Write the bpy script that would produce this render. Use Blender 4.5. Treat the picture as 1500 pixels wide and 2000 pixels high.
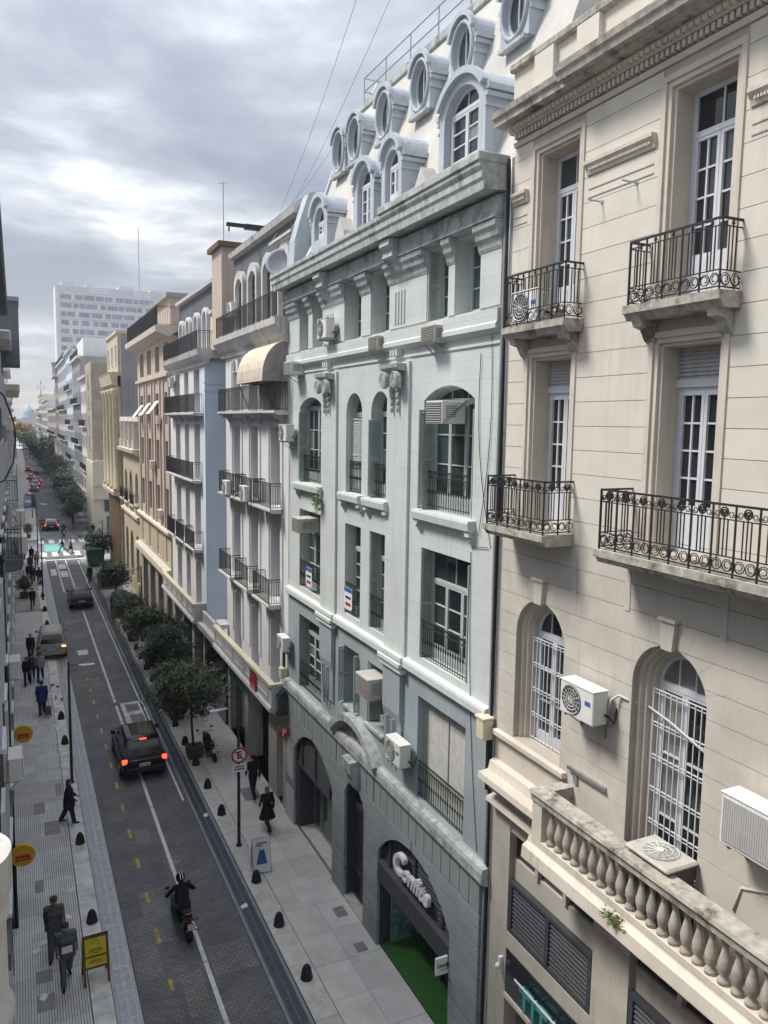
import bpy, bmesh, math, random
from mathutils import Vector, Matrix
from mathutils.geometry import delaunay_2d_cdt
rad = math.radians
PI = math.pi
random.seed(7)
for o in list(bpy.data.objects):
    bpy.data.objects.remove(o)
scene = bpy.context.scene
COL = scene.collection

# ------------------------------------------------------------------ camera
def look(yaw, pitch, roll):
    cy, sy, cp, sp = math.cos(yaw), math.sin(yaw), math.cos(pitch), math.sin(pitch)
    f = Vector((sy*cp, cy*cp, -sp)); r = Vector((cy, -sy, 0)); d = f.cross(r)
    c, s = math.cos(roll), math.sin(roll)
    r2 = c*r + s*d; d2 = -s*r + c*d
    return Matrix((r2, -d2, -f)).transposed()
cam_data = bpy.data.cameras.new('camera')
cam_data.sensor_fit = 'VERTICAL'; cam_data.sensor_height = 24.0; cam_data.sensor_width = 18.0
cam_data.lens = 1526.3/2000*24
cam_data.clip_start = 0.1; cam_data.clip_end = 6000
cam = bpy.data.objects.new('camera', cam_data); COL.objects.link(cam)
cam.matrix_world = Matrix.Translation((0, 0, 15)) @ look(rad(25.19), rad(6.497), rad(-.884)).to_4x4()
scene.camera = cam

# ------------------------------------------------------------------ light
SUN_DIR = Vector((-1.0, .58, 1.65)).normalized()      # towards the sun
world = bpy.data.worlds.new('World'); scene.world = world; world.use_nodes = True
nt = world.node_tree; nt.nodes.clear()
def N(t, k, **kw):
    n = t.nodes.new(k)
    for a, v in kw.items():
        setattr(n, a, v)
    return n
out = N(nt, 'ShaderNodeOutputWorld'); bg = N(nt, 'ShaderNodeBackground')
bg.inputs['Strength'].default_value = .1
sky = N(nt, 'ShaderNodeTexSky'); sky.sky_type = 'NISHITA'; sky.sun_disc = False
sky.sun_elevation = math.asin(SUN_DIR.z); sky.sun_rotation = math.atan2(SUN_DIR.x, SUN_DIR.y)
sky.air_density = 1.0; sky.dust_density = 1.5
def wm(op, a, b=None, c=None):
    n = N(nt, 'ShaderNodeMath', operation=op)
    for i, v in enumerate((a, b, c)):
        if v is None: continue
        if isinstance(v, (int, float)): n.inputs[i].default_value = v
        else: nt.links.new(v, n.inputs[i])
    return n.outputs[0]
tc = N(nt, 'ShaderNodeTexCoord'); sx = N(nt, 'ShaderNodeSeparateXYZ')
nt.links.new(tc.outputs['Generated'], sx.inputs[0])
el = wm('MAXIMUM', sx.outputs['Z'], 0.0)
den = wm('ADD', el, .10)
px_ = wm('DIVIDE', sx.outputs['X'], den); py_ = wm('DIVIDE', sx.outputs['Y'], den)
cb = N(nt, 'ShaderNodeCombineXYZ'); nt.links.new(px_, cb.inputs[0]); nt.links.new(py_, cb.inputs[1])
def wnoise(scale, detail, rough, off, dist=0.0):
    mp = N(nt, 'ShaderNodeMapping'); mp.inputs['Location'].default_value = off
    mp.inputs['Rotation'].default_value = (0, 0, rad(25)); mp.inputs['Scale'].default_value = (1.0, 1.0, 1.0)
    nt.links.new(cb.outputs[0], mp.inputs[0])
    n = N(nt, 'ShaderNodeTexNoise'); n.inputs['Scale'].default_value = scale; n.inputs['Detail'].default_value = detail
    n.inputs['Roughness'].default_value = rough; n.inputs['Distortion'].default_value = dist
    nt.links.new(mp.outputs[0], n.inputs['Vector']); return n.outputs['Fac']
n1 = wnoise(.85, 8, .56, (1.2, 6.4, 0), .35)
n2 = wnoise(2.6, 6, .55, (8.1, 4.2, 0), .3)
nn = wm('ADD', wm('MULTIPLY', n1, .72), wm('MULTIPLY', n2, .28))
ramp = N(nt, 'ShaderNodeValToRGB'); nt.links.new(nn, ramp.inputs[0])
cr = ramp.color_ramp
cr.elements[0].position = .41; cr.elements[0].color = (1.75, 1.9, 2.25, 1)
cr.elements[1].position = .66; cr.elements[1].color = (8.4, 8.35, 8.2, 1)
for p, c in ((.475, (2.2, 2.35, 2.7)), (.53, (2.95, 3.1, 3.45)), (.58, (4.4, 4.55, 4.8)), (.615, (6.0, 6.05, 6.1))):
    e = cr.elements.new(p); e.color = c + (1,)
# overcast luminance gradient: a cloud deck is about three times brighter overhead than at the horizon
grad = wm('ADD', .56, wm('MULTIPLY', wm('POWER', el, 1.5), 1.75))
vm = N(nt, 'ShaderNodeVectorMath', operation='SCALE'); nt.links.new(ramp.outputs[0], vm.inputs[0]); nt.links.new(grad, vm.inputs['Scale'])
# low sky near the horizon is clearer and warmer
hz = wm('POWER', wm('SUBTRACT', 1.0, wm('MINIMUM', el, 1.0)), 14.0)
mixh = N(nt, 'ShaderNodeMixRGB'); nt.links.new(wm('MULTIPLY', hz, .45), mixh.inputs[0])
nt.links.new(vm.outputs[0], mixh.inputs[1]); mixh.inputs[2].default_value = (6.9, 6.3, 5.5, 1)
mixs = N(nt, 'ShaderNodeMixRGB'); mixs.inputs[0].default_value = .90
nt.links.new(sky.outputs[0], mixs.inputs[1]); nt.links.new(mixh.outputs[0], mixs.inputs[2])
nt.links.new(mixs.outputs[0], bg.inputs['Color']); nt.links.new(bg.outputs[0], out.inputs[0])

sun_d = bpy.data.lights.new('sun', 'SUN'); sun_d.energy = 2.0; sun_d.angle = rad(15); sun_d.color = (1, .95, .88)
sun = bpy.data.objects.new('sun', sun_d); COL.objects.link(sun)
sun.rotation_euler = (-SUN_DIR).to_track_quat('-Z', 'Y').to_euler(); sun.location = (0, 20, 60)
scene.view_settings.view_transform = 'Standard'; scene.view_settings.look = 'None'
scene.view_settings.exposure = 1.28; scene.view_settings.gamma = 1
scene.view_settings.use_curve_mapping = False
scene.render.engine = 'CYCLES'
scene.cycles.max_bounces = 6; scene.cycles.diffuse_bounces = 4

# ------------------------------------------------------------------ mesh builder
def origin(o):
    while o.parent: o = o.parent
    return o.location
class MB:
    def __init__(s): s.v = []; s.f = []; s.m = []; s.mi = 0
    def add(s, vs, fs):
        b = len(s.v); s.v.extend(vs); s.f.extend(tuple(b+i for i in f) for f in fs); s.m.extend([s.mi]*len(fs))
        return s
    def box(s, x0, x1, y0, y1, z0, z1):
        return s.add([(x0,y0,z0),(x1,y0,z0),(x1,y1,z0),(x0,y1,z0),(x0,y0,z1),(x1,y0,z1),(x1,y1,z1),(x0,y1,z1)],
                     [(3,2,1,0),(4,5,6,7),(0,1,5,4),(1,2,6,5),(2,3,7,6),(3,0,4,7)])
    def prism(s, poly, a0, a1, axis):
        """poly in the plane across axis ('x': (y,z), 'y': (x,z), 'z': (x,y)) extruded a0..a1"""
        n = len(poly)
        P = {'x': lambda p, a: (a, p[0], p[1]), 'y': lambda p, a: (p[0], a, p[1]), 'z': lambda p, a: (p[0], p[1], a)}[axis]
        vs = [P(p, a0) for p in poly] + [P(p, a1) for p in poly]
        fs = [tuple(range(n))[::-1], tuple(range(n, 2*n))] + [(i, (i+1) % n, n+(i+1) % n, n+i) for i in range(n)]
        return s.add(vs, fs)
    def tube(s, pts, r, n=6, caps=True, r1=None, closed=False):
        pts = [Vector(p) for p in pts]; k = len(pts); vs = []; fs = []
        prev = None
        for i, p in enumerate(pts):
            if closed: t = (pts[(i+1) % k]-pts[i-1])
            else: t = (pts[min(i+1, k-1)]-pts[max(i-1, 0)])
            t = t.normalized() if t.length > 1e-9 else Vector((0,0,1))
            if prev is None:
                a = Vector((0,0,1)) if abs(t.z) < .9 else Vector((1,0,0)); u = t.cross(a).normalized()
            else:
                u = prev - t*prev.dot(t); u = u.normalized() if u.length > 1e-6 else t.orthogonal().normalized()
            prev = u; w = t.cross(u)
            rr = r if r1 is None else r+(r1-r)*i/(k-1)
            if isinstance(rr, (list, tuple)): rr = rr[i]
            for j in range(n):
                a = 2*PI*(j+.5)/n; vs.append(tuple(p+u*(rr*math.cos(a))+w*(rr*math.sin(a))))
        for i in range(k if closed else k-1):
            i2 = (i+1) % k
            for j in range(n):
                fs.append((i*n+j, i*n+(j+1) % n, i2*n+(j+1) % n, i2*n+j))
        if caps and not closed: fs += [tuple(range(n))[::-1], tuple(range((k-1)*n, k*n))]
        return s.add(vs, fs)
    def bar(s, a, b, r, n=4): return s.tube([a, b], r, n)
    def lathe(s, prof, c=(0,0,0), n=12, axis='z'):
        vs = []; fs = []; k = len(prof)
        for (r, z) in prof:
            for j in range(n):
                a = 2*PI*j/n; p = (r*math.cos(a), r*math.sin(a), z)
                if axis == 'x': p = (p[2], p[0], p[1])
                if axis == 'y': p = (p[1], p[2], p[0])
                vs.append((c[0]+p[0], c[1]+p[1], c[2]+p[2]))
        for i in range(k-1):
            for j in range(n): fs.append((i*n+j, i*n+(j+1) % n, (i+1)*n+(j+1) % n, (i+1)*n+j))
        fs += [tuple(range(n))[::-1], tuple(range((k-1)*n, k*n))]
        return s.add(vs, fs)
    def ring(s, c, R, r, axis='x', n=12, m=4, a0=0, a1=2*PI):
        full = abs(a1-a0-2*PI) < 1e-6; pts = []
        for i in range(n if full else n+1):
            a = a0+(a1-a0)*i/n; u, w = R*math.cos(a), R*math.sin(a)
            pts.append({'x': (c[0], c[1]+u, c[2]+w), 'y': (c[0]+u, c[1], c[2]+w), 'z': (c[0]+u, c[1]+w, c[2])}[axis])
        return s.tube(pts, r, m, closed=full)
    def ball(s, c, rx, ry=None, rz=None, n=10, k=6):
        ry = ry or rx; rz = rz or rx; vs = []; fs = []
        for i in range(1, k):
            p = PI*i/k
            for j in range(n):
                a = 2*PI*j/n; vs.append((c[0]+rx*math.sin(p)*math.cos(a), c[1]+ry*math.sin(p)*math.sin(a), c[2]+rz*math.cos(p)))
        t = len(vs); vs += [(c[0], c[1], c[2]+rz), (c[0], c[1], c[2]-rz)]
        for i in range(k-2):
            for j in range(n): fs.append((i*n+j, (i+1)*n+j, (i+1)*n+(j+1) % n, i*n+(j+1) % n))
        for j in range(n): fs += [(t, j, (j+1) % n), (t+1, (k-2)*n+(j+1) % n, (k-2)*n+j)]
        return s.add(vs, fs)
    def mesh(s, name, mats, o=(0,0,0), smooth=False):
        me = bpy.data.meshes.new(name)
        me.from_pydata([(x-o[0], y-o[1], z-o[2]) for x, y, z in s.v], [], s.f)
        if not isinstance(mats, (list, tuple)): mats = [mats]
        for m in mats: me.materials.append(m)
        if len(mats) > 1: me.polygons.foreach_set('material_index', s.m)
        if smooth: me.polygons.foreach_set('use_smooth', [True]*len(me.polygons))
        me.update(); return me
    def build(s, name, mats, parent=None, smooth=False, angle=None, recalc=False, bevel=0):
        o = origin(parent) if parent else (0,0,0)
        me = s.mesh(name, mats, o, smooth)
        if recalc or bevel:
            bm = bmesh.new(); bm.from_mesh(me)
            if bevel:
                bmesh.ops.bevel(bm, geom=bm.edges[:], offset=bevel, segments=1, affect='EDGES', clamp_overlap=True)
            bmesh.ops.recalc_face_normals(bm, faces=bm.faces[:]); bm.to_mesh(me); bm.free()
        if angle is not None:
            me.polygons.foreach_set('use_smooth', [True]*len(me.polygons)); me.set_sharp_from_angle(angle=rad(angle))
        ob = bpy.data.objects.new(name, me); COL.objects.link(ob)
        if parent: ob.parent = parent
        return ob
def link(name, me, parent, loc=(0,0,0), rot=None):
    ob = bpy.data.objects.new(name, me); COL.objects.link(ob); ob.parent = parent; ob.location = loc
    if rot: ob.rotation_euler = rot
    return ob
def tag(o, label, cat, group=None):
    o['label'] = label; o['category'] = cat
    if group: o['group'] = group
    return o
def thing(name, label, cat, loc=(0,0,0), rz=0, group=None):
    o = bpy.data.objects.new(name, None); COL.objects.link(o); o.location = loc; o.rotation_euler = (0,0,rz)
    o.empty_display_size = .3
    return tag(o, label, cat, group)
def struct(o, kind='structure'):
    o['kind'] = kind; return o
def copy_tree(o, parent=None):
    c = o.copy(); COL.objects.link(c); c.parent = parent
    for ch in o.children: copy_tree(ch, c)
    return c

# ------------------------------------------------------------------ materials
def principled(name):
    m = bpy.data.materials.new(name); m.use_nodes = True
    t = m.node_tree; b = t.nodes.get('Principled BSDF'); return m, t, b
def M(name, col, rough=.8, var=.12, scale=1.5, bump=.15, bscale=40, metal=0, spec=.35, streak=0, dirt=(.09,.085,.075),
      objrand=0, coords='world', patch=0, patchcol=None, emit=None, estr=0, coat=0):
    m, t, b = principled(name)
    b.inputs['Roughness'].default_value = rough; b.inputs['Metallic'].default_value = metal
    b.inputs['Specular IOR Level'].default_value = spec; b.inputs['Coat Weight'].default_value = coat
    b.inputs['Coat Roughness'].default_value = .06
    if coords == 'world': vec = N(t, 'ShaderNodeNewGeometry').outputs['Position']
    else: vec = N(t, 'ShaderNodeTexCoord').outputs['Object']
    L = t.links.new
    def noise(sc, det=4, sv=None, ro=.6):
        n = N(t, 'ShaderNodeTexNoise'); n.inputs['Scale'].default_value = sc; n.inputs['Detail'].default_value = det; n.inputs['Roughness'].default_value = ro
        v = vec
        if sv:
            mp = N(t, 'ShaderNodeMapping'); mp.inputs['Scale'].default_value = sv; L(v, mp.inputs[0]); v = mp.outputs[0]
        L(v, n.inputs['Vector']); return n.outputs['Fac']
    def rng(v, a, b_, c=0., d=1.):
        n = N(t, 'ShaderNodeMapRange'); n.inputs[1].default_value = a; n.inputs[2].default_value = b_; n.inputs[3].default_value = c; n.inputs[4].default_value = d
        L(v, n.inputs[0]); return n.outputs[0]
    def mix(f, a, b_):
        n = N(t, 'ShaderNodeMixRGB')
        if isinstance(f, (int, float)): n.inputs[0].default_value = f
        else: L(f, n.inputs[0])
        for i, c in ((1, a), (2, b_)):
            if isinstance(c, tuple): n.inputs[i].default_value = c[:3]+(1,)
            else: L(c, n.inputs[i])
        return n.outputs[0]
    col = tuple(col)
    if var: 
        c = mix(rng(noise(scale), .3, .7), tuple(x*(1-var) for x in col), tuple(min(1, x*(1+var)) for x in col))
    else: c = col
    if patch:
        c = mix(rng(noise(scale*.35, 6, None, .65), .52, .66, 0, patch), c, patchcol or tuple(x*.6 for x in col))
    if streak:
        s1 = noise(1.0, 5, (7, 7, .35)); s2 = noise(.45, 3)
        mm = N(t, 'ShaderNodeMath', operation='MULTIPLY'); L(rng(s1, .5, .75), mm.inputs[0]); L(rng(s2, .4, .65), mm.inputs[1])
        m2 = N(t, 'ShaderNodeMath', operation='MULTIPLY'); L(mm.outputs[0], m2.inputs[0]); m2.inputs[1].default_value = streak
        c = mix(m2.outputs[0], c, dirt)
    if objrand:
        oi = N(t, 'ShaderNodeObjectInfo'); hs = N(t, 'ShaderNodeHueSaturation')
        L(rng(oi.outputs['Random'], 0, 1, 1-objrand, 1+objrand), hs.inputs['Value'])
        if isinstance(c, tuple): hs.inputs['Color'].default_value = c+(1,)
        else: L(c, hs.inputs['Color'])
        c = hs.outputs[0]
    if isinstance(c, tuple): b.inputs['Base Color'].default_value = c+(1,)
    else: L(c, b.inputs['Base Color'])
    if bump:
        bn = N(t, 'ShaderNodeBump'); bn.inputs['Strength'].default_value = bump; bn.inputs['Distance'].default_value = .02
        L(noise(bscale, 3), bn.inputs['Height']); L(bn.outputs[0], b.inputs['Normal'])
    if emit:
        b.inputs['Emission Color'].default_value = tuple(emit)+(1,); b.inputs['Emission Strength'].default_value = estr
    return m
def brick_mat(name, c1, c2, mortar, sx, sz, msize=.02, axes='yz', rough=.85, bump=.5, offset=.5, var=.25, pale=None):
    """courses drawn and embossed in world space: axes gives which world axes run along and up the bond"""
    m, t, b = principled(name); L = t.links.new
    g = N(t, 'ShaderNodeNewGeometry'); s = N(t, 'ShaderNodeSeparateXYZ'); L(g.outputs['Position'], s.inputs[0])
    c = N(t, 'ShaderNodeCombineXYZ'); L(s.outputs[axes[0].upper()], c.inputs[0]); L(s.outputs[axes[1].upper()], c.inputs[1])
    br = N(t, 'ShaderNodeTexBrick'); br.offset = offset; br.inputs['Scale'].default_value = 1
    br.inputs['Brick Width'].default_value = sx; br.inputs['Row Height'].default_value = sz; br.inputs['Mortar Size'].default_value = msize
    br.inputs['Color1'].default_value = tuple(c1)+(1,); br.inputs['Color2'].default_value = tuple(c2)+(1,); br.inputs['Mortar'].default_value = tuple(mortar)+(1,)
    br.inputs['Mortar Smooth'].default_value = .2
    L(c.outputs[0], br.inputs['Vector'])
    nz = N(t, 'ShaderNodeTexNoise'); nz.inputs['Scale'].default_value = .7; nz.inputs['Detail'].default_value = 6; nz.inputs['Roughness'].default_value = .65
    L(g.outputs['Position'], nz.inputs['Vector'])
    mr = N(t, 'ShaderNodeMapRange'); mr.inputs[1].default_value = .3; mr.inputs[2].default_value = .7; mr.inputs[3].default_value = 1-var; mr.inputs[4].default_value = 1+var
    L(nz.outputs['Fac'], mr.inputs[0]); hs = N(t, 'ShaderNodeHueSaturation'); L(br.outputs['Color'], hs.inputs['Color']); L(mr.outputs[0], hs.inputs['Value'])
    cout = hs.outputs[0]
    if pale:      # scuffed, relaid and dusty patches of lighter stones
        n2 = N(t, 'ShaderNodeTexNoise'); n2.inputs['Scale'].default_value = .55; n2.inputs['Detail'].default_value = 9; n2.inputs['Roughness'].default_value = .72; L(g.outputs['Position'], n2.inputs['Vector'])
        m3 = N(t, 'ShaderNodeMapRange'); m3.inputs[1].default_value = .56; m3.inputs[2].default_value = .70; m3.inputs[4].default_value = .8; L(n2.outputs['Fac'], m3.inputs[0])
        v3 = N(t, 'ShaderNodeTexVoronoi'); v3.inputs['Scale'].default_value = 5.5; L(c.outputs[0], v3.inputs['Vector']); sp = N(t, 'ShaderNodeSeparateColor'); L(v3.outputs['Color'], sp.inputs[0])
        mm = N(t, 'ShaderNodeMath', operation='MULTIPLY'); L(m3.outputs[0], mm.inputs[0]); L(sp.outputs[0], mm.inputs[1])
        mx3 = N(t, 'ShaderNodeMixRGB'); L(mm.outputs[0], mx3.inputs[0]); L(cout, mx3.inputs[1]); mx3.inputs[2].default_value = tuple(pale)+(1,); cout = mx3.outputs[0]
    L(cout, b.inputs['Base Color']); b.inputs['Roughness'].default_value = rough; b.inputs['Specular IOR Level'].default_value = .3
    bn = N(t, 'ShaderNodeBump'); bn.inputs['Strength'].default_value = bump; bn.inputs['Distance'].default_value = .02; bn.invert = True
    L(br.outputs['Fac'], bn.inputs['Height']); L(bn.outputs[0], b.inputs['Normal'])
    return m

mt = {}
mt['grey_wall'] = M('pale green grey render', (.55,.585,.57), .85, .06, .8, .12, 30, streak=.4, dirt=(.25,.27,.26))
def add_courses(m, sx, sz, ms, dark, axes='yz'):
    """faint scored courses over an existing render material"""
    t = m.node_tree; b = t.nodes['Principled BSDF']; L = t.links.new; g = N(t, 'ShaderNodeNewGeometry'); s = N(t, 'ShaderNodeSeparateXYZ'); L(g.outputs['Position'], s.inputs[0])
    c = N(t, 'ShaderNodeCombineXYZ'); L(s.outputs[axes[0].upper()], c.inputs[0]); L(s.outputs[axes[1].upper()], c.inputs[1])
    br = N(t, 'ShaderNodeTexBrick'); br.inputs['Scale'].default_value = 1; br.inputs['Brick Width'].default_value = sx; br.inputs['Row Height'].default_value = sz; br.inputs['Mortar Size'].default_value = ms
    br.inputs['Color1'].default_value = (1,1,1,1); br.inputs['Color2'].default_value = (.965,.965,.965,1); br.inputs['Mortar'].default_value = (dark, dark, dark, 1); L(c.outputs[0], br.inputs['Vector'])
    src = b.inputs['Base Color'].links[0].from_socket; mx = N(t, 'ShaderNodeMixRGB', blend_type='MULTIPLY'); mx.inputs[0].default_value = 1; L(src, mx.inputs[1]); L(br.outputs['Color'], mx.inputs[2]); L(mx.outputs[0], b.inputs['Base Color'])
add_courses(mt['grey_wall'], 1.15, .42, .006, .80)
mt['grey_low'] = M('blue grey render', (.30,.345,.36), .8, .10, .9, .12, 30, streak=.3, dirt=(.14,.15,.16))
mt['grey_block'] = M('grey rusticated stone', (.30,.325,.335), .8, .10, 1.2, .15, 30, objrand=.07, streak=.4)
mt['grey_trim'] = M('weathered grey stone trim', (.42,.45,.44), .9, .22, 5, .35, 18, streak=.8, dirt=(.10,.10,.09), patch=.75, patchcol=(.16,.16,.145))
mt['mansard'] = M('chalky roof render', (.50,.485,.455), .9, .10, 1.2, .25, 14, patch=.5, patchcol=(.36,.36,.36))
mt['dormer'] = M('pale blue dormer render', (.43,.475,.525), .85, .10, 1.5, .2, 25, streak=.6, dirt=(.2,.21,.22))
mt['cream'] = M('cream stucco blocks', (.62,.585,.515), .85, .06, 1.2, .12, 35, objrand=.03, streak=.3, dirt=(.34,.30,.25), patch=.5, patchcol=(.48,.44,.385))
mt['cream_back'] = M('cream stucco joints', (.42,.375,.31), .9, .08, 1.5, .1, 30)
mt['cream_trim'] = M('cream moulded trim', (.575,.52,.445), .85, .10, 1.5, .2, 25, streak=.5, dirt=(.16,.145,.12))
mt['cream_low'] = M('lower cream limestone', (.46,.425,.37), .85, .08, 1.2, .15, 30, objrand=.04, streak=.6, dirt=(.18,.16,.14))
mt['cream_mid'] = M('dirty shaded cream stucco', (.52,.485,.43), .88, .10, 1.2, .15, 30, objrand=.04, streak=.4, dirt=(.28,.25,.21), patch=.6, patchcol=(.36,.33,.29))  # darker copy of the cream: dirt plus shade of the balcony overhang, painted in
mt['baluster'] = M('sooty stone baluster', (.40,.365,.315), .9, .2, 5, .3, 25, streak=.7, dirt=(.10,.09,.075), patch=.6, patchcol=(.20,.18,.155))
mt['slab'] = M('mossy balcony stone', (.40,.375,.325), .95, .28, 6, .5, 16, streak=.9, dirt=(.08,.07,.05), patch=.95, patchcol=(.10,.092,.07))
mt['iron'] = M('black wrought iron', (.022,.021,.023), .55, .2, 8, .1, 60, spec=.4)
mt['white_wall'] = M('weathered white render', (.67,.665,.67), .85, .07, 1, .12, 30, streak=.45, dirt=(.34,.32,.30))
mt['white_trim'] = M('stained white mouldings', (.55,.54,.52), .9, .14, 1.4, .3, 18, streak=.85, dirt=(.13,.12,.11))
mt['blue_wall'] = M('powder blue render', (.60,.69,.80), .85, .05, .6, .08, 30, streak=.3, dirt=(.3,.34,.40))
mt['tan_wall'] = M('dusty pink tan render', (.50,.41,.345), .85, .08, 1, .15, 30, streak=.6, dirt=(.22,.18,.15))
mt['ochre'] = M('ochre stone', (.48,.42,.30), .9, .12, 1, .2, 20, streak=.6, dirt=(.17,.15,.12))
mt['yellow_wall'] = M('pale yellow render', (.60,.55,.42), .85, .08, .8, .1, 20, streak=.5, dirt=(.3,.27,.22), patch=.3, patchcol=(.42,.39,.34))
mt['party'] = M('bare grey party wall', (.26,.255,.26), .95, .18, .7, .3, 10, streak=.7, patch=.5, patchcol=(.38,.37,.36))
mt['brick_party'] = brick_mat('yellow brick party wall', (.42,.37,.26), (.36,.31,.22), (.28,.25,.19), .5, .2, .02, 'xz')
mt['slate'] = brick_mat('blue slate', (.11,.135,.18), (.08,.10,.14), (.03,.035,.05), .25, .16, .012, 'xz')
mt['slate_y'] = brick_mat('grey slate', (.15,.16,.18), (.12,.13,.15), (.05,.05,.06), .25, .16, .012, 'yz')
mt['roof'] = M('flat roof membrane', (.22,.21,.20), .95, .2, .8, .3, 10)
mt['tile_red'] = M('terracotta ridge', (.27,.19,.15), .9, .2, 3, .3, 20)
mt['frame_white'] = M('white painted joinery', (.60,.62,.66), .5, .05, 3, .05, 40, streak=.3, dirt=(.4,.4,.4))
mt['frame_green'] = M('pale green joinery', (.42,.47,.455), .6, .08, 3, .08, 40, streak=.5)
mt['shutter'] = M('grey green shutter', (.36,.42,.40), .65, .12, 3, .1, 40, streak=.6, dirt=(.18,.2,.19))
mt['shutter_grey'] = M('grey roller shutter', (.45,.45,.45), .6, .08, 3, .05, 40, streak=.5)
mt['roller_white'] = M('pierced white roller shutter', (.42,.42,.39), .6, .15, 6, .05, 40, streak=.6)
mt['louver'] = M('anthracite louvre', (.052,.055,.064), .55, .12, 4, .05, 40)
mt['dark'] = M('dark interior', (.02,.021,.023), .9, 0, 1, 0)
def glass_mat(name, c, rough=.04, spec=.7, rnd=.3):
    m = M(name, c, rough, .25, .7, .02, 1.3, spec=spec, objrand=rnd); return m
mt['glass'] = glass_mat('dark window glass', (.018,.022,.025))
mt['glass_cool'] = glass_mat('cool window glass', (.045,.062,.062), .05)
mt['glass_curtain'] = glass_mat('curtained window glass', (.21,.215,.20), .08, .6)
mt['glass_green'] = glass_mat('green curtained glass', (.10,.14,.125), .06, .6)
mt['ac_white'] = M('white air conditioner case', (.70,.70,.67), .45, .06, 4, .03, 30, streak=.5, dirt=(.35,.33,.28), coords='obj')
mt['ac_beige'] = M('aged beige air conditioner case', (.46,.44,.39), .6, .12, 4, .05, 30, streak=.7, dirt=(.15,.13,.1), coords='obj')
mt['ac_dark'] = M('dark fan grille', (.07,.072,.075), .6, .1, 8, .0)
mt['steel'] = M('galvanised steel', (.40,.41,.42), .4, .12, 5, .05, 50, metal=.8)
mt['pole'] = M('black painted steel', (.018,.019,.024), .45, .15, 6, .03, 50)
mt['cable'] = M('black cable', (.015,.015,.017), .6, 0, 1, 0)
mt['cable_white'] = M('pale conduit', (.5,.5,.47), .6, .1, 4, 0)
mt['red'] = M('red sign', (.42,.03,.035), .5, .08, 4, 0); mt['white'] = M('white sign', (.74,.74,.76), .5, .04, 4, 0)
mt['white_paper'] = M('white paper', (.72,.72,.72), .8, .04, 4, 0)
mt['blue'] = M('blue print', (.05,.13,.36), .5, .05, 4, 0); mt['black'] = M('black print', (.015,.015,.016), .5, 0, 1, 0)
mt['yellow'] = M('yellow sign', (.62,.50,.03), .5, .06, 4, 0); mt['orange'] = M('amber sign', (.58,.31,.02), .4, .06, 4, 0)
mt['teal'] = M('teal letters', (.05,.28,.29), .5, .05, 4, 0)
mt['wood'] = M('brown wood', (.12,.065,.03), .6, .2, 6, .1, 40, coords='obj')
mt['grass_mat'] = M('artificial turf', (.035,.13,.03), .95, .2, 20, .5, 120)
mt['moss'] = M('moss and weeds', (.10,.13,.04), .95, .3, 12, .5, 40)
# ------------------------------------------------------------------ facade toolkit (walls that face -X)
FX = 9.02
class Op:
    """an opening y0..y1, z0..z1; arch None, 'semi' or rise in metres"""
    def __init__(s, y0, y1, z0, z1, arch=None):
        s.y0, s.y1, s.z0, s.z1 = y0, y1, z0, z1; s.c = (y0+y1)/2; s.hw = (y1-y0)/2
        s.rise = 0 if arch is None else (s.hw if arch == 'semi' else arch)
        s.zs = z1-s.rise
        if s.rise: s.r = (s.hw**2+s.rise**2)/(2*s.rise); s.zc = z1-s.r
    def half(s, z):
        if not s.rise or z <= s.zs: return s.hw
        if z >= s.z1: return 0
        return math.sqrt(max(0, s.r**2-(z-s.zc)**2))
    def poly(s, n=12, inset=0, z0=None):
        z0 = s.z0 if z0 is None else z0
        h = s.hw-inset; pts = [(s.c-h, z0+(inset if z0 == s.z0 else 0)), (s.c+h, z0+(inset if z0 == s.z0 else 0))]
        if not s.rise: return pts+[(s.c+h, s.z1-inset), (s.c-h, s.z1-inset)]
        r = s.r-inset; a = math.asin(min(1, h/r))
        if s.rise >= s.hw-1e-6: a = PI/2
        return pts+[(s.c+r*math.sin(a-2*a*i/n), s.zc+r*math.cos(a-2*a*i/n)) for i in range(n+1)]
def wall(root, y0, y1, z0, z1, ops, x, mat, depth=.45, name='wall', inner=None, outer=None):
    """front face with true openings, their reveals and the rim"""
    ext = outer or [(y0,z0),(y1,z0),(y1,z1),(y0,z1)]
    vs = list(ext); ed = [(i, (i+1) % len(ext)) for i in range(len(ext))]; loops = []
    for o in ops:
        p = o.poly() if isinstance(o, Op) else o
        b = len(vs); vs += p; ed += [(b+i, b+(i+1) % len(p)) for i in range(len(p))]; loops.append(p)
    r = delaunay_2d_cdt([Vector(v) for v in vs], ed, [], 0, 1e-5)
    V, F = r[0], r[2]
    def inside(p, poly):
        c = False; j = len(poly)-1
        for i in range(len(poly)):
            (ax, ay), (bx, by) = poly[i], poly[j]
            if (ay > p[1]) != (by > p[1]) and p[0] < (bx-ax)*(p[1]-ay)/(by-ay)+ax: c = not c
            j = i
        return c
    mb = MB(); fs = []
    for f in F:
        c = ((V[f[0]].x+V[f[1]].x+V[f[2]].x)/3, (V[f[0]].y+V[f[1]].y+V[f[2]].y)/3)
        if inside(c, ext) and not any(inside(c, l) for l in loops): fs.append(tuple(f)[::-1])
    mb.add([(x, v.x, v.y) for v in V], fs)
    for l in loops:
        n = len(l); mb.add([(x, a, b) for a, b in l]+[(x+depth, a, b) for a, b in l], [(i, (i+1) % n, n+(i+1) % n, n+i) for i in range(n)])
    n = len(ext); mb.add([(x, a, b) for a, b in ext]+[(x+depth, a, b) for a, b in ext], [(i, n+i, n+(i+1) % n, (i+1) % n) for i in range(n)])
    return mb.build(name, mat, root)
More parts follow.
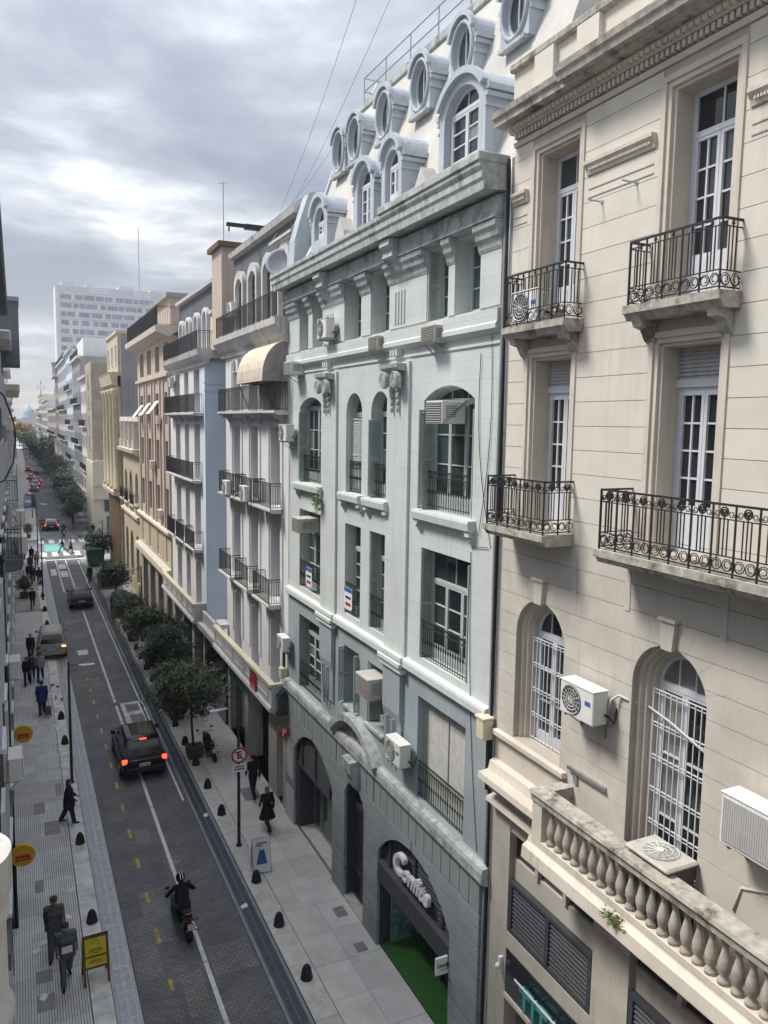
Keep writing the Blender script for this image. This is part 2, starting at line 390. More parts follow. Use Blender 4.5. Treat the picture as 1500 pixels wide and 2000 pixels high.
def blocks(root, y0, y1, levels, ops, x, xb, mat, name='stone_block', j=.012, split=None):
    """one prism per course and pier, cut to the openings, joints left open"""
    for k in range(len(levels)-1):
        za, zb = levels[k]+j/2, levels[k+1]-j/2; zm = (za+zb)/2
        row = sorted([o for o in ops if o.z1 > za+.02 and o.z0 < zb-.02 and o.half(za) > 0 and (o.z0 < zm)], key=lambda o: o.y0)
        zs = [za, zb]
        if any(o.rise and o.z1 > za and o.zs < zb for o in row): zs = [za+(zb-za)*i/5 for i in range(6)]
        left = [(y0, z) for z in zs]
        segs = []
        for o in row:
            right = [(o.c-o.half(z) - (j/2 if o.half(z) == 0 else 0), z) for z in zs]; segs.append((left, right))
            left = [(o.c+o.half(z) + (j/2 if o.half(z) == 0 else 0), z) for z in zs]
        segs.append((left, [(y1, z) for z in zs]))
        for l, r in segs:
            if max(b[0]-a[0] for a, b in zip(l, r)) < .03: continue
            p = []
            for q in l[::-1]+r:
                if not p or abs(p[-1][0]-q[0])+abs(p[-1][1]-q[1]) > 1e-4: p.append(q)
            MB().prism(p, x, xb, 'x').build(name, mat(zm) if callable(mat) else mat, root, recalc=True)
PANE = {}
def pane(win, y0, y1, z0, z1, x, mat, name='pane'):
    k = (round(y1-y0, 2), round(z1-z0, 2), mat.name)
    if k not in PANE:
        w, h = (y1-y0)/2, (z1-z0)/2; PANE[k] = MB().box(-.006, .006, -w, w, -h, h).mesh('pane', mat)
    o = origin(win); ob = link(name, PANE[k], win, (x-o[0], (y0+y1)/2-o[1], (z0+z1)/2-o[2]))
    ob.rotation_euler = (0, random.uniform(-.012, .012), random.uniform(-.012, .012)); return ob
def window(root, o, x, cols=2, rows=3, leaves=2, transom=None, frame='frame_white', glass=('glass',), panel=0, tcols=2, name='window', fw=.07, mb_=.03, dep=.07, curtain=0):
    """framed window inside opening o at depth x: stiles, muntins, transom light; panes are sub-parts"""
    mb = MB(); x0, x1 = x-dep/2, x+dep/2
    rand = lambda: mt[random.choice(glass)]
    ztop = o.zs if o.rise else o.z1
    zt = transom if transom else ztop
    mb.box(x0, x1, o.y0, o.y0+fw, o.z0, ztop); mb.box(x0, x1, o.y1-fw, o.y1, o.z0, ztop); mb.box(x0-.01, x1, o.y0+fw, o.y1-fw, o.z0, o.z0+fw)
    panes = []
    if o.rise:      # arched fan light ring
        a = o.poly(14, 0, o.zs); b = o.poly(14, fw, o.zs)
        a = a[2:]; b = b[2:]; n = len(a)
        mb.add([(x0, *p) for p in a]+[(x0, *p) for p in b]+[(x1, *p) for p in b], [(i, i+1, n+i+1, n+i) for i in range(n-1)]+[(n+i, n+i+1, 2*n+i+1, 2*n+i) for i in range(n-1)])
    else: mb.box(x0, x1, o.y0+fw, o.y1-fw, o.z1-fw, o.z1)
    if transom or o.rise:
        mb.box(x0-.03, x1, o.y0+fw, o.y1-fw, zt-fw*.6, zt+fw*.6)
        za, zb = zt+fw*.6, ztop-fw
        if o.rise:
            for i in range(1, tcols):
                y = o.y0+fw+(o.y1-o.y0-2*fw)*i/tcols; dy = abs(y-o.c); zz = o.zc+math.sqrt(max(0, (o.r-fw)**2-dy*dy))
                if zz > za: mb.box(x0+.01, x1-.01, y-mb_/2, y+mb_/2, za, zz+.005)
        else:
            w = (o.y1-o.y0-2*fw)/tcols
            for i in range(tcols):
                ya = o.y0+fw+w*i
                if i: mb.box(x0+.01, x1-.01, ya-mb_/2, ya+mb_/2, za, zb)
                panes.append((ya+(mb_/2 if i else 0), ya+w-(mb_/2 if i < tcols-1 else 0), za, zb))
    zt2 = zt-(fw*.6 if (transom or o.rise) else fw); zl = o.z0+fw
    lw = (o.y1-o.y0-2*fw)/leaves; st = fw*.8
    for l in range(leaves):
        ya, yb = o.y0+fw+lw*l+.004, o.y0+fw+lw*(l+1)-.004
        mb.box(x0-.02, x1-.01, ya, ya+st, zl, zt2); mb.box(x0-.02, x1-.01, yb-st, yb, zl, zt2)
        mb.box(x0-.02, x1-.01, ya+st, yb-st, zt2-st, zt2); mb.box(x0-.02, x1-.01, ya+st, yb-st, zl, zl+st+panel)
        if panel > .2: mb.box(x0-.03, x0-.02, ya+st*1.6, yb-st*1.6, zl+st*1.2, zl+panel)
        ia, ib, ja, jb = ya+st, yb-st, zl+st+panel, zt2-st
        w, h = (ib-ia)/cols, (jb-ja)/rows
        for i in range(1, cols): mb.box(x0-.005, x1-.02, ia+w*i-mb_/2, ia+w*i+mb_/2, ja, jb)
        for k in range(1, rows): mb.box(x0-.003, x1-.022, ia, ib, ja+h*k-mb_/2, ja+h*k+mb_/2)
        for i in range(cols):
            for k in range(rows):
                panes.append((ia+w*i+(mb_/2 if i else 0), ia+w*(i+1)-(mb_/2 if i < cols-1 else 0), ja+h*k+(mb_/2 if k else 0), ja+h*(k+1)-(mb_/2 if k < rows-1 else 0)))
    win = mb.build(name, mt[frame] if isinstance(frame, str) else frame, root)
    g = rand()
    for p in panes: pane(win, *p, x, g if random.random() < .8 else rand())
    if o.rise:
        poly = o.poly(14, fw*.7, zt+fw*.4)
        MB().prism(poly, x-.006, x+.006, 'x').build('pane', rand(), win, recalc=True)
    return win
SHUT = {}
def shutter(root, w, h, hinge, ang, mat, name='shutter', t=.035, pitch=.055):
    """louvred leaf hung at hinge (x,y,z), closed along +y at ang 0"""
    k = (round(w, 2), round(h, 2), mat.name)
    if k not in SHUT:
        mb = MB(); s = .06
        mb.box(-t/2, t/2, 0, s, 0, h); mb.box(-t/2, t/2, w-s, w, 0, h)
        for z in (0, h*.5-s/2, h-s): mb.box(-t/2, t/2, s, w-s, z, z+s)
        z = s+.02
        while z < h-s-.03:
            if not (h*.5-s < z < h*.5+s*.4): mb.add([(-t*.45, s, z), (-t*.45, w-s, z), (t*.45, w-s, z+pitch*.9), (t*.45, s, z+pitch*.9), (-t*.45+.008, s, z-.004), (-t*.45+.008, w-s, z-.004), (t*.45+.0, w-s, z+pitch*.9-.012), (t*.45, s, z+pitch*.9-.012)], [(0,1,2,3),(7,6,5,4),(0,4,5,1),(2,6,7,3)])
            z += pitch
        SHUT[k] = mb.mesh('shutter', mat)
    o = origin(root); return link(name, SHUT[k], root, (hinge[0]-o[0], hinge[1]-o[1], hinge[2]-o[2]), (0, 0, ang))
def slats(root, y0, y1, z0, z1, x, mat, pitch=.06, name='slat_panel', dep=.03, each=True):
    """roller shutter or louvre bank; slats as parts when each"""
    me = None; n = max(1, int((z1-z0)/pitch)); p = (z1-z0)/n; o = origin(root)
    h = (y1-y0)/2
    me = MB().add([(-dep/2, -h, 0), (-dep/2, h, 0), (dep/2, h, p*.96), (dep/2, -h, p*.96), (dep/2, -h, p*.9), (dep/2, h, p*.9), (-dep/2, h, -.01), (-dep/2, -h, -.01)], [(3,2,1,0),(7,6,5,4),(0,1,6,7),(2,3,4,5)]).mesh('slat', mat)
    for i in range(n): link('slat', me, root, (x-o[0], (y0+y1)/2-o[1], z0+p*i-o[2]))
def cornice(root, prof, y0, y1, mat, name='cornice', recalc=True):
    """prof: (x,z) outline extruded along the street"""
    return MB().prism(prof, y0, y1, 'y').build(name, mat, root, recalc=recalc)
def dentils(root, y0, y1, pitch, w, x0, x1, z0, z1, mat, name='dentil_course'):
    mb = MB(); n = int((y1-y0)/pitch)
    for i in range(n):
        y = y0+pitch*(i+.5); mb.box(x0, x1, y-w/2, y+w/2, z0, z1)
    return mb.build(name, mat, root)
def scroll(mb, c, R, ax, u, sgn=1, r=.008):
    """flat spiral in the plane spanned by u (xy direction) and z"""
    pts = []
    for i in range(13):
        a = i/12*2.6*PI; q = R*(1-.62*i/12); du = math.cos(a+PI)*q*sgn; dz = math.sin(a+PI)*q
        pts.append((c[0]+u[0]*du, c[1]+u[1]*du, c[2]+dz))
    mb.tube(pts, r, 3, caps=False)
def rail_panel(mb, p0, p1, z0, h, style):
    p0 = Vector((p0[0], p0[1], 0)); p1 = Vector((p1[0], p1[1], 0)); L = (p1-p0).length; u = (p1-p0).normalized()
    P = lambda d, z: tuple(p0+u*d+Vector((0,0,z)))
    mb.bar(P(0, z0+h), P(L, z0+h), .022)
    if style == 'plain':
        mb.bar(P(0, z0+.07), P(L, z0+.07), .014); mb.bar(P(0, z0+h-.1), P(L, z0+h-.1), .01)
        n = max(2, round(L/.105))
        for i in range(n+1): mb.bar(P(L*i/n, z0+(.07 if 0 < i < n else 0)), P(L*i/n, z0+h), .011 if 0 < i < n else .018)
        return
    if style == 'grey':
        mb.bar(P(0, z0+.1), P(L, z0+.1), .014); mb.bar(P(0, z0+h-.13), P(L, z0+h-.13), .012)
        n = max(3, round(L/.115))
        for i in range(n+1):
            d = L*i/n; mb.bar(P(d, z0+.02), P(d, z0+h-.13), .009)
            mb.tube([P(d, z0+h*.40), P(d, z0+h*.47), P(d, z0+h*.54)], [.010, .028, .010], 5)
            if i < n:
                mb.ring(P(d+L/n/2, z0+h-.065), .045, .007, 'x' if abs(u.y) > abs(u.x) else 'y', 8, 3)
        return
    # cream balconies: bars in threes between two rails, scrolls below, medallions above on the main floor
    zb = z0+.05; zs = z0+.27; zt = z0+h-(.19 if style == 'medal' else .10)
    mb.bar(P(0, zb), P(L, zb), .013); mb.bar(P(0, zs), P(L, zs), .011); mb.bar(P(0, zt), P(L, zt), .011)
    n = max(1, round(L/.36)); w = L/n; ax = 'x' if abs(u.y) > abs(u.x) else 'y'
    for i in range(n+1): mb.bar(P(w*i, z0-.04), P(w*i, z0+h), .015)
    for i in range(n):
        c = w*(i+.5)
        for k in (-1, 0, 1): mb.bar(P(c+k*w*.17, zs), P(c+k*w*.17, zt+(.05 if k == 0 else 0)), .010)
        mb.tube([P(c, zt+.03), P(c, zt+.07), P(c, zt+.10)], [.03, .018, .004], 5)
        for sg in (-1, 1):
            scroll(mb, P(c+sg*w*.24, zb+.105), .085, ax, (u.x*1, u.y*1), sg, .009)
            mb.ring(P(c+sg*w*.24, zb+.105), w*.22, .008, ax, 10, 3)
        if style == 'medal':
            q = P(c, zt+.095)
            mb.ring(q, .062, .012, ax, 10, 4); mb.ring(q, .03, .014, ax, 8, 4)
            for sg in (-1, 1): scroll(mb, P(c+sg*w*.32, zt+.07), .05, ax, (u.x, u.y), -sg, .008)
def balcony(root, y0, y1, zt, proj, th, mat, style, h, x=FX, inset=.06, bracket=None, rail_mat=None, name='balcony', moulded=True):
    """slab part with railing and bracket sub-parts"""
    xs = x-proj
    if moulded: prof = [(x, zt), (xs, zt), (xs, zt-th*.55), (xs+.05, zt-th*.62), (xs+.10, zt-th), (x, zt-th)]
    else: prof = [(x, zt), (xs, zt), (xs, zt-th), (x, zt-th)]
    b = MB().prism(prof, y0, y1, 'y').build(name, mat, root, recalc=True)
    mb = MB(); a, c = y0+inset, y1-inset; xr = xs+inset
    rail_panel(mb, (xr, a), (xr, c), zt, h, style); rail_panel(mb, (x, a+.006), (xr+.007, a+.006), zt-.003, h, style); rail_panel(mb, (xr+.007, c-.006), (x, c-.006), zt-.003, h, style)
    mb.build('railing', rail_mat or mt['iron'], b)
    for yb in (bracket or ()):
        pr = [(x, zt-th), (x-proj*.8, zt-th), (x-proj*.72, zt-th-.10), (x-proj*.4, zt-th-.14), (x-proj*.2, zt-th-.3), (x, zt-th-.36)]
        MB().prism(pr, yb-.09, yb+.09, 'y').build('bracket', mat, b, recalc=True)
    return b
def ac_split(loc, label, w=.82, h=.56, d=.30, mat='ac_white', rz=0, name='air_conditioner', logo='blue', coil=False):
    """outdoor unit whose fan faces -X, back against the wall at loc"""
    t = thing(name, label, 'air conditioner', loc, rz, 'air conditioners on the facades'); t_loc = Vector(loc); t.location = (0,0,0); t.rotation_euler = (0,0,0)
    x0, x1 = -.1-d, -.1
    MB().box(x0, x1, -w/2, w/2, 0, h).build('case', mt[mat], t, bevel=.018)
    MB().box(x0-.012, x1+.005, -w/2-.008, w/2+.008, h, h+.022).build('lid', mt[mat], t, bevel=.006)
    mb = MB(); c = (x0-.004, w*.14, h*.52); R = min(h*.42, w*.33)
    if coil:
        cp = MB().box(x0-.012, x0-.002, -w/2+.05, w/2-.05, .06, h-.05).build('coil_panel', mt['shutter_grey'], t); g_ = MB()
        for i in range(24): yy = -w/2+.06+(w-.12)*i/23; g_.box(x0-.017, x0-.012, yy-.004, yy+.004, .06, h-.05)
        g_.build('coil_fins', mt['ac_beige'], cp); R = .001
    mb.lathe([(R*1.04, 0), (R*1.04, -.012), (R*.98, -.012), (R*.98, -.004), (.001, -.004)], c, 20, 'x')
    if not coil: f = mb.build('fan_opening', mt['ac_dark'], t)
    mb = MB()
    for q in (.25, .5, .75, 1.0): mb.ring((c[0]-.016, c[1], c[2]), R*q, .006, 'x', 16, 3)
    for k in range(8):
        a = PI*k/8; mb.bar((c[0]-.018, c[1]+R*math.cos(a), c[2]+R*math.sin(a)), (c[0]-.018, c[1]-R*math.cos(a), c[2]-R*math.sin(a)), .005, 3)
    if not coil: mb.build('fan_guard', mt[mat], t)
    if logo: MB().box(x0-.006, x0-.001, -w*.42, -w*.26, h*.55, h*.68).build('badge', mt[logo], t)
    mb = MB()
    for y in (-w*.36, w*.36):
        mb.box(x0+.03, 0, y-.018, y+.018, -.045, -.002); mb.box(-.03, 0, y-.018, y+.018, -.30, -.045); mb.bar((x0+.08, y, -.03), (-.015, y, -.27), .012)
    mb.build('bracket', mt['steel'], t)
    mb = MB().tube([(-.16, -w/2, h*.3), (-.15, -w/2-.10, h*.28), (-.08, -w/2-.14, h*.1), (-.03, -w/2-.12, h*.35), (.02, -w/2-.10, h*.55)], .022, 5); mb.build('pipe', mt['cable'], t, smooth=True)
    t.location = t_loc; t.rotation_euler = (0,0,rz); return t
def ac_box(loc, label, w=.62, h=.42, d=.5, mat='ac_beige', grille='-x', strut=False, name='window_air_conditioner'):
    t = thing(name, label, 'air conditioner', (0,0,0), 0, 'air conditioners on the facades')
    MB().box(-d, .12, -w/2, w/2, 0, h).build('case', mt[mat], t, bevel=.012)
    mb = MB().box(-d-.008, -d+.002, -w/2+.03, w/2-.03, .03, h-.03); mb.build('coil', mt['ac_dark'], t)
    mb = MB()
    for i in range(9): z = .05+(h-.1)*i/8; mb.box(-d-.016, -d-.008, -w/2+.03, w/2-.03, z-.006, z+.006)
    mb.build('grille', mt[mat], t)
    mb = MB()
    for i in range(6): z = h*.3+h*.55*i/6; mb.box(-d*.8, -d*.25, -w/2-.006, -w/2+.001, z, z+.015)
    mb.build('side_vent', mt['ac_dark'], t)
    if strut:
        for y in (-w/2-.02, w/2+.02): MB().bar((-d+.02, y, .02), (.1, y, h*1.0), .02).build('strut', mt['steel'], t)
    else:
        for y in (-w*.4, w*.4): MB().bar((-d*.8, y, -.01), (.0, y, -.25), .015).build('strut', mt['steel'], t)
    t.location = loc; return t
def text_mesh(txt, size, mat, ext=.01, shear=0, bold=0, space=1.0):
    cu = bpy.data.curves.new('lettering', 'FONT'); cu.body = txt; cu.size = size; cu.extrude = ext; cu.shear = shear; cu.offset = bold
    cu.space_character = space; cu.align_x = 'CENTER'; cu.align_y = 'CENTER'; cu.resolution_u = 3
    if bold > .01: cu.bevel_depth = bold*.6
    ob = bpy.data.objects.new('tmp', cu); COL.objects.link(ob)
    dg = bpy.context.evaluated_depsgraph_get(); me = bpy.data.meshes.new_from_object(ob.evaluated_get(dg))
    bpy.data.objects.remove(ob); bpy.data.curves.remove(cu); me.name = 'lettering'; me.materials.clear(); me.materials.append(mat); return me
FACE_STREET = Matrix(((0,0,-1),(-1,0,0),(0,1,0)))      # text x -> -Y, y -> Z, normal -> -X
FACE_CAM = Matrix(((1,0,0),(0,0,-1),(0,1,0)))         # text x -> +X, y -> Z, normal -> -Y
def lettering(root, txt, size, mat, loc, facing, ext=.01, shear=0, bold=0, space=1.0, name='lettering'):
    me = text_mesh(txt, size, mat, ext, shear, bold, space); me.transform(facing.to_4x4()); o = origin(root)
    return link(name, me, root, (loc[0]-o[0], loc[1]-o[1], loc[2]-o[2]))

# ------------------------------------------------------------------ ground
G_ROAD = brick_mat('granite setts', (.125,.128,.14), (.17,.172,.18), (.07,.072,.08), .20, .10, .012, 'xy', .6, .5, var=.28, pale=(.34,.33,.31))
G_PATCH = brick_mat('paler relaid setts', (.25,.245,.235), (.19,.19,.185), (.10,.10,.10), .20, .10, .014, 'xy', .7, .5)
mt['pave'] = M('pavement concrete', (.62,.605,.57), .85, .10, 1.6, .2, 50, objrand=.09, patch=.35, patchcol=(.42,.41,.385))
mt['granite'] = M('granite kerb strip', (.56,.545,.515), .85, .14, 3.5, .3, 30, objrand=.08, patch=.5, patchcol=(.38,.37,.345))
mt['concrete_pale'] = M('pale worn concrete', (.62,.62,.60), .9, .25, 2.2, .3, 20, patch=.6, patchcol=(.30,.29,.27))
mt['paint_white'] = M('worn white paint', (.66,.66,.66), .8, .18, 5, .1, 40, patch=.65, patchcol=(.22,.22,.22))
mt['paint_yellow'] = M('worn yellow paint', (.50,.36,.08), .8, .25, 5, .1, 40, patch=.9, patchcol=(.20,.19,.16))
mt['paint_green'] = M('turquoise bike paint', (.16,.42,.38), .8, .15, 2, .1, 40)
mt['far_road'] = M('asphalt', (.17,.17,.18), .8, .15, .6, .1, 30)
mt['patchdark'] = M('dark mortar patch', (.26,.26,.26), .85, .15, 4, .2, 50)
mt['chamber'] = M('pale cover plate', (.50,.51,.53), .6, .08, 4, .1, 60)
mt['grate'] = M('drain grating steel', (.50,.52,.56), .38, .15, 5, .05, 60, metal=.55)
mt['grate_dark'] = M('dark drain grating', (.15,.18,.215), .4, .15, 5, .05, 60, metal=.5)
def ribbed():
    m = M('ribbed pavement tile', (.60,.60,.615), .75, .10, 1.8, 0, objrand=.12, patch=.45, patchcol=(.48,.48,.49))
    t = m.node_tree; b = t.nodes['Principled BSDF']; g = N(t, 'ShaderNodeNewGeometry'); s = N(t, 'ShaderNodeSeparateXYZ'); t.links.new(g.outputs['Position'], s.inputs[0])
    w = N(t, 'ShaderNodeMath', operation='MULTIPLY'); t.links.new(s.outputs['X'], w.inputs[0]); w.inputs[1].default_value = 2*PI/.066
    sn = N(t, 'ShaderNodeMath', operation='SINE'); t.links.new(w.outputs[0], sn.inputs[0])
    r = N(t, 'ShaderNodeMapRange'); r.inputs[1].default_value = -.9; r.inputs[2].default_value = -.3; t.links.new(sn.outputs[0], r.inputs[0])
    bn = N(t, 'ShaderNodeBump'); bn.inputs['Strength'].default_value = .8; bn.inputs['Distance'].default_value = .02
    t.links.new(r.outputs[0], bn.inputs['Height']); t.links.new(bn.outputs[0], b.inputs['Normal'])
    src = b.inputs['Base Color'].links[0].from_socket; mx = N(t, 'ShaderNodeMixRGB', blend_type='MULTIPLY'); mx.inputs[0].default_value = 1
    r2 = N(t, 'ShaderNodeMapRange'); r2.inputs[1].default_value = -.95; r2.inputs[2].default_value = -.5; r2.inputs[3].default_value = .45; r2.inputs[4].default_value = 1; t.links.new(sn.outputs[0], r2.inputs[0])
    t.links.new(src, mx.inputs[1]); t.links.new(r2.outputs[0], mx.inputs[2]); t.links.new(mx.outputs[0], b.inputs['Base Color']); return m
mt['ribbed'] = ribbed()
def sheet(name, x0, x1, y0, y1, z, mat, th=.06): return struct(MB().box(x0, x1, y0, y1, z-th, z).build(name, mat))
struct(MB().box(-300, 420, -60, 900, -.30, -.12).build('ground', mt['far_road']))
road = sheet('road', 2.42, 5.66, -6, 90.6, 0, G_ROAD, .10)
sheet('cross_street', -60, 80, 90.7, 104.5, -.004, mt['far_road'], .10)
sheet('far_road', 2.3, 5.9, 104.6, 890, 0, mt['far_road'], .10)
sheet('far_pavement_right', 5.9, 9.2, 104.6, 890, .03, mt['far_road'], .12)
sheet('far_pavement_left', -1.4, 2.3, 104.6, 890, .03, mt['concrete_pale'], .12)
def laid(name, x0, x1, cols, y0, y1, dy, z, mat, pname, bed):
    """a bed with separate slabs laid on it"""
    b = sheet(name, x0, x1, y0, y1, z-.012, bed, .10); w = (x1-x0)/cols; n = int((y1-y0)/dy)
    me = MB().box(-w/2+.005, w/2-.005, -dy/2+.005, dy/2-.005, -.02, 0)
    me = me.mesh(pname, mat)
    for i in range(n):
        for c in range(cols):
            link(pname, me, b, (x0+w*(c+.5), y0+dy*(i+.5), z+random.uniform(-.002, .002)))
    return b
pav_r = laid('pavement_right', 6.95, 9.0, 2, 8.0, 62, 1.35, .04, mt['pave'], 'paving_slab', mt['patchdark'])
gran_r = laid('kerb_strip_right', 6.30, 6.94, 1, 8.0, 62, 1.8, .04, mt['granite'], 'kerb_slab', mt['patchdark'])
mt['pave_far'] = M('far pavement', (.36,.35,.335), .85, .15, 1.2, .1, 30, patch=.4)
sheet('pavement_right_far', 6.30, 9.0, 62.02, 90.6, .04, mt['pave_far'], .12)
pav_l = laid('pavement_left', -.62, 1.24, 2, 12, 66, .95, .04, mt['ribbed'], 'ribbed_tile_panel', mt['patchdark'])
sheet('pavement_left_far', -.62, 1.24, 66.02, 90.6, .04, mt['pave_far'], .12)
kl = laid('kerb_strip_left', 1.26, 1.78, 1, 12, 66, 1.6, .04, mt['concrete_pale'], 'kerb_slab', mt['patchdark'])
sheet('kerb_strip_left_far', 1.26, 1.78, 66.02, 90.6, .04, mt['concrete_pale'], .12)
def drain(name, x0, x1, y0, y1, mat, bandmat):
    b = sheet(name, x0, x1, y0, y1, .004, bandmat, .10)
    c = (x0+x1)/2; w = .19; mb = MB()
    for s in (-1, 1):
        xa = c+s*(w/2+.012)
        mb.box(xa-w/2, xa-w/2+.014, -.495, .495, 0, .03); mb.box(xa+w/2-.014, xa+w/2, -.495, .495, 0, .03)
        for i in range(15): y = -.48+.96*i/14; mb.box(xa-w/2+.014, xa+w/2-.014, y-.016, y+.016, .004, .028)
    me = mb.mesh('grate_panel', mat)
    for i in range(int(y1-y0)):
        if y0+i < 80: link('grate_panel', me, b, (0, y0+i+.5, .008))
    for ch in b.children: ch.location.x = 0
    return b
mt['drain_bed'] = M('pale drain surround', (.42,.425,.435), .85, .12, 2, .2, 40)
mt['drain_bed_d'] = M('drain surround', (.26,.265,.27), .85, .12, 2, .2, 40)
drain('drain_left', 1.80, 2.40, 12, 90, mt['grate'], mt['drain_bed'])
drain('drain_right', 5.68, 6.28, 8, 90, mt['grate_dark'], mt['drain_bed_d'])
def mark(name, x0, x1, y0, y1, mat=None, z=.006):
    return struct(MB().box(x0, x1, y0, y1, z-.02, z).build(name, mat or mt['paint_white']))
for i, (a, b) in enumerate(((8, 38.1), (38.9, 41.8), (42.4, 64), (66, 88.3))): mark('lane_line', 4.22, 4.34, a, b)
mark('lane_line', 5.47, 5.55, 30, 88)
y = 17.5
while y < 48:
    mark('lane_dash', 3.20, 3.30, y, y+random.uniform(.5, .75), mt['paint_yellow'], .0085); y += 2.08
mark('bike_line', 3.26, 3.38, 72, 88.3); mark('stop_line', 2.42, 6.6, 88.7, 89.2)
for i in range(5):
    x = 2.0+i*1.15
    mark('crossing_bar', x, x+.62, 91.4, 94.4, z=.008); mark('crossing_bar', x, x+.62, 101.2, 103.9, z=.008)
mark('bike_box', 2.5, 4.5, 94.9, 100.6, mt['paint_green'], .008)
for (x0, x1, y0, y1) in ((2.6, 3.1, 80, 83.5), (3.45, 4.1, 79, 82), (3.45, 4.1, 83.4, 86)): mark('road_stencil', x0, x1, y0, y1)
mark('sett_patch', 4.40, 5.6, 19.6, 20.9, G_PATCH); mark('sett_patch', 3.0, 3.75, 21.6, 24.4, G_PATCH); mark('sett_patch', 3.5, 4.1, 18.4, 20.1, G_PATCH, .003)
mark('sett_patch', 2.45, 3.15, 20.2, 23.0, G_PATCH, .003); mark('sett_patch', 3.4, 3.9, 27.3, 28.3, G_PATCH); mark('sett_patch', 2.6, 3.9, 45.5, 47, G_PATCH)
mark('concrete_patch', 4.50, 5.64, 38.6, 42.1, mt['concrete_pale'], .006)
mark('sett_patch', 4.75, 5.4, 39.0, 40.2, G_PATCH, .009); mark('sett_patch', 4.7, 5.35, 40.7, 41.8, G_PATCH, .009)
mark('white_panel', 3.1, 3.72, 52.0, 53.1)
mark('sett_patch', 3.0, 3.9, 56, 57.4, G_PATCH); mark('sett_patch', 4.7, 5.5, 58, 59.2, G_PATCH); mark('sett_patch', 2.6, 3.2, 60, 62.5, G_PATCH)
for (x0, x1, y0, y1, m) in ((.72, 1.16, 35.0, 37.0, 'chamber'), (.80, 1.05, 33.7, 34.4, 'chamber'), (.12, .50, 31.0, 31.9, 'patchdark'), (.45, .95, 29.2, 30.2, 'patchdark'), (.05, .30, 25.6, 26.3, 'patchdark'),
                            (-.02, .40, 21.2, 21.7, 'patchdark'), (-.02, .42, 20.1, 20.7, 'patchdark'), (.95, 1.2, 32.3, 33.4, 'patchdark'), (.1, .45, 37.9, 38.7, 'granite'), (0.2, .5, 40.5, 41.2, 'granite'),
                            (7.55, 8.10, 21.7, 23.0, 'pave'), (8.35, 8.7, 20.6, 21.1, 'patchdark'), (8.3, 8.62, 18.9, 19.3, 'patchdark'), (7.75, 8.4, 28.9, 30.0, 'patchdark'), (7.2, 7.5, 33.5, 34.4, 'patchdark'), (7.5, 8.3, 44.5, 45.5, 'patchdark')):
    mark('cover_plate', x0, x1, y0, y1, mt[m], .050)
for (x, y, r) in ((1.45, 40.1, .34), (1.0, 45.0, .3)):
    struct(MB().lathe([(r, .02), (r, .052), (r*.86, .052), (r*.84, .047), (.001, .047)], (x, y, 0), 20).build('manhole_ring', mt['concrete_pale']))
# ------------------------------------------------------------------ grey building with mansard
def core(root, x0, x1, y0, y1, z0, z1, mat=None, roof=True, name='core'):
    c = MB().box(x0, x1, y0, y1, z0, z1).build(name, mat or mt['party'], root)
    return c
def opening_rail(root, o, x, h, style='grey', zoff=0):
    mb = MB(); rail_panel(mb, (x, o.y0+.02), (x, o.y1-.02), o.z0+.02+zoff, h, style); return mb.build('window_railing', mt['iron'], root)
def sill(root, o, z, mat, ext=.18, brackets=True):
    s = MB().prism([(FX, z), (FX-.20, z), (FX-.22, z-.06), (FX-.20, z-.22), (FX-.15, z-.26), (FX, z-.26)], o.y0-ext, o.y1+ext, 'y').build('window_sill', mat, root, recalc=True)
    for y in (o.y0-ext+.12, o.y1+ext-.12):
        MB().box(FX-.16, FX, y-.10, y+.10, z-.36, z-.26).box(FX-.10, FX, y-.07, y+.07, z-.46, z-.36).box(FX-.05, FX, y-.05, y+.05, z-.54, z-.46).build('sill_bracket', mat, s)
    return s
gb = thing('apartment_building', 'pale green grey apartment house with bull\'s-eye mansard dormers', 'building', (FX, 20.5, 0))
GY0, GY1 = 13.68, 27.42
BA, BB, BC, BD = (23.93, 26.22), (20.75, 21.95), (18.95, 20.12), (14.64, 16.97)
o3 = [Op(*BA, 12.9, 15.82, .33), Op(*BB, 12.9, 15.86, 'semi'), Op(*BC, 12.9, 15.86, 'semi'), Op(*BD, 12.9, 15.88, .33)]
o2 = [Op(*b, 9.15, 11.95) for b in (BA, BB, BC, BD)]
o1 = [Op(*BA, 5.45, 8.14), Op(*BB, 6.32, 8.14), Op(*BC, 6.32, 8.14), Op(*BD, 5.45, 8.14)]
o4 = [Op(a, b, 17.42, 19.05) for a, b in ((25.30, 26.2), (23.95, 24.88), (20.85, 22.1), (18.98, 20.18), (15.88, 16.9), (14.52, 15.58))]
wall(gb, GY0, GY1, 8.62, 19.6, o2+o3+o4, FX, mt['grey_wall'], .5)
wall(gb, GY0, GY1, 5.0, 8.618, o1, FX, mt['grey_low'], .5)
core(gb, FX+.5, 20, GY0, GY1, 4.9, 20.3); core(gb, FX+2.6, 20, GY0, GY1, 0, 4.9)
MB().box(FX+.3, FX+2.6, GY0, GY0+.5, 0, 4.9).box(FX+.3, FX+2.6, GY1-.5, GY1, 0, 4.9).box(FX+.3, FX+2.6, 19.2, 19.9, 0, 4.9).box(FX+.3, FX+2.6, 21.6, 22.4, 0, 4.9).box(FX+.3, FX+2.6, GY0+.5, GY1-.5, 4.3, 4.9).build('inner_wall', mt['party'], gb)
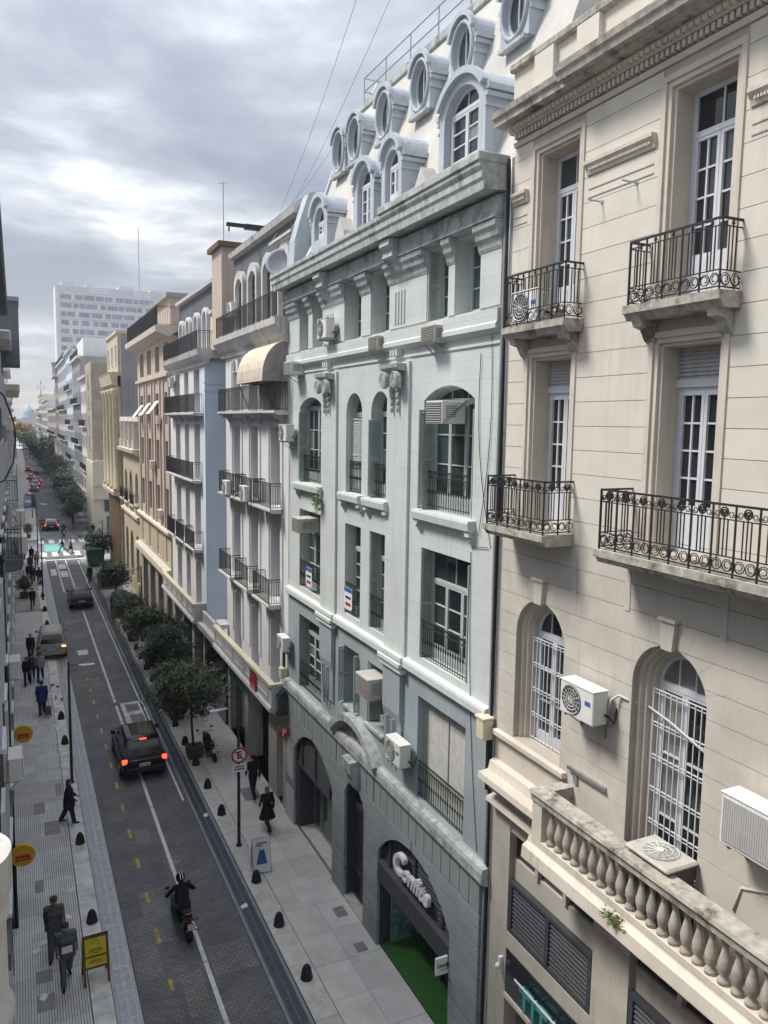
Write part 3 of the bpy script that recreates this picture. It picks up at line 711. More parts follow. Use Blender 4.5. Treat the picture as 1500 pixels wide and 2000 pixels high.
# storey 3
GR = ('glass', 'glass_cool', 'glass', 'glass_curtain')
window(gb, o3[0], FX+.34, 2, 3, 2, None, 'frame_green', GR, .35, 2); window(gb, o3[1], FX+.34, 1, 4, 2, None, 'frame_green', GR, .3, 1)
window(gb, o3[2], FX+.34, 1, 4, 2, None, 'frame_green', GR, .3, 1); window(gb, o3[3], FX+.34, 1, 3, 3, None, 'frame_green', ('glass', 'glass_green', 'glass_cool'), .3, 3)
SH = mt['shutter']
def side_shutter(o, x, h, w=.30, side=1, n=1, z=None, ang=0):
    for i in range(n):
        shutter(gb, w, h, (x, (o.y1-.045-.045*i) if side > 0 else (o.y0+.045+.045*i), (o.z0 if z is None else z)+.03), -PI/2+ang*side, SH)
for o, hh in zip(o3, (2.45, 2.2, 2.2, 2.45)):
    opening_rail(gb, o, FX+.14, .92); sill(gb, o, 12.9, mt['grey_wall'])
side_shutter(o3[0], FX-.06, 2.4, .36); side_shutter(o3[2], FX-.10, 2.15, .40, ang=.12); side_shutter(o3[3], FX-.16, 2.4, .46, ang=.10); side_shutter(o3[3], FX+.0, 2.4, .30, -1)
for yy in (o3[1].y0+.03, o3[1].c+.01): shutter(gb, .56, 2.2, (FX+.20, yy, 12.93), 0, SH)
# storey 2
window(gb, o2[0], FX+.36, 1, 3, 3, 11.2, 'frame_green', GR, .2, 2); window(gb, o2[1], FX+.36, 1, 4, 2, 11.2, 'frame_green', GR, .2, 1)
window(gb, o2[2], FX+.36, 1, 4, 2, 11.2, 'frame_green', ('glass_green', 'glass_cool'), .2, 1); window(gb, o2[3], FX+.36, 1, 3, 3, 11.15, 'frame_green', ('glass', 'glass_cool', 'glass'), .25, 2)
side_shutter(o2[3], FX-.02, 2.7, .36); side_shutter(o2[3], FX-.02, 2.7, .30, -1); side_shutter(o2[2], FX+.0, 2.7, .3)
for o in o2: opening_rail(gb, o, FX+.03, .95)
# storey 1
window(gb, o1[0], FX+.38, 1, 4, 3, 7.5, 'frame_green', GR, .3, 2); window(gb, o1[1], FX+.38, 1, 3, 2, None, 'frame_green', ('glass',), .1); window(gb, o1[2], FX+.38, 1, 3, 2, None, 'frame_green', ('glass', 'glass_curtain'), .1)
side_shutter(o1[1], FX-.22, 1.75, .5, ang=.15); side_shutter(o1[1], FX-.16, 1.75, .45, -1, ang=.1); side_shutter(o1[2], FX+.02, 1.75, .3)
opening_rail(gb, o1[0], FX+.06, .95); opening_rail(gb, o1[3], FX+.06, .95)
slats(gb, BD[0]+.04, BD[1]-.04, 5.48, 8.1, FX+.26, mt['roller_white'], .075)
MB().box(FX+.2, FX+.3, BD[0], BD[0]+.05, 5.45, 8.14).box(FX+.2, FX+.3, BD[1]-.05, BD[1], 5.45, 8.14).box(FX+.225, FX+.235, (BD[0]+BD[1])/2-.03, (BD[0]+BD[1])/2+.03, 5.45, 8.14).build('shutter_guide', mt['frame_green'], gb)
for o in o1[1:3]: MB().box(FX-.10, FX+.3, o.y0-.06, o.y1+.06, 6.22, 6.31).build('window_sill', mt['grey_trim'], gb)
# attic storey
for i, o in enumerate(o4):
    window(gb, o, FX+.40, 1, 3, 2, None, 'frame_green', ('glass', 'glass_cool'), 0)
    if i in (2, 3, 5): shutter(gb, .5, 1.55, (FX+.32, o.y0+.03, 17.45), 0, SH)
    if i == 4:
        shutter(gb, .46, 1.55, (FX-.02, o.y1-.05, 17.45), -PI/2+.2, SH)
for (a, b) in ((26.2, 27.3), (24.88, 25.30), (20.18, 20.85), (15.58, 15.88), (22.1, 23.95), (16.9, 18.98), (13.72, 14.52)):
    w = b-a
    MB().prism([(FX-.02, 18.55), (FX-.04, 18.55), (FX-.07, 18.62), (FX-.09, 18.74), (FX-.16, 18.80), (FX-.18, 18.92), (FX-.24, 18.98), (FX-.24, 19.1), (FX-.02, 19.1)], max(GY0, a-.04), min(GY1, b+.04), 'y').build('pier_capital', mt['grey_trim'], gb, recalc=True)
    MB().box(FX-.03, FX+.01, a+.005, b-.005, 17.44, 18.55).build('pier', mt['grey_wall'], gb)
# belts, cornices
G = mt['grey_trim']
cornice(gb, [(FX, 17.38), (FX-.12, 17.36), (FX-.12, 17.10), (FX-.16, 17.06), (FX-.16, 16.96), (FX-.06, 16.88), (FX, 16.86)], GY0, GY1, mt['grey_wall'], 'sill_course')
cornice(gb, [(FX, 16.72), (FX-.035, 16.70), (FX-.035, 16.66), (FX, 16.62)], GY0, GY1, mt['grey_wall'], 'string_course')
cornice(gb, [(FX, 19.60), (FX-.20, 19.55), (FX-.20, 19.25), (FX-.28, 19.12), (FX-.02, 19.10)], GY0, GY1, G, 'architrave')
cornice(gb, [(FX, 19.62), (FX-.58, 19.58), (FX-.60, 19.74), (FX-.64, 19.80), (FX-.64, 19.93), (FX-.69, 20.0), (FX-.69, 20.10), (FX-.45, 20.14), (FX, 20.22)], GY0-.1, GY1+.1, G, 'cornice')
MB().box(FX-.74, FX, 13.55, 18.3, 20.10, 20.28).box(FX-.70, FX, 13.60, 18.25, 20.0, 20.10).build('cornice_step', G, gb, bevel=.02)
for y in (18.35, 23.30):
    mb = MB().prism([(FX, 19.58), (FX-.50, 19.56), (FX-.52, 19.40), (FX-.40, 19.28), (FX-.42, 19.14), (FX-.26, 19.0), (FX-.20, 18.82), (FX-.08, 18.74), (FX, 18.72)], y-.28, y+.28, 'y'); mb.build('console', G, gb, recalc=True)
    mb = MB()
    for k in range(4): mb.box(FX-.065, FX-.03, y-.30+.17*k, y-.22+.17*k, 17.55, 18.35)
    mb.build('flute', mt['grey_wall'], gb)
    p0, p1 = (17.68, 18.93) if y < 20 else (22.62, 23.90)
    MB().box(FX-.075, FX+.01, p0, p1, 8.96, 16.55).build('pilaster', mt['grey_wall'], gb)
    # ionic capital with volutes and drops
    cap = MB().prism([(FX-.07, 16.50), (FX-.36, 16.50), (FX-.34, 16.40), (FX-.26, 16.34), (FX-.07, 16.30)], y-.52, y+.52, 'y').build('capital', G, gb, recalc=True)
    for s in (-1, 1):
        mb = MB(); c = (FX-.22, y+s*.33, 16.10)
        mb.lathe([(.21, -.10), (.22, 0), (.19, .04), (.17, .03), (.13, .06), (.10, .04), (.06, .09), (.001, .10)][::1], (c[0]-.02, c[1], c[2]), 14, 'x')
        for q in (.19, .12, .06): mb.ring((c[0]-.12, c[1], c[2]), q, .022, 'x', 12, 4)
        mb.build('volute', G, cap)
        mb = MB()
        for k in range(4): mb.ball((FX-.13, y+s*.17, 15.86-k*.17), .07-.008*k, .07-.008*k, .085, 7, 5)
        mb.build('drop', G, cap)
    for k in (-1, 0, 1): MB().box(FX-.2, FX-.06, y-.05+.16*k, y+.05+.16*k, 16.72, 16.86).build('gutta', mt['grey_wall'], gb)
    # foot of the pilaster: stepped moulding and tapered bracket
    for z0, z1, pr in ((8.80, 8.95, .20), (8.64, 8.78, .25), (8.48, 8.62, .20)): MB().box(FX-pr, FX, p0-.05, p1+.05, z0, z1).build('pilaster_base', mt['grey_wall'], gb, bevel=.02)
    MB().prism([(FX, 8.46), (FX-.13, 8.44), (FX-.13, 7.3), (FX-.07, 7.0), (FX-.06, 6.0), (FX, 5.95)], p0+.1, p1-.1, 'y').build('tapered_panel', mt['grey_low'], gb, recalc=True)
    for k in (-1, 1): MB().tube([(FX-.13, y+k*.2, 7.1), (FX-.13, y+k*.17, 6.5), (FX-.08, y+k*.12, 5.8)], .035, 6).build('moulding', mt['grey_low'], gb)
cornice(gb, [(FX, 8.96), (FX-.13, 8.92), (FX-.15, 8.86), (FX-.15, 8.72), (FX-.05, 8.62), (FX, 8.62)], GY0, GY1, mt['grey_wall'], 'belt_course')
cornice(gb, [(FX-.05, 5.44), (FX-.20, 5.40), (FX-.23, 5.30), (FX-.23, 5.08), (FX-.10, 5.0), (FX-.05, 4.98)], GY0-.22, GY1+.02, G, 'ground_cornice')
MB().box(FX-.05, FX+.02, GY0, GY1, 4.99, 5.449).build('cornice_bed', mt['grey_low'], gb)
# arched pediment above the door
def arc_ring(c, hw, rise, z, t, n=16, drop=0):
    r = (hw*hw+rise*rise)/(2*rise); zc = z+rise-r; a = math.asin(hw/r)
    o_ = [(c+r*math.sin(-a+2*a*i/n), zc+r*math.cos(-a+2*a*i/n)) for i in range(n+1)]
    i_ = [(c+(r-t)*math.sin(-a+2*a*i/n), zc+(r-t)*math.cos(-a+2*a*i/n)) for i in range(n+1)]
    return o_+i_[::-1]
ped = MB().prism(arc_ring(20.70, 1.75, .85, 5.42, .22), FX-.34, FX, 'x').build('arched_pediment', G, gb, recalc=True)
MB().prism(arc_ring(20.70, 1.45, .62, 5.42, .14), FX-.20, FX, 'x').build('inner_moulding', G, ped, recalc=True)
MB().prism([(19.25, 5.42), (22.15, 5.42), (21.6, 5.80), (20.7, 5.98), (19.8, 5.80)], FX-.05, FX, 'x').build('tympanum', mt['slab'], ped, recalc=True)
# rusticated ground floor
og = [Op(22.55, 26.40, 0, 4.02, .95), Op(20.0, 21.5, 0, 4.10, .5), Op(14.92, 19.0, 0, 3.98, 1.05)]
wall(gb, GY0, GY1, 0, 5.0, og, FX-.03, mt['louver'], .34, 'joint_wall')
lv = [0, .75, 1.02, 1.42, 1.82, 2.22, 2.62, 3.02, 3.42, 3.82, 4.22]
blocks(gb, GY0, GY1, lv, og, FX-.12, FX-.028, mt['grey_block'], j=.05)
for yy0, yy1 in ((13.68, 19.3), (19.35, 22.2), (22.25, 27.42)):        # flat arch stones under the cornice
    n = max(2, round((yy1-yy0)/.44))
    for i in range(n):
        a, b = yy0+(yy1-yy0)*i/n+.016, yy0+(yy1-yy0)*(i+1)/n-.016
        MB().box(FX-.12, FX-.028, a, b, 4.24, 4.96).build('arch_stone', mt['grey_block'], gb)
ks = MB().prism([(FX-.03, 4.98), (FX-.42, 4.95), (FX-.40, 4.6), (FX-.26, 4.4), (FX-.20, 4.1), (FX-.03, 4.0)], 20.42, 21.08, 'y').build('keystone_console', G, gb, recalc=True)
for o, zl in ((og[0], 2.55), (og[2], 2.66)):
    z = zl+.03; mb = MB()
    while z < o.z1-.05:
        h = o.half(z+.05)-.03
        if h > .15: MB().add([(FX+.02, o.c-h, z), (FX+.02, o.c+h, z), (FX+.10, o.c+h, z+.065), (FX+.10, o.c-h, z+.065), (FX+.10, o.c-h, z+.05), (FX+.10, o.c+h, z+.05), (FX+.02, o.c+h, z-.015), (FX+.02, o.c-h, z-.015)], [(3,2,1,0),(7,6,5,4),(0,1,6,7),(2,3,4,5)]).build('louvre_slat', mt['louver'], gb)
        z += .135
    MB().prism(o.poly(14, .0, zl), FX+.13, FX+.15, 'x').build('louvre_back', mt['dark'], gb, recalc=True)
    for f in (.14, .5, .86):
        y = o.y0+(o.y1-o.y0)*f; dy = abs(y-o.c); zz = o.zc+math.sqrt(max(0, o.r**2-dy*dy)) if o.rise else o.z1
        MB().box(FX-.01, FX+.03, y-.05, y+.05, zl, min(zz, o.z1)-.02).build('louvre_mullion', mt['louver'], gb)
    MB().box(FX-.02, FX+.12, o.y0+.02, o.y1-.02, zl-.08, zl).build('louvre_sill', mt['louver'], gb)
# door
mb = MB(); d = og[1]
mb.box(FX+.24, FX+.30, d.y0, d.y1, 0.12, 4.1); dr = mb.build('door', mt['dark'], gb)
mb = MB()
for y0, y1 in ((20.04, 20.72), (20.76, 21.46)):
    mb.box(FX+.19, FX+.24, y0, y0+.08, .14, 3.2); mb.box(FX+.19, FX+.24, y1-.08, y1, .14, 3.2)
    for z in (.14, 1.0, 3.1): mb.box(FX+.19, FX+.24, y0+.08, y1-.08, z, z+.1)
    for k in range(5): mb.bar((FX+.2, y0+.13+.10*k, 1.1), (FX+.2, y0+.13+.10*k, 3.1), .010)
mb.box(FX+.17, FX+.24, 20.0, 21.5, 3.2, 3.34)
for k in range(7): mb.bar((FX+.2, 20.13+.2*k, 3.34), (FX+.2, 20.13+.2*k, 3.6+.4*math.sin(PI*(k+.5)/7)), .010)
mb.build('door_leaf', mt['louver'], dr); MB().box(FX-.12, FX+.3, 19.95, 21.55, 0, .13).build('door_step', mt['granite'], gb)
for y in (19.6, 22.1): MB().box(FX-.10, FX-.09, y-.16, y+.16, .9, 1.75).build('meter_panel', mt['louver'], gb)
# left shop: set-back glazing on a plinth, tiled jamb
mb = MB(); mb.box(FX+.02, FX+2.5, 22.56, 26.39, 0, .14); mb.build('shop_floor', mt['granite'], gb)
MB().box(FX-.03, FX+.6, 26.02, 26.38, .14, 2.5).build('shop_column', mt['louver'], gb)
sg = MB()
for y0, y1 in ((25.2, 25.95), (23.6, 25.1), (22.7, 23.5)):
    for a, b, c, d_ in ((y0, y0+.07, .2, 2.48), (y1-.07, y1, .2, 2.48), (y0+.07, y1-.07, .2, .3), (y0+.07, y1-.07, 2.4, 2.48)): sg.box(FX+.5, FX+.57, a, b, c, d_)
sg = sg.build('shop_window', mt['steel'], gb)
for y0, y1 in ((25.27, 25.88), (23.67, 25.03), (22.77, 23.43)): pane(sg, y0, y1, .3, 2.4, FX+.53, mt['glass_cool'])
MB().box(FX-.14, FX-.09, 26.5, 27.2, 1.75, 3.05).box(FX-.145, FX-.14, 26.5, 27.2, 2.38, 2.41).build('notice_panel', mt['white_trim'], gb)
MB().box(FX-.13, FX-.09, 26.42, 27.40, 0, 1.35).build('stone_dado', mt['granite'], gb)
ps = thing('parking_sign', 'small red square sign with white P beside louvred shop arch', 'sign', (FX-.09, 26.9, 3.3))
MB().box(FX-.55, FX-.15, 26.88, 26.94, 3.3, 3.62).build('panel', mt['red'], ps); MB().bar((FX-.6, 26.91, 3.46), (FX-.08, 26.91, 3.46), .015).build('arm', mt['pole'], ps)
lettering(ps, 'P', .30, mt['white'], (FX-.35, 26.875, 3.46), FACE_CAM, .004, 0, .008)
lp = thing('shop_lamp', 'small amber lamp glowing inside the left shop window', 'lamp', (FX+.95, 22.95, 1.3))
MB().ball((FX+.75, 23.05, 1.42), .11, .11, .15, 10, 6).build('bulb', M('amber bulb', (.8,.4,.1), .5, 0, 1, 0, emit=(1,.42,.08), estr=3.0), lp); MB().bar((FX+.75, 23.05, .14), (FX+.75, 23.05, 1.3), .02).build('stem', mt['pole'], lp)
# right shop
MB().box(FX+.0, FX+2.5, 14.95, 18.98, 0, .07).build('turf_floor', mt['grass_mat'], gb)
MB().box(FX+2.3, FX+2.5, 14.9, 19.0, .07, 2.7).build('shop_back_wall', mt['dark'], gb)
cn = MB().prism([(FX+.1, 2.70), (FX-.02, 2.70), (FX-.12, 2.62), (FX-.14, 2.10), (FX+.1, 2.10)], 14.94, 18.98, 'y').build('shop_canopy', mt['louver'], gb, recalc=True)
sg = MB()
for a, b in ((14.95, 15.02), (16.35, 16.42), (16.9, 16.97)): sg.box(FX+.85, FX+.92, a, b, .07, 2.3)
sg.box(FX+.85, FX+.92, 15.02, 16.35, .07, .16); sg.box(FX+.85, FX+.92, 15.02, 16.9, 2.2, 2.3); sg = sg.build('shop_window', mt['louver'], gb)
pane(sg, 15.02, 16.35, .16, 2.2, FX+.88, mt['glass_green']); pane(sg, 16.42, 16.9, .07, 2.2, FX+.88, mt['glass'])
bd = MB(); pw = MB().box(FX+.3, FX+1.6, 18.88, 18.95, .07, 2.2).build('poster_wall', M('teal mural print', (.20,.36,.36), .6, .5, 5, .0, patch=.9, patchcol=(.05,.12,.13)), gb)
MB().ring((FX+.75, 18.87, 1.45), .13, .03, 'y', 14, 4).prism([(FX+.64, 1.38), (FX+.86, 1.38), (FX+.75, 1.12)], 18.86, 18.875, 'y').build('pin_mark', M('dark green print', (.03,.15,.07), .6, 0, 1, 0), pw)
for k in range(4): MB().box(FX+1.1+.25*k, FX+1.2+.25*k, 15.1+.5*k, 15.7+.5*k, .07, .5+.25*(k % 2)).build('display_stand', mt['wood'], gb)
ss = thing('shop_sign', 'chunky white script lettering fixed over dark shop louvres', 'sign', (FX-.1, 16.9, 3.0))
lettering(ss, 'C', .85, mt['white'], (FX-.12, 17.66, 3.28), FACE_STREET, .06, .25, .016); lettering(ss, 'onfite', .62, mt['white'], (FX-.12, 16.68, 3.20), FACE_STREET, .05, .25, .012, 1.0)
MB().box(FX-.06, FX-.02, 15.95, 17.9, 3.12, 3.17).build('mounting_rail', mt['pole'], ss)
hs = thing('hanging_sign', 'small white hanging sign with black script under shop canopy', 'sign', (FX-.05, 14.98, 2.0))
MB().box(FX-.44, FX-.02, 14.95, 15.02, 1.96, 2.40).build('box', mt['white'], hs, bevel=.01); MB().bar((FX-.05, 14.98, 2.2), (FX+.02, 14.75, 2.2), .015).build('arm', mt['pole'], hs)
lettering(hs, 'Confite', .125, mt['black'], (FX-.23, 14.945, 2.20), FACE_CAM, .002, .25, .003); MB().box(FX-.34, FX-.12, 14.945, 14.949, 2.08, 2.095).build('underline', mt['black'], hs)
# mansard
MX0, MZ0, MX1, MZ1 = 9.35, 20.15, 11.4, 25.9
mans = MB().prism([(MX0, MZ0), (MX1, MZ1), (20, MZ1+.2), (20, MZ0)], GY0-.1, GY1-.05, 'y').build('mansard_roof', mt['mansard'], gb, recalc=True)
MB().box(MX1-.12, MX1+.25, GY0-.12, GY1-.04, MZ1-.12, MZ1+.16).build('ridge_cap', G, gb, bevel=.03)
rx = lambda z: MX0+(MX1-MX0)*(z-MZ0)/(MZ1-MZ0)
def dormer(yc, hw, z0, z1, rise, o, xf, key, dep=1.7, shoulder=.12, win=dict()):
    out_ = Op(yc-hw, yc+hw, z0, z1, rise).poly(14)
    d_ = wall(gb, 0, 0, 0, 0, [o], xf, mt['dormer'], dep, 'dormer', outer=out_)
    arc = Op(yc-hw-.05, yc+hw+.05, z0, z1+.06, rise+.02).poly(14)[2:]; inn = Op(yc-hw+.09, yc+hw-.09, z0, z1-.09, max(.05, rise-.06)).poly(14)[2:]
    MB().prism(arc+inn[::-1], xf-.12, xf, 'x').build('hood_moulding', mt['dormer'], d_, recalc=True)
    for s in (-1, 1):
        y = yc+s*hw
        for zz, e, t in ((z1-rise-.10, .13, .12), (z1-rise-.24, .08, .10), (z1-rise-.46, .045, .05)): MB().box(xf-.02, xf+dep*.72, min(y-s*.02, y+s*e), max(y-s*.02, y+s*e), zz-t/2, zz+t/2).build('side_moulding', mt['dormer'], d_)
    MB().box(xf-.08, xf+.1, yc-hw-.04, yc+hw+.04, z0-.10, z0).build('dormer_sill', G, d_)
    return d_
ob = Op(15.25, 16.75, 20.5, 22.5, .45); dormer(15.98, 1.02, 20.3, 22.78, .55, ob, 9.28, 1); window(gb, ob, 9.28+.22, 1, 4, 2, None, 'frame_white', ('glass_curtain', 'glass'), .1, 2, curtain=1)
oc_ = Op(19.2, 20.0, 20.9, 22.2, 'semi'); dormer(19.6, .62, 20.3, 22.55, .5, oc_, 9.28, 1); window(gb, oc_, 9.28+.18, 1, 2, 2, None, 'frame_white', ('glass_cool',), .1, 1)
ob2 = Op(20.98, 21.9, 20.5, 22.25, 'semi'); dormer(21.45, .72, 20.3, 22.5, .55, ob2, 9.28, 1); window(gb, ob2, 9.28+.18, 1, 3, 2, None, 'frame_white', ('glass_cool',), .1, 1)
oa = Op(24.65, 25.55, 21.0, 22.0, 'semi'); dormer(25.1, .75, 20.3, 22.4, .55, oa, 9.28, 1); window(gb, oa, 9.28+.18, 1, 2, 2, None, 'frame_white', ('glass',), .1, 1)
for yc in (15.58, 17.86, 20.10, 22.45, 24.70, 26.10):      # bull's-eye dormers
    z = 24.2; r_ = .43; rz_ = .60; xf = 10.35; hole = [(yc+r_*math.cos(2*PI*i/20), z+rz_*math.sin(2*PI*i/20)) for i in range(20)]
    ou = Op(yc-.56, yc+.56, 23.45, 25.02, .5).poly(12); d_ = wall(gb, 0, 0, 0, 0, [hole], xf, mt['dormer'], 1.2, 'bullseye_dormer', outer=ou)
    mb = MB(); mb.tube([(xf-.02, yc+(r_+.06)*math.cos(2*PI*i/20), z+(rz_+.06)*math.sin(2*PI*i/20)) for i in range(20)], .055, 6, closed=True); mb.build('round_surround', mt['dormer'], d_, smooth=True)
    arc = Op(yc-.62, yc+.62, 24.3, 25.10, .52).poly(12)[2:]; inn = Op(yc-.52, yc+.52, 24.3, 24.98, .44).poly(12)[2:]; MB().prism(arc+inn[::-1], xf-.12, xf, 'x').build('hood_moulding', mt['dormer'], d_, recalc=True)
    for s in (-1, 1):
        for zz, e in ((24.36, .12), (24.24, .07), (24.02, .04)): MB().box(xf, xf+.95, min(yc+s*.55, yc+s*(.56+e)), max(yc+s*.55, yc+s*(.56+e)), zz-.05, zz+.05).build('side_moulding', mt['dormer'], d_)
    MB().box(xf-.10, xf+.05, yc-.5, yc+.5, 23.38, 23.46).build('dormer_sill', G, d_)
    wn = MB().tube([(xf+.12, yc+(r_-.03)*math.cos(2*PI*i/20), z+(rz_-.03)*math.sin(2*PI*i/20)) for i in range(20)], .035, 4, closed=True).bar((xf+.12, yc, z-rz_+.02), (xf+.12, yc, z+rz_-.02), .018).build('round_window', mt['frame_white'], d_)
    MB().prism([(yc+(r_-.01)*math.cos(2*PI*i/20), z+(rz_-.01)*math.sin(2*PI*i/20)) for i in range(20)], xf+.15, xf+.17, 'x').build('pane', mt['glass_cool'], wn, recalc=True)
MB().prism([(9.1, 20.15), (9.1, 20.6), (9.5, 21.15), (10.0, 21.15), (10.2, 20.2)], 17.9, 18.35, 'y').build('chimney_block', mt['mansard'], gb, recalc=True)
for yy in (17.6, 22.9):
    MB().prism([(yy-.5, 20.2), (yy+.5, 20.2), (yy+.34, 20.75), (yy, 21.2), (yy-.34, 20.75)], 9.12, 9.5, 'x').build('parapet_ornament', mt['mansard'], gb, recalc=True)
mb = MB().prism([(8.95, 20.2), (9.0, 21.3), (9.2, 22.0), (9.5, 22.9), (9.75, 23.0), (9.8, 22.2), (9.6, 21.4), (9.5, 20.2)], 26.75, 27.35, 'y'); mb.build('end_volute', mt['dormer'], gb, recalc=True)
MB().prism([(9.0, 20.2), (9.9, 21.9), (10.3, 21.9), (9.5, 20.2)], 25.95, 26.35, 'y').build('raking_buttress', mt['dormer'], gb, recalc=True)
MB().prism([(MX0-.08, MZ0), (MX1-.05, MZ1+.1), (MX1+.35, MZ1+.1), (MX0+.5, MZ0)], GY1-.12, GY1+.06, 'y').build('verge', mt['dormer'], gb, recalc=True)
mb = MB()
for z in (26.5, 26.95): mb.bar((MX1+.05, 18.0-4.2, z), (MX1+.05, 26.5, z), .022, 5); mb.bar((MX1+.05, 26.5, z), (MX1+2.5, 26.5, z), .022, 5)
for i in range(8): mb.bar((MX1+.05, 14.0+1.785*i, 26.0), (MX1+.05, 14.0+1.785*i, 26.95), .022, 5)
mb.bar((MX1+.05, 26.5, 26.0), (MX1+.6, 26.5, 26.95), .02, 5); mb.build('roof_railing', mt['steel'], gb)
# leases and boards hung in the first-floor windows
for y, nm in ((25.15, 'white letting board hung on the railing of the leftmost second floor window'), (21.6, 'white letting board hung on a narrow second floor window railing')):
    t = thing('letting_board', nm, 'sign', (FX, y, 9.2))
    MB().prism([(y-.30, 9.40), (y-.22, 9.32), (y+.22, 9.32), (y+.30, 9.40), (y+.30, 10.0), (y-.30, 10.0)], FX-.03, FX-.015, 'x').build('board', mt['white'], t, recalc=True)
    MB().box(FX-.034, FX-.03, y-.30, y+.30, 9.86, 10.0).build('blue_band', mt['blue'], t)
    MB().box(FX-.034, FX-.03, y-.21, y+.21, 9.66, 9.73).build('black_print', mt['black'], t); MB().box(FX-.034, FX-.03, y-.20, y+.20, 9.44, 9.54).build('red_print', mt['red'], t)
# pipes and cables at the party line
pp = thing('drain_pipes', 'bundle of grey pipes and cables running up between the two facades', 'pipes', (FX, 13.5, 0))
for i, (y, x, r_) in enumerate(((13.62, FX-.02, .05), (13.52, FX-.05, .035), (13.45, FX-.02, .03))):
    MB().tube([(x, y+.02*math.sin(k*1.3+i), .2+k*2.0) for k in range(11)], r_, 7).build('pipe', [mt['party'], mt['cable'], mt['steel']][i], pp, smooth=True)
MB().box(FX-.02, FX+.4, 13.36, 13.70, 0, 20.2).build('gap_wall', mt['party'], pp)
jb = thing('junction_box', 'pale yellow junction box at the corner of the grey belt course', 'box', (FX-.18, 13.58, 8.35)); MB().box(FX-.32, FX-.06, 13.42, 13.72, 8.35, 8.8).build('case', mt['yellow_wall'], jb, bevel=.02); MB().box(FX-.34, FX-.05, 13.4, 13.74, 8.8, 8.84).build('lid', mt['yellow_wall'], jb)
MB().tube([(FX-.1, 13.55, 8.36), (FX-.1, 13.55, 7.2)], .05, 6).build('pipe', mt['cable'], jb)
jb2 = thing('junction_box', 'yellow junction box on a post at the far end of the grey facade', 'box', (FX-.15, 27.5, 5.3)); MB().box(FX-.3, FX-.02, 27.44, 27.75, 5.35, 5.75).build('case', mt['yellow_wall'], jb2, bevel=.02); MB().tube([(FX-.12, 27.6, 5.7), (FX-.12, 27.6, 7.0)], .05, 6).build('pipe', mt['cable'], jb2)
cb_ = thing('facade_cables', 'thin black cables hanging loosely across the grey facade', 'cables', (FX, 14.2, 9))
for a, b, s in (((FX-.03, 14.4, 16.5), (FX-.03, 13.8, 12.4), .25), ((FX-.03, 14.0, 16.9), (FX-.03, 14.3, 12.6), -.2), ((FX-.03, 13.9, 12.4), (FX-.03, 14.6, 12.3), .1), ((FX-.02, 14.6, 12.2), (FX-.02, 14.0, 5.5), .15), ((FX-.04, 26.9, 16.4), (FX-.04, 27.3, 9.2), .15)):
    MB().tube([(a[0], a[1]+(b[1]-a[1])*k/8+s*math.sin(PI*k/8), a[2]+(b[2]-a[2])*k/8) for k in range(9)], .008, 4).build('cable', mt['cable'], cb_)
# air conditioners on the grey front
ac_split((FX-.02, 17.5, 6.20), 'white split air conditioner with blue badge beside the pierced roller shutter', .85, .60, .32)
ac_box((FX+.1, 19.55, 7.30), 'aged box air conditioner filling a small first floor window', .9, .62, .55)
ac_split((FX-.02, 27.25, 6.55), 'white split air conditioner low at the far end of the grey front', .75, .5, .28, logo=None)
ac_split((FX-.02, 26.9, 14.30), 'white split air conditioner high at the far end of the grey front', .85, .58, .30, logo=None)
ac_split((FX-.04, 23.0, 17.55), 'cream split air conditioner on an attic pier with trailing pipes', .8, .58, .28, logo=None)
ac_box((FX, 26.15, 16.60), 'pale box air conditioner sticking out below the attic windows far left', .7, .45, .5, 'ac_white')
ac_box((FX, 19.4, 16.92), 'dark grilled box air conditioner under the middle attic window', .55, .38, .32)
ac_box((FX, 16.25, 16.85), 'dark grilled box air conditioner under the right attic window', .62, .40, .35)
ac_box((FX+.1, 15.75, 15.0), 'window air conditioner on struts inside the wide arched window', .75, .52, .5, 'ac_white', strut=True)
ac_box((FX+.12, 25.2, 11.25), 'cream box air conditioner braced in the leftmost second floor window', .8, .5, .62, 'ac_beige', strut=True)
fl = thing('satellite_dish', 'round grey satellite dish on the roof edge of the grey house', 'dish', (9.1, 28.6, 20.15))
mb = MB(); rr = .62
mb.lathe([(.001, 0), (.2, .012), (.4, .05), (.55, .10), (rr, .14), (rr, .155), (.5, .10), (.3, .04), (.001, .02)], (0, 0, 0), 22)
dm = mb.mesh('reflector', mt['ac_dark'], smooth=True); dm.materials.clear(); dm.materials.append(M('grey dish paint', (.28,.30,.34), .6, .08, 3, 0))
link('reflector', dm, fl, (0, -.1, .75), (rad(68), 0, rad(-25))); MB().bar((0, 0, 0), (0, 0, .75), .03, 6).build('mast', mt['steel'], fl); fl.location = (9.15, 28.7, 20.0)
for ch in fl.children:
    if ch.name.startswith('mast'): ch.data.transform(Matrix.Translation((9.1, 28.6, 20.15)))
fp = thing('wall_plant', 'small green plant growing from the ledge below an arched window', 'plant', (FX-.22, 23.85, 12.6)); mb = MB(); random.seed(5)
for k in range(160):
    c = Vector((FX-.22+random.gauss(0, .07), 23.82+random.gauss(0, .12), 12.55+random.gauss(0, .17)-.1)); a = Vector((random.gauss(0, 1), random.gauss(0, 1), random.gauss(0, 1))).normalized()*.06; b = a.orthogonal().normalized()*.025
    mb.add([tuple(c-a), tuple(c+b), tuple(c+a), tuple(c-b)], [(0,1,2,3)])
mb.build('foliage', M('ledge leaves', (.09,.13,.035), .7, .3, 9, 0), fp); MB().tube([(FX-.2, 23.85, 12.9), (FX-.22, 23.82, 12.55)], .015, 5).build('stem', mt['wood'], fp)
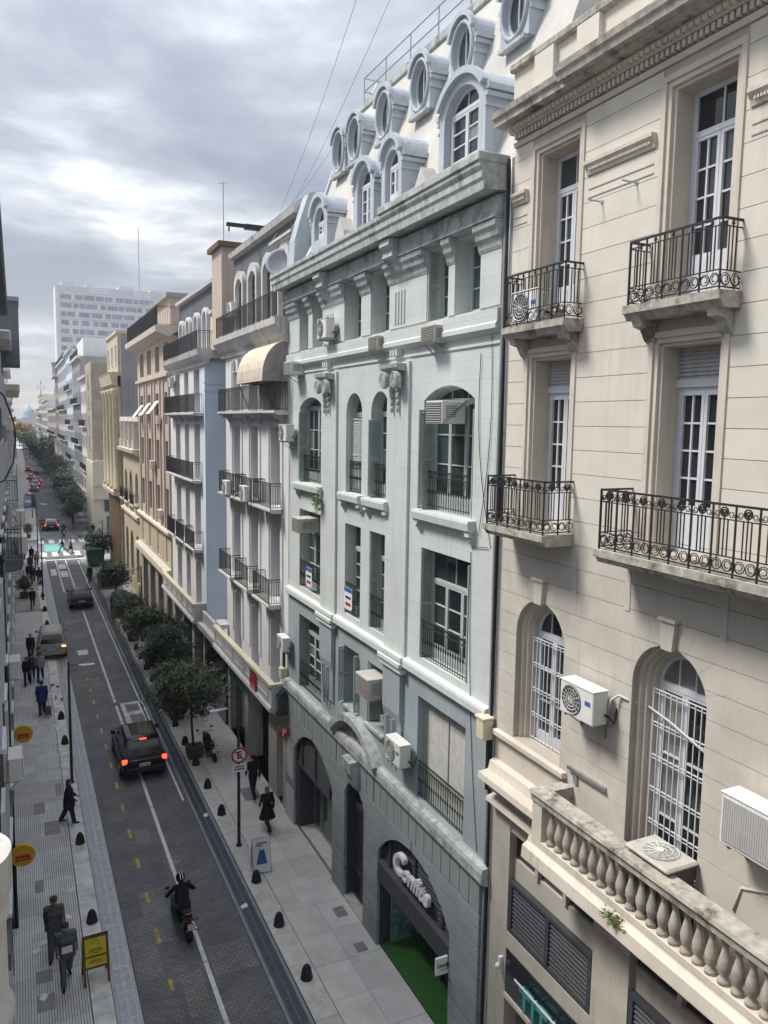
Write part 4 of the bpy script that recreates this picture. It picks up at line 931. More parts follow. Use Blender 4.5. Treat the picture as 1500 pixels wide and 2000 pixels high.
# ------------------------------------------------------------------ cream building on the right
cr_ = thing('apartment_building', 'cream stuccoed building with iron balconies and stone balustrade', 'building', (FX, 9, 0))
CY0, CY1 = 1.5, 13.36
B1, B2, B3 = (11.25, 12.77), (7.95, 9.48), (4.65, 6.18)
CT = mt['cream_trim']
oU = [Op(*b, 16.85, 20.2) for b in (B1, B2, B3)]; oM = [Op(*b, 13.05, 16.45) for b in (B1, B2, B3)]
oL = [Op(*B1, 8.66, 11.64, 'semi'), Op(*B2, 7.40, 11.64, 'semi'), Op(*B3, 7.40, 11.64, 'semi')]
allc = oU+oM+oL
wall(cr_, CY0, CY1, 7.0, 20.95, allc, FX, mt['cream_back'], .55)
core(cr_, FX+.55, 20, CY0, CY1, 7, 20.95); core(cr_, FX+.6, 20, CY0, CY1, 0, 7)
lv = [7.4]+[8.66+.4225*i for i in range(28)]
lv = [z for z in lv if z < 20.3]+[20.32]
blocks(cr_, CY0, CY1, lv, allc, FX-.022, FX-.002, lambda z: mt['cream'] if z > 12.7 else mt['cream_mid'], j=.010)  # courses under the long balcony take the cream with shade in its colour
for o in oU+oM:      # moulded architraves stepping into the reveal
    for (a, b, x0, x1) in ((0, .09, FX-.05, FX+.04), (.09, .17, FX-.01, FX+.10), (.17, .22, FX+.05, FX+.5)):
        MB().box(x0, x1, o.y1-b, o.y1-a, o.z0, o.z1-b).box(x0, x1, o.y0+a, o.y0+b, o.z0, o.z1-b).box(x0, x1, o.y0+a, o.y1-a, o.z1-b, o.z1-a).build('architrave', CT, cr_)
for o, zt in [(o, 19.42) for o in oU]+[(o, 15.55) for o in oM]:
    i = Op(o.y0+.22, o.y1-.22, o.z0, (o.z1-.22) if o in oU else 15.62)
    window(cr_, i, FX+.44, 2, 4, 2, 19.35 if o in oU else None, 'frame_white', ('glass_cool', 'glass_cool', 'glass') if o in oU else ('glass',), .62, 2, 'french_window')
    if o in oM:
        MB().box(FX+.36, FX+.46, o.y0+.22, o.y1-.22, 15.62, 15.74).build('shutter_box', mt['frame_white'], cr_); slats(cr_, o.y0+.23, o.y1-.23, 15.74, 16.24, FX+.40, mt['shutter_grey'], .062)
for o in oL:
    for (a, b, x0, x1) in ((.0, .07, FX+.10, FX+.5), (.07, .13, FX+.18, FX+.5), (.13, .19, FX+.27, FX+.5)):
        p = o.poly(16, a); q = o.poly(16, b)
        p[0] = (p[0][0], o.z0); p[1] = (p[1][0], o.z0); q[0] = (q[0][0], o.z0); q[1] = (q[1][0], o.z0)
        MB().prism(p[1:]+[p[0]]+[q[0]]+q[1:][::-1], x0, x1, 'x').build('arch_moulding', CT, cr_, recalc=True)
    i = Op(o.y0+.19, o.y1-.19, o.z0, o.z1-.19, 'semi')
    window(cr_, i, FX+.42, 1, 3, 2, None, 'frame_white', ('glass', 'glass_curtain', 'glass'), .1, 3)
    g = MB(); zb, zt = o.z0+.06, i.zs-.1; n = 9
    for k in range(n+1):
        y = i.y0+.02+(i.y1-i.y0-.04)*k/n; g.bar((FX+.26, y, zb), (FX+.26, y, zt), .010)
    nz = 4 if o.z0 > 8 else 6
    for k in range(nz+1): g.bar((FX+.27, i.y0, zb+(zt-zb)*k/nz), (FX+.27, i.y1, zb+(zt-zb)*k/nz), .013); g.bar((FX+.27, i.y0, zb+(zt-zb)*k/nz-.06), (FX+.27, i.y1, zb+(zt-zb)*k/nz-.06), .008)
    g.build('security_grille', mt['frame_white'], cr_)
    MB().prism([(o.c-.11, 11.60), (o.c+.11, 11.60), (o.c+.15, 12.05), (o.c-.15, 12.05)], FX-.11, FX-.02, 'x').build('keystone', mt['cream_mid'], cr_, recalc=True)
    MB().box(FX-.14, FX-.02, o.c-.18, o.c+.18, 12.05, 12.10).build('keystone_cap', CT, cr_)
    for a_ in (-72, -48, -24, 24, 48, 72):
        sn, cs = math.sin(rad(a_)), math.cos(rad(a_)); r0, r1 = o.hw+.02, o.hw+.42; w_ = .005
        MB().prism([(o.c+r0*sn-w_*cs, o.zs+r0*cs+w_*sn), (o.c+r0*sn+w_*cs, o.zs+r0*cs-w_*sn), (o.c+r1*sn+w_*cs, o.zs+r1*cs-w_*sn), (o.c+r1*sn-w_*cs, o.zs+r1*cs+w_*sn)], FX-.0235, FX-.02, 'x').build('voussoir_joint', mt['cream_back'], cr_, recalc=True)
MB().box(FX-.14, FX+.3, 11.02, 13.36, 8.52, 8.64).build('window_sill', CT, cr_, bevel=.015)
# pilaster panels and capital bands
for a, b in ((9.62, 11.10), (6.32, 7.80), (12.92, 13.34)):
    MB().prism([(FX-.02, 19.46), (FX-.13, 19.46), (FX-.13, 19.40), (FX-.07, 19.32), (FX-.05, 19.24), (FX-.02, 19.24)], a-.05, b+.05 if b < 13 else b, 'y').build('capital_band', CT, cr_, recalc=True)
    dentils(cr_, a, b, .05, .03, FX-.10, FX-.03, 19.30, 19.345, CT, 'egg_and_dart')
    for z in (19.02, 18.88): MB().box(FX-.035, FX-.018, a-.02, b+.02 if b < 13 else b, z-.012, z+.012).build('capital_fillet', CT, cr_)
for y in (9.62, 10.98, 6.32, 7.68):
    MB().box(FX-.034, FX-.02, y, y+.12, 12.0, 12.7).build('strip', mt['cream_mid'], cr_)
# main cornice
CC = mt['slab']
cornice(cr_, [(FX, 20.34), (FX-.05, 20.34), (FX-.08, 20.42), (FX, 20.44)], CY0, CY1, CT, 'bed_moulding')
dentils(cr_, CY0, CY1, .105, .06, FX-.14, FX, 20.45, 20.55, CT)
cornice(cr_, [(FX, 20.56), (FX-.16, 20.56), (FX-.20, 20.62), (FX-.28, 20.66), (FX, 20.66)], CY0, CY1, CT, 'egg_moulding')
dentils(cr_, CY0, CY1, .12, .085, FX-.27, FX-.1, 20.58, 20.64, CT, 'egg_and_dart')
cornice(cr_, [(FX, 20.665), (FX-.46, 20.68), (FX-.47, 20.78), (FX-.52, 20.82), (FX-.54, 20.92), (FX-.40, 20.97), (FX, 21.02)], CY0, CY1+.1, CC, 'cornice')
cornice(cr_, [(FX-.02, 20.70), (FX-.60, 20.73), (FX-.62, 20.82), (FX-.66, 20.86), (FX-.68, 20.96), (FX-.5, 21.02), (FX-.02, 21.08)], CY0, 11.35, CC, 'cornice_step')
MB().box(FX-.10, FX+.3, CY0, CY1, 21.0, 21.70).build('parapet', mt['cream'], cr_)
MB().box(FX-.2, FX+.35, CY0, CY1+.05, 21.70, 21.86).build('parapet_coping', CC, cr_, bevel=.03)
for y in (12.3, 11.1, 9.2, 7.2): MB().box(FX-.2, FX-.08, y-.28, y+.28, 21.05, 21.70).build('parapet_post', mt['cream'], cr_)
MB().box(FX+.0, FX+2.5, CY0, 10.9, 21.6, 23.2).build('roof_storey', mt['white_wall'], cr_)
# balconies
balcony(cr_, 11.10, 13.00, 16.85, .46, .22, mt['slab'], 'scroll', .95, bracket=(11.3, 12.78)); balcony(cr_, 7.80, 9.66, 16.85, .46, .22, mt['slab'], 'scroll', .95, bracket=(8.0, 9.45)); balcony(cr_, 4.5, 6.35, 16.85, .46, .22, mt['slab'], 'scroll', .95)
balcony(cr_, 11.12, 13.06, 13.06, .72, .20, mt['slab'], 'medal', .95, bracket=()); balcony(cr_, 3.0, 9.76, 13.06, .72, .22, mt['slab'], 'medal', .95)
# balustrade terrace
XB = 8.30
bl = cornice(cr_, [(FX+.3, 7.40), (XB+.06, 7.40), (XB+.02, 7.52), (XB-.02, 7.40), (XB-.13, 7.34), (XB-.15, 7.12), (XB-.06, 7.02), (XB+.1, 6.94), (FX, 6.9)], CY0, 11.18, CT, 'terrace_slab')
MB().box(XB-.02, XB+.20, CY0, 11.06, 7.44, 7.56).build('balustrade_plinth', CT, cr_, bevel=.01)
MB().prism([(XB-.05, 8.26), (XB-.05, 8.36), (XB-.09, 8.40), (XB-.07, 8.46), (XB+.25, 8.46), (XB+.27, 8.40), (XB+.23, 8.36), (XB+.23, 8.26)], CY0, 11.08, 'y').build('balustrade_rail', mt['slab'], cr_, recalc=True)
MB().box(XB-.02, XB+.20, 10.78, 11.06, 7.56, 8.26).build('balustrade_post', CT, cr_); MB().box(XB+.20, FX, 10.86, 11.04, 7.4, 8.26).build('balustrade_return', CT, cr_); MB().box(XB+.2, FX, 10.82, 11.08, 8.26, 8.45).build('balustrade_rail', mt['slab'], cr_)
bm_ = MB().lathe([(.085, 0), (.085, .06), (.05, .09), (.065, .14), (.088, .22), (.092, .28), (.07, .38), (.042, .50), (.04, .54), (.06, .58), (.06, .61), (.085, .64), (.085, .70)], (0,0,0), 12).mesh('baluster', mt['baluster'], smooth=True)
y = 10.62
while y > 2.2:
    link('baluster', bm_, cr_, (XB+.09-FX, y-9, 7.56)); y -= .222
# first floor cornice left of the terrace
cornice(cr_, [(FX, 8.50), (FX-.03, 8.48), (FX-.03, 7.98), (FX-.16, 7.94), (FX-.18, 7.84), (FX-.20, 7.76), (FX-.44, 7.74), (FX-.46, 7.62), (FX-.30, 7.50), (FX-.22, 7.44), (FX, 7.42)], 11.19, CY1+.02, CT, 'lower_cornice')
dentils(cr_, 11.2, 13.3, .07, .04, FX-.22, FX-.1, 7.36, 7.43, CT); cornice(cr_, [(FX, 7.20), (FX-.22, 7.16), (FX-.24, 7.08), (FX-.10, 7.02), (FX, 7.0)], 11.19, CY1+.02, CT, 'lower_moulding')
# ground storey
wall(cr_, CY0, CY1, 0, 7.0, [Op(10.1, 12.74, 0, 6.62), Op(6.0, 9.2, 0, 6.62)], FX, mt['cream_back'], .5, 'ground_wall')
blocks(cr_, CY0, CY1, [0, .6, 1.2, 1.75, 2.3, 2.85, 3.4, 3.95, 4.5, 5.05, 5.6, 6.15, 6.98], [Op(10.1, 12.74, 0, 6.6), Op(6.0, 9.2, 0, 6.6)], FX-.025, FX-.002, mt['cream_low'], j=.014)
for (a, b) in ((10.1, 12.74), (6.0, 9.2)):
    w = (b-a)
    MB().box(FX+.10, FX+.2, a, b, 5.5, 6.02).build('spandrel', mt['cream_low'], cr_); MB().box(FX+.08, FX+.2, a, b, 6.58, 6.66).build('lintel', mt['cream_low'], cr_)
    for k in range(3):
        y0 = a+w*k/3; MB().box(FX+.05, FX+.2, y0, y0+.10, 6.0, 6.6).build('mullion', mt['cream_low'], cr_)
        wn = MB().box(FX+.16, FX+.2, y0+.1, a+w*(k+1)/3, 6.02, 6.08).box(FX+.16, FX+.2, y0+.1, a+w*(k+1)/3, 6.54, 6.6).box(FX+.16, FX+.2, y0+.1, y0+.14, 6.07, 6.55).box(FX+.16, FX+.2, a+w*(k+1)/3-.04, a+w*(k+1)/3, 6.07, 6.55).build('transom_window', mt['louver'], cr_); pane(wn, y0+.1, a+w*(k+1)/3, 6.08, 6.54, FX+.18, mt['glass'])
    lb = MB().box(FX-.02, FX+.1, a+.02, a+.12, 4.52, 5.56).box(FX-.02, FX+.1, b-.12, b-.02, 4.52, 5.56).box(FX-.02, FX+.1, (a+b)/2-.05, (a+b)/2+.05, 4.52, 5.5).box(FX-.03, FX+.12, a+.02, b-.02, 5.5, 5.58).box(FX-.02, FX+.1, a+.02, b-.02, 4.44, 4.52).build('louvre_frame', mt['louver'], cr_)
    for (p, q) in ((a+.13, (a+b)/2-.06), ((a+b)/2+.06, b-.13)): slats(lb, p, q, 4.54, 5.48, FX+.04, mt['louver'], .088, dep=.08)
    MB().box(FX+.12, FX+.16, a, b, 4.4, 5.6).build('louvre_back', mt['dark'], cr_)
    MB().box(FX-.03, FX+.2, a, b, 4.06, 4.42).build('fascia', mt['cream_low'], cr_)
    MB().box(FX-.02, FX+.2, a, b, 3.05, 4.04).build('signboard', mt['glass'], cr_)
    MB().box(FX+.3, FX+.4, a, b, 0, 3.05).build('shopfront', mt['glass_green'], cr_); MB().box(FX-.06, FX+.3, a, b, 2.95, 3.05).build('shopfront_rail', CT, cr_)
ts = thing('shop_sign', 'teal block lettering standing off a black shop fascia', 'sign', (FX-.1, 11.6, 3.2))
lettering(ts, 'TITI', .62, mt['teal'], (FX-.14, 11.45, 3.46), FACE_STREET, .06, 0, .01, 1.05); MB().box(FX-.22, FX-.20, 10.75, 12.15, 3.76, 3.80).build('light_strip', mt['white'], ts); MB().bar((FX-.2, 11.0, 3.7), (FX-.02, 11.0, 3.7), .02).bar((FX-.2, 11.9, 3.7), (FX-.02, 11.9, 3.7), .02).build('bracket', mt['pole'], ts)
sc = thing('security_camera', 'small white security camera beside the black fascia', 'camera', (FX-.03, 12.85, 3.55)); MB().box(FX-.12, FX-.02, 12.82, 12.9, 3.62, 3.78).build('mount', mt['white'], sc, bevel=.01); MB().ball((FX-.14, 12.86, 3.58), .06).build('dome', mt['white'], sc, smooth=True)
# units and fittings
ac_split((FX-.02, 10.35, 9.98), 'white split air conditioner between the two arched grilled windows', .88, .58, .32)
ac_split((FX-.02, 6.75, 9.35), 'white coil-backed air conditioner at the right edge of the facade', .95, .72, .34, coil=True, logo=None)
t = thing('terrace_air_conditioner', 'square air conditioner with round top fan behind the balustrade', 'air conditioner', (8.72, 8.35, 7.42))
MB().box(8.42, 8.98, 7.95, 8.75, 7.45, 8.50).build('case', mt['ac_dark'], t, bevel=.02); MB().box(8.36, 9.0, 7.90, 8.80, 8.50, 8.58).build('lid', mt['ac_beige'], t, bevel=.03)
mb = MB(); c = (8.67, 8.35, 8.585); mb.lathe([(.26, 0), (.26, .006), (.001, .006)], c, 24); mb.build('fan_opening', M('grey green mesh', (.30,.31,.28), .7, .1, 8, 0), t)
mb = MB()
for k in range(12): a = PI*2*k/12; mb.bar((c[0]+.04*math.cos(a), c[1]+.04*math.sin(a), c[2]+.02), (c[0]+.27*math.cos(a), c[1]+.27*math.sin(a), c[2]+.012), .006, 3)
for q in (.09, .18, .27): mb.ring((c[0], c[1], c[2]+.014), q, .006, 'z', 20, 3)
mb.lathe([(.05, .01), (.05, .03), (.001, .035)], c, 10); mb.build('fan_guard', mt['ac_white'], t)
t = thing('conduit', 'pale conduit looping from air conditioner across the arched reveal', 'conduit', (FX-.05, 9.8, 10)); MB().tube([(FX-.12, 9.92, 10.1), (FX-.14, 9.82, 10.45), (FX-.06, 9.72, 10.55), (FX-.03, 9.55, 10.52), (FX+.22, 9.4, 10.46), (FX+.24, 8.9, 10.35), (FX+.24, 8.4, 10.2), (FX+.22, 8.1, 10.12)], .022, 6).build('pipe', mt['cable_white'], t, smooth=True)
t = thing('conduit', 'pale conduit bending along the wall below the right air conditioner', 'conduit', (FX-.03, 7, 9)); MB().tube([(FX-.1, 6.2, 9.3), (FX-.04, 6.35, 8.95), (FX-.03, 6.9, 8.7), (FX-.03, 7.15, 8.6), (FX-.03, 7.25, 8.2)], .02, 6).build('pipe', mt['cable_white'], t, smooth=True)
t = thing('old_bracket', 'rusty metal rail left on the wall above the balustrade corner', 'bracket', (FX, 10.6, 8.6)); MB().box(FX-.09, FX-.02, 9.95, 10.95, 8.76, 8.82).build('rail', mt['steel'], t); MB().box(FX-.06, FX-.02, 10.7, 10.8, 8.55, 8.76).build('foot', mt['steel'], t)
for i, (y, z) in enumerate(((10.75, 18.72), (9.95, 18.82))):
    t = thing('wall_spike', ('left' if i == 0 else 'right')+' of two short metal spikes on the wall between top balconies', 'spike', (FX, y, z)); MB().bar((FX-.02, y, z), (FX-.28, y+.05, z+.02), .014, 5).build('rod', mt['steel'], t); MB().box(FX-.03, FX-.02, y-.03, y+.03, z-.03, z+.03).build('plate', mt['steel'], t)
ac_split((FX-.02, 12.35, 16.88), 'air conditioner standing behind the railing of the far top balcony', .8, .58, .28)
t = thing('flowerpot', 'small cream pot standing on the far top balcony slab', 'pot', (8.72, 11.55, 16.85)); MB().lathe([(.07, 0), (.10, .16), (.11, .18), (.09, .17), (.001, .15)], (8.72, 11.45, 16.85), 12).build('pot', CT, t, smooth=True); MB().lathe([(.085, .155), (.001, .165)], (8.72, 11.45, 16.85), 10).build('soil', mt['wood'], t)
t = thing('cornice_weeds', 'tuft of dry weeds growing on the terrace slab edge', 'plant', (8.2, 8.9, 7.3)); mb = MB(); random.seed(11)
for k in range(130):
    c = Vector((8.17+random.gauss(0, .05), 8.75+random.gauss(0, .10), 7.34+abs(random.gauss(0, .05)))); a = Vector((random.gauss(0, .6)-.3, random.gauss(0, 1), random.gauss(.3, .8))).normalized()*.055; b = a.orthogonal().normalized()*.014
    mb.add([tuple(c-a), tuple(c+b), tuple(c+a), tuple(c-b)], [(0,1,2,3)])
mb.build('foliage', mt['moss'], t); MB().ball((8.18, 8.75, 7.34), .06, .1, .03, 8, 5).build('root_clump', mt['moss'], t)
# ------------------------------------------------------------------ white and blue wings
def wing(root, y0, y1, bays, wall_m, ztop_ops, cols, side_lo=None):
    ops = []
    for a, b in bays:
        ops += [Op(a, b, 4.2, 7.2, .25), Op(a, b, 8.02, 11.08), Op(a, b, 11.72, 14.78), Op(a, b, 15.42, 17.75)]
    wall(root, y0, y1, 4.0, 18.0, ops, FX, wall_m, .5)
    for i, o in enumerate(ops):
        window(root, o, FX+.40, 1, 3, 2, o.z1-.75 if not o.rise else None, cols, ('glass_curtain', 'glass_cool', 'glass', 'glass_curtain'), .5, 1, 'french_window', mb_=.035)
    return ops
wb = thing('apartment_building', 'white apartment house with iron balconies and slate attic', 'building', (FX, 32, 0))
WY0, WY1 = 27.46, 36.9
WB = ((28.45, 29.75), (31.42, 32.62), (34.25, 35.55))
wing(wb, WY0, WY1, WB, mt['white_wall'], 18, 'frame_white')
core(wb, FX+.5, 20, WY0, WY1, 4.0, 18.8)
for a, b in WB:
    for y in (a-.22, b+.22): MB().box(FX-.05, FX+.0, y-.13, y+.13, 5.2, 17.6).build('pilaster_strip', mt['white_wall'], wb)
WT = mt['white_trim']
# balconies: three small on storeys 2 and 3, one long on storey 4, the roof terrace
for (a, b) in ((28.25, 30.55), (31.35, 33.50), (34.15, 36.40)): balcony(wb, a, b, 8.0, .56, .16, WT, 'plain', .98, bracket=(a+.5, b-.5))
for (a, b) in ((28.10, 30.55), (30.75, 33.45), (33.62, 36.40)): balcony(wb, a, b, 11.70, .54, .15, WT, 'plain', .98)
balcony(wb, 27.5, 36.4, 15.40, .54, .16, WT, 'plain', 1.0, bracket=(28.1, 30.1, 31.1, 32.95, 33.9, 35.9))
cornice(wb, [(FX, 17.85), (FX-.12, 17.87), (FX-.14, 18.05), (FX-.30, 18.15), (FX-.46, 18.40), (FX-.52, 18.48), (FX-.54, 18.72), (FX-.40, 18.76), (FX+.6, 18.80)], WY0, WY1+.3, WT, 'cornice')
mb = MB(); rail_panel(mb, (FX-.42, WY0+.1), (FX-.42, WY1), 18.76, .92, 'plain'); rail_panel(mb, (FX-.42, WY1), (FX+.6, WY1), 18.76, .92, 'plain'); mb.build('terrace_railing', mt['iron'], wb)
# slate attic with pedimented windows
aw = [Op(c-.55, c+.55, 18.85, 21.3, .3) for c in (28.9, 31.0, 33.2, 35.4)]
wall(wb, WY0, WY1, 18.8, 22.5, aw, FX+.42, mt['slate_y'], .4, 'attic_wall')
core(wb, FX+.82, 20, WY0, WY1, 18.8, 22.7)
for o in aw:
    window(wb, o, FX+.62, 1, 3, 2, None, 'frame_white', ('glass_curtain', 'glass'), .4, 1)
    p = Op(o.y0-.2, o.y1+.2, 18.85, 21.65, .5).poly(12); q = o.poly(12); MB().prism(p[1:]+[p[0], q[0]]+q[1:][::-1], FX+.22, FX+.42, 'x').build('dormer_surround', WT, wb, recalc=True)
cornice(wb, [(FX+.45, 22.35), (FX+.2, 22.42), (FX+.15, 22.62), (FX+.6, 22.72), (FX+.9, 22.70)], WY0, WY1, mt['white_trim'], 'eaves'); MB().box(FX+.5, 15, WY0, WY1, 22.7, 22.95).build('roof', mt['roof'], wb)
MB().box(FX+.1, FX+.18, 27.6, 30.3, 21.75, 21.85).bar((FX+.14, 27.7, 21.8), (FX+.5, 27.7, 22.4), .03).bar((FX+.14, 30.2, 21.8), (FX+.5, 30.2, 22.4), .03).build('awning_rail', WT, wb)
# ground storey: parapet on brackets, shop fronts
def ground(root, y0, y1, openings, returns):
    pr = [(FX, 5.02), (8.45, 5.02), (8.45, 5.06), (8.33, 5.06), (8.30, 5.12), (8.30, 5.18), (8.47, 5.18), (8.50, 5.09), (FX, 5.09)]
    par = MB().prism([(FX, 4.30), (8.36, 4.30), (8.36, 5.06), (8.46, 5.06), (8.46, 4.45), (FX, 4.45)], y0+.12, y1, 'y').build('parapet', mt['white_trim'], root, recalc=True)
    MB().box(8.36, FX, y0, y0+.12, 4.30, 5.06).build('parapet_end', mt['white_trim'], root)
    cop = MB().box(8.28, 8.52, y0-.05, y1, 5.06, 5.18).box(8.52, FX, y0-.05, y0+.16, 5.06, 5.18).build('parapet_coping', mt['yellow_wall'], root)
    cornice(root, [(FX, 4.30), (8.34, 4.30), (8.28, 4.24), (8.26, 4.12), (8.40, 4.05), (8.6, 4.0), (FX, 3.95)], y0-.02, y1, mt['white_trim'], 'parapet_moulding')
    n = max(2, round((y1-y0)/1.8)); w = (y1-y0-.4)/n
    for i in range(n):
        a = y0+.25+w*i
        for z0, z1, ya, yb in ((4.52, 4.57, a+.15, a+w-.15), (4.88, 4.93, a+.15, a+w-.15), (4.57, 4.88, a+.15, a+.20), (4.57, 4.88, a+w-.20, a+w-.15)): MB().box(8.335, 8.36, ya, yb, z0, z1).build('panel_moulding', mt['white_trim'], root)
    wall(root, y0, y1, 0, 4.0, openings, FX, mt['white_trim'], .6, 'ground_wall')
    core(root, FX+1.6, 20, y0, y1, 0, 4.0, mt['dark']); MB().box(FX+.6, FX+1.6, y0, y1, 3.5, 3.99).box(FX+.6, FX+1.6, y0, y0+.4, 0, 3.5).box(FX+.6, FX+1.6, y1-.4, y1, 0, 3.5).build('inner_wall', mt['party'], root)
go = [Op(27.95, 28.75, 0, 3.3, .4), Op(29.9, 32.9, 0, 3.7), Op(33.6, 36.5, 0, 3.6)]
ground(wb, WY0, WY1, go, None)
blocks(wb, WY0, 29.85, [0, .7, 1.15, 1.6, 2.05, 2.5, 2.95, 3.4, 3.95], [go[0]], FX-.06, FX-.002, mt['cream_low'], j=.025); blocks(wb, 32.95, 33.55, [0, .7, 1.15, 1.6, 2.05, 2.5, 2.95, 3.4, 3.95], [], FX-.06, FX-.002, mt['cream_low'], j=.025)
MB().box(FX+.4, FX+.45, 27.95, 28.75, 0, 3.3).build('door', mt['dark'], wb)
sf = MB().box(FX+.7, FX+.78, 29.9, 30.0, 0, 3.6).box(FX+.7, FX+.78, 31.4, 31.5, 0, 3.6).box(FX+.7, FX+.78, 32.8, 32.9, 0, 3.6).box(FX+.7, FX+.78, 30.0, 32.8, 2.9, 3.0).build('shop_window', mt['louver'], wb)
pane(sf, 30.0, 31.4, .1, 2.9, FX+.74, M('shop display behind glass', (.10,.065,.03), .1, .6, 2.2, 0, spec=.6, patch=.8, patchcol=(.02,.03,.015))); pane(sf, 31.5, 32.8, .1, 2.9, FX+.74, mt['glass'])
MB().box(FX+.3, FX+.36, 33.6, 36.5, 0, 2.6).build('shopfront', mt['glass'], wb); MB().box(FX-.05, FX+.3, 33.55, 36.5, 2.7, 3.3).build('shop_fascia', M('teal fascia', (.10,.18,.22), .5, .1, 2, 0), wb)
ban = thing('red_banner', 'red cloth banner hung on the white parapet', 'banner', (8.30, 29.9, 4.0)); MB().box(8.29, 8.31, 29.35, 30.25, 4.05, 4.98).build('cloth', mt['red'], ban); MB().prism([(29.45, 4.12), (30.15, 4.12), (30.15, 4.42), (29.8, 4.5), (29.45, 4.40)], 8.283, 8.289, 'x').build('pale_print', M('faded pink print', (.55,.22,.22), .7, .2, 6, 0), ban, recalc=True); MB().bar((8.28, 29.3, 4.98), (8.28, 30.3, 4.98), .015).build('rod', mt['pole'], ban)
# round clock-like ornament at the court
ro = thing('round_ornament', 'large round stone ornament standing on the parapet by the court', 'ornament', (8.9, 37.1, 5.1)); MB().lathe([(.95, -.12), (1.0, -.05), (1.0, .05), (.8, .10), (.78, .04), (.3, .04), (.28, .1), (.001, .1)], (0,0,0), 26, 'x').build('disc', mt['white_trim'], ro)
for ch in ro.children: ch.data.transform(Matrix.Translation((8.9, 37.1, 5.1)) @ Matrix.Translation((0, .05, 1.0)) @ Matrix.Rotation(PI, 4, 'Z') @ Matrix.Scale(1, 4)); ch.data.transform(Matrix.Translation((-8.9, -37.1, -5.1)))
mb = MB(); mb.box(8.6, 9.1, 36.6, 37.7, 5.0, 5.2); mb.build('base', mt['white_trim'], ro)
# court between the wings
wb2 = MB().box(FX+3.5, FX+3.6, WY1, 41.4, 0, 18).build('court_wall', mt['blue_wall'], wb)
MB().box(8.5, FX+3.5, WY1, 41.6, 3.9, 4.2).build('court_roof', mt['white_trim'], wb); MB().box(8.9, 9.3, WY1, 41.6, 0, 3.9).build('court_shopfront', mt['glass'], wb); MB().box(8.75, 8.9, WY1+.2, 41.5, 4.2, 4.8).build('court_parapet', mt['white_trim'], wb)
bb = thing('apartment_building', 'powder blue apartment wing with blank side wall and slate mansard', 'building', (FX, 46.5, 0))
BY0, BY1 = 41.4, 51.62
BBY = ((42.75, 44.25), (45.72, 46.95), (48.35, 49.8))
wing(bb, BY0, BY1, BBY, mt['white_wall'], 18, 'frame_white')
core(bb, FX+.5, 20, BY0+.03, BY1, 0, 18.6); MB().box(FX+.01, 18, BY0-.03, BY0+.03, 0, 18.1).build('blue_side_wall', mt['blue_wall'], bb); MB().box(FX-.02, FX+.0, BY0-.03, BY0+.7, 4.2, 17.9).build('corner_pier', mt['blue_wall'], bb)
for z in (16.95, 16.55): MB().box(FX-.06, 18, BY0-.07, BY0-.03, z-.05, z+.05).build('side_string', mt['blue_wall'], bb)
balcony(bb, 41.75, 50.9, 15.38, .54, .16, WT, 'plain', 1.0, bracket=(43.5, 45.5, 47.5, 49.5)); balcony(bb, 42.3, 50.7, 11.75, .54, .15, WT, 'plain', .98)
for (a, b) in ((42.2, 44.9), (45.2, 47.7), (48.0, 50.7)): balcony(bb, a, b, 8.0, .54, .16, WT, 'plain', .98)
cornice(bb, [(FX, 17.85), (FX-.12, 17.87), (FX-.14, 18.05), (FX-.30, 18.15), (FX-.44, 18.36), (FX-.50, 18.60), (FX-.40, 18.64), (FX+.6, 18.66)], BY0-.35, BY1, WT, 'cornice'); dentils(bb, FX, FX+1.4, .12, .07, 0, 0, 0, 0, WT)
MB().box(FX-.3, FX+2.4, BY0-.36, BY0, 18.2, 18.62).build('side_cornice', WT, bb, bevel=.03); mb = MB()
for k in range(18): mb.box(FX-.1+.13*k, FX-.03+.13*k, BY0-.16, BY0-.03, 18.02, 18.18)
mb.build('side_dentils', WT, bb)
mb = MB(); rail_panel(mb, (FX-.38, BY0), (FX-.38, BY1), 18.64, .98, 'plain'); rail_panel(mb, (FX-.38, BY0), (FX+.8, BY0), 18.64, .98, 'plain'); mb.build('terrace_railing', mt['iron'], bb)
aw = [Op(c-.5, c+.5, 18.75, 20.9, 'semi') for c in (43.6, 45.9, 48.2, 50.3)]
wall(bb, BY0+.6, BY1, 18.66, 22.1, aw, FX+.65, mt['slate_y'], .4, 'attic_wall'); core(bb, FX+1.05, 20, BY0+.6, BY1, 18.6, 22.1)
for o in aw:
    window(bb, o, FX+.85, 1, 3, 2, None, 'frame_white', ('glass_curtain', 'glass'), .4, 1); p = Op(o.y0-.16, o.y1+.16, 18.75, 21.1, .62).poly(12); q = o.poly(12); MB().prism(p[1:]+[p[0], q[0]]+q[1:][::-1], FX+.45, FX+.65, 'x').build('dormer_surround', mt['white_wall'], bb, recalc=True)
MB().box(FX+.45, FX+2.2, BY0-.02, BY0+.6, 18.66, 20.55).build('end_pier', mt['yellow_wall'], bb); MB().box(FX+.35, FX+2.3, BY0-.12, BY0+.65, 20.5, 20.72).build('end_cap', WT, bb, bevel=.03)
MB().prism([(FX+.55, 20.7), (FX+.75, 22.2), (FX+2.4, 22.2), (FX+2.4, 20.7)], BY0+.0, BY0+.62, 'y').build('slate_turret', mt['slate'], bb, recalc=True); cornice(bb, [(FX+.9, 22.05), (FX+.4, 22.12), (FX+.38, 22.3), (FX+1, 22.4)], BY0-.1, BY1, WT, 'eaves'); MB().box(FX+.9, 15, BY0, BY1, 22.1, 22.45).build('roof', mt['roof'], bb)
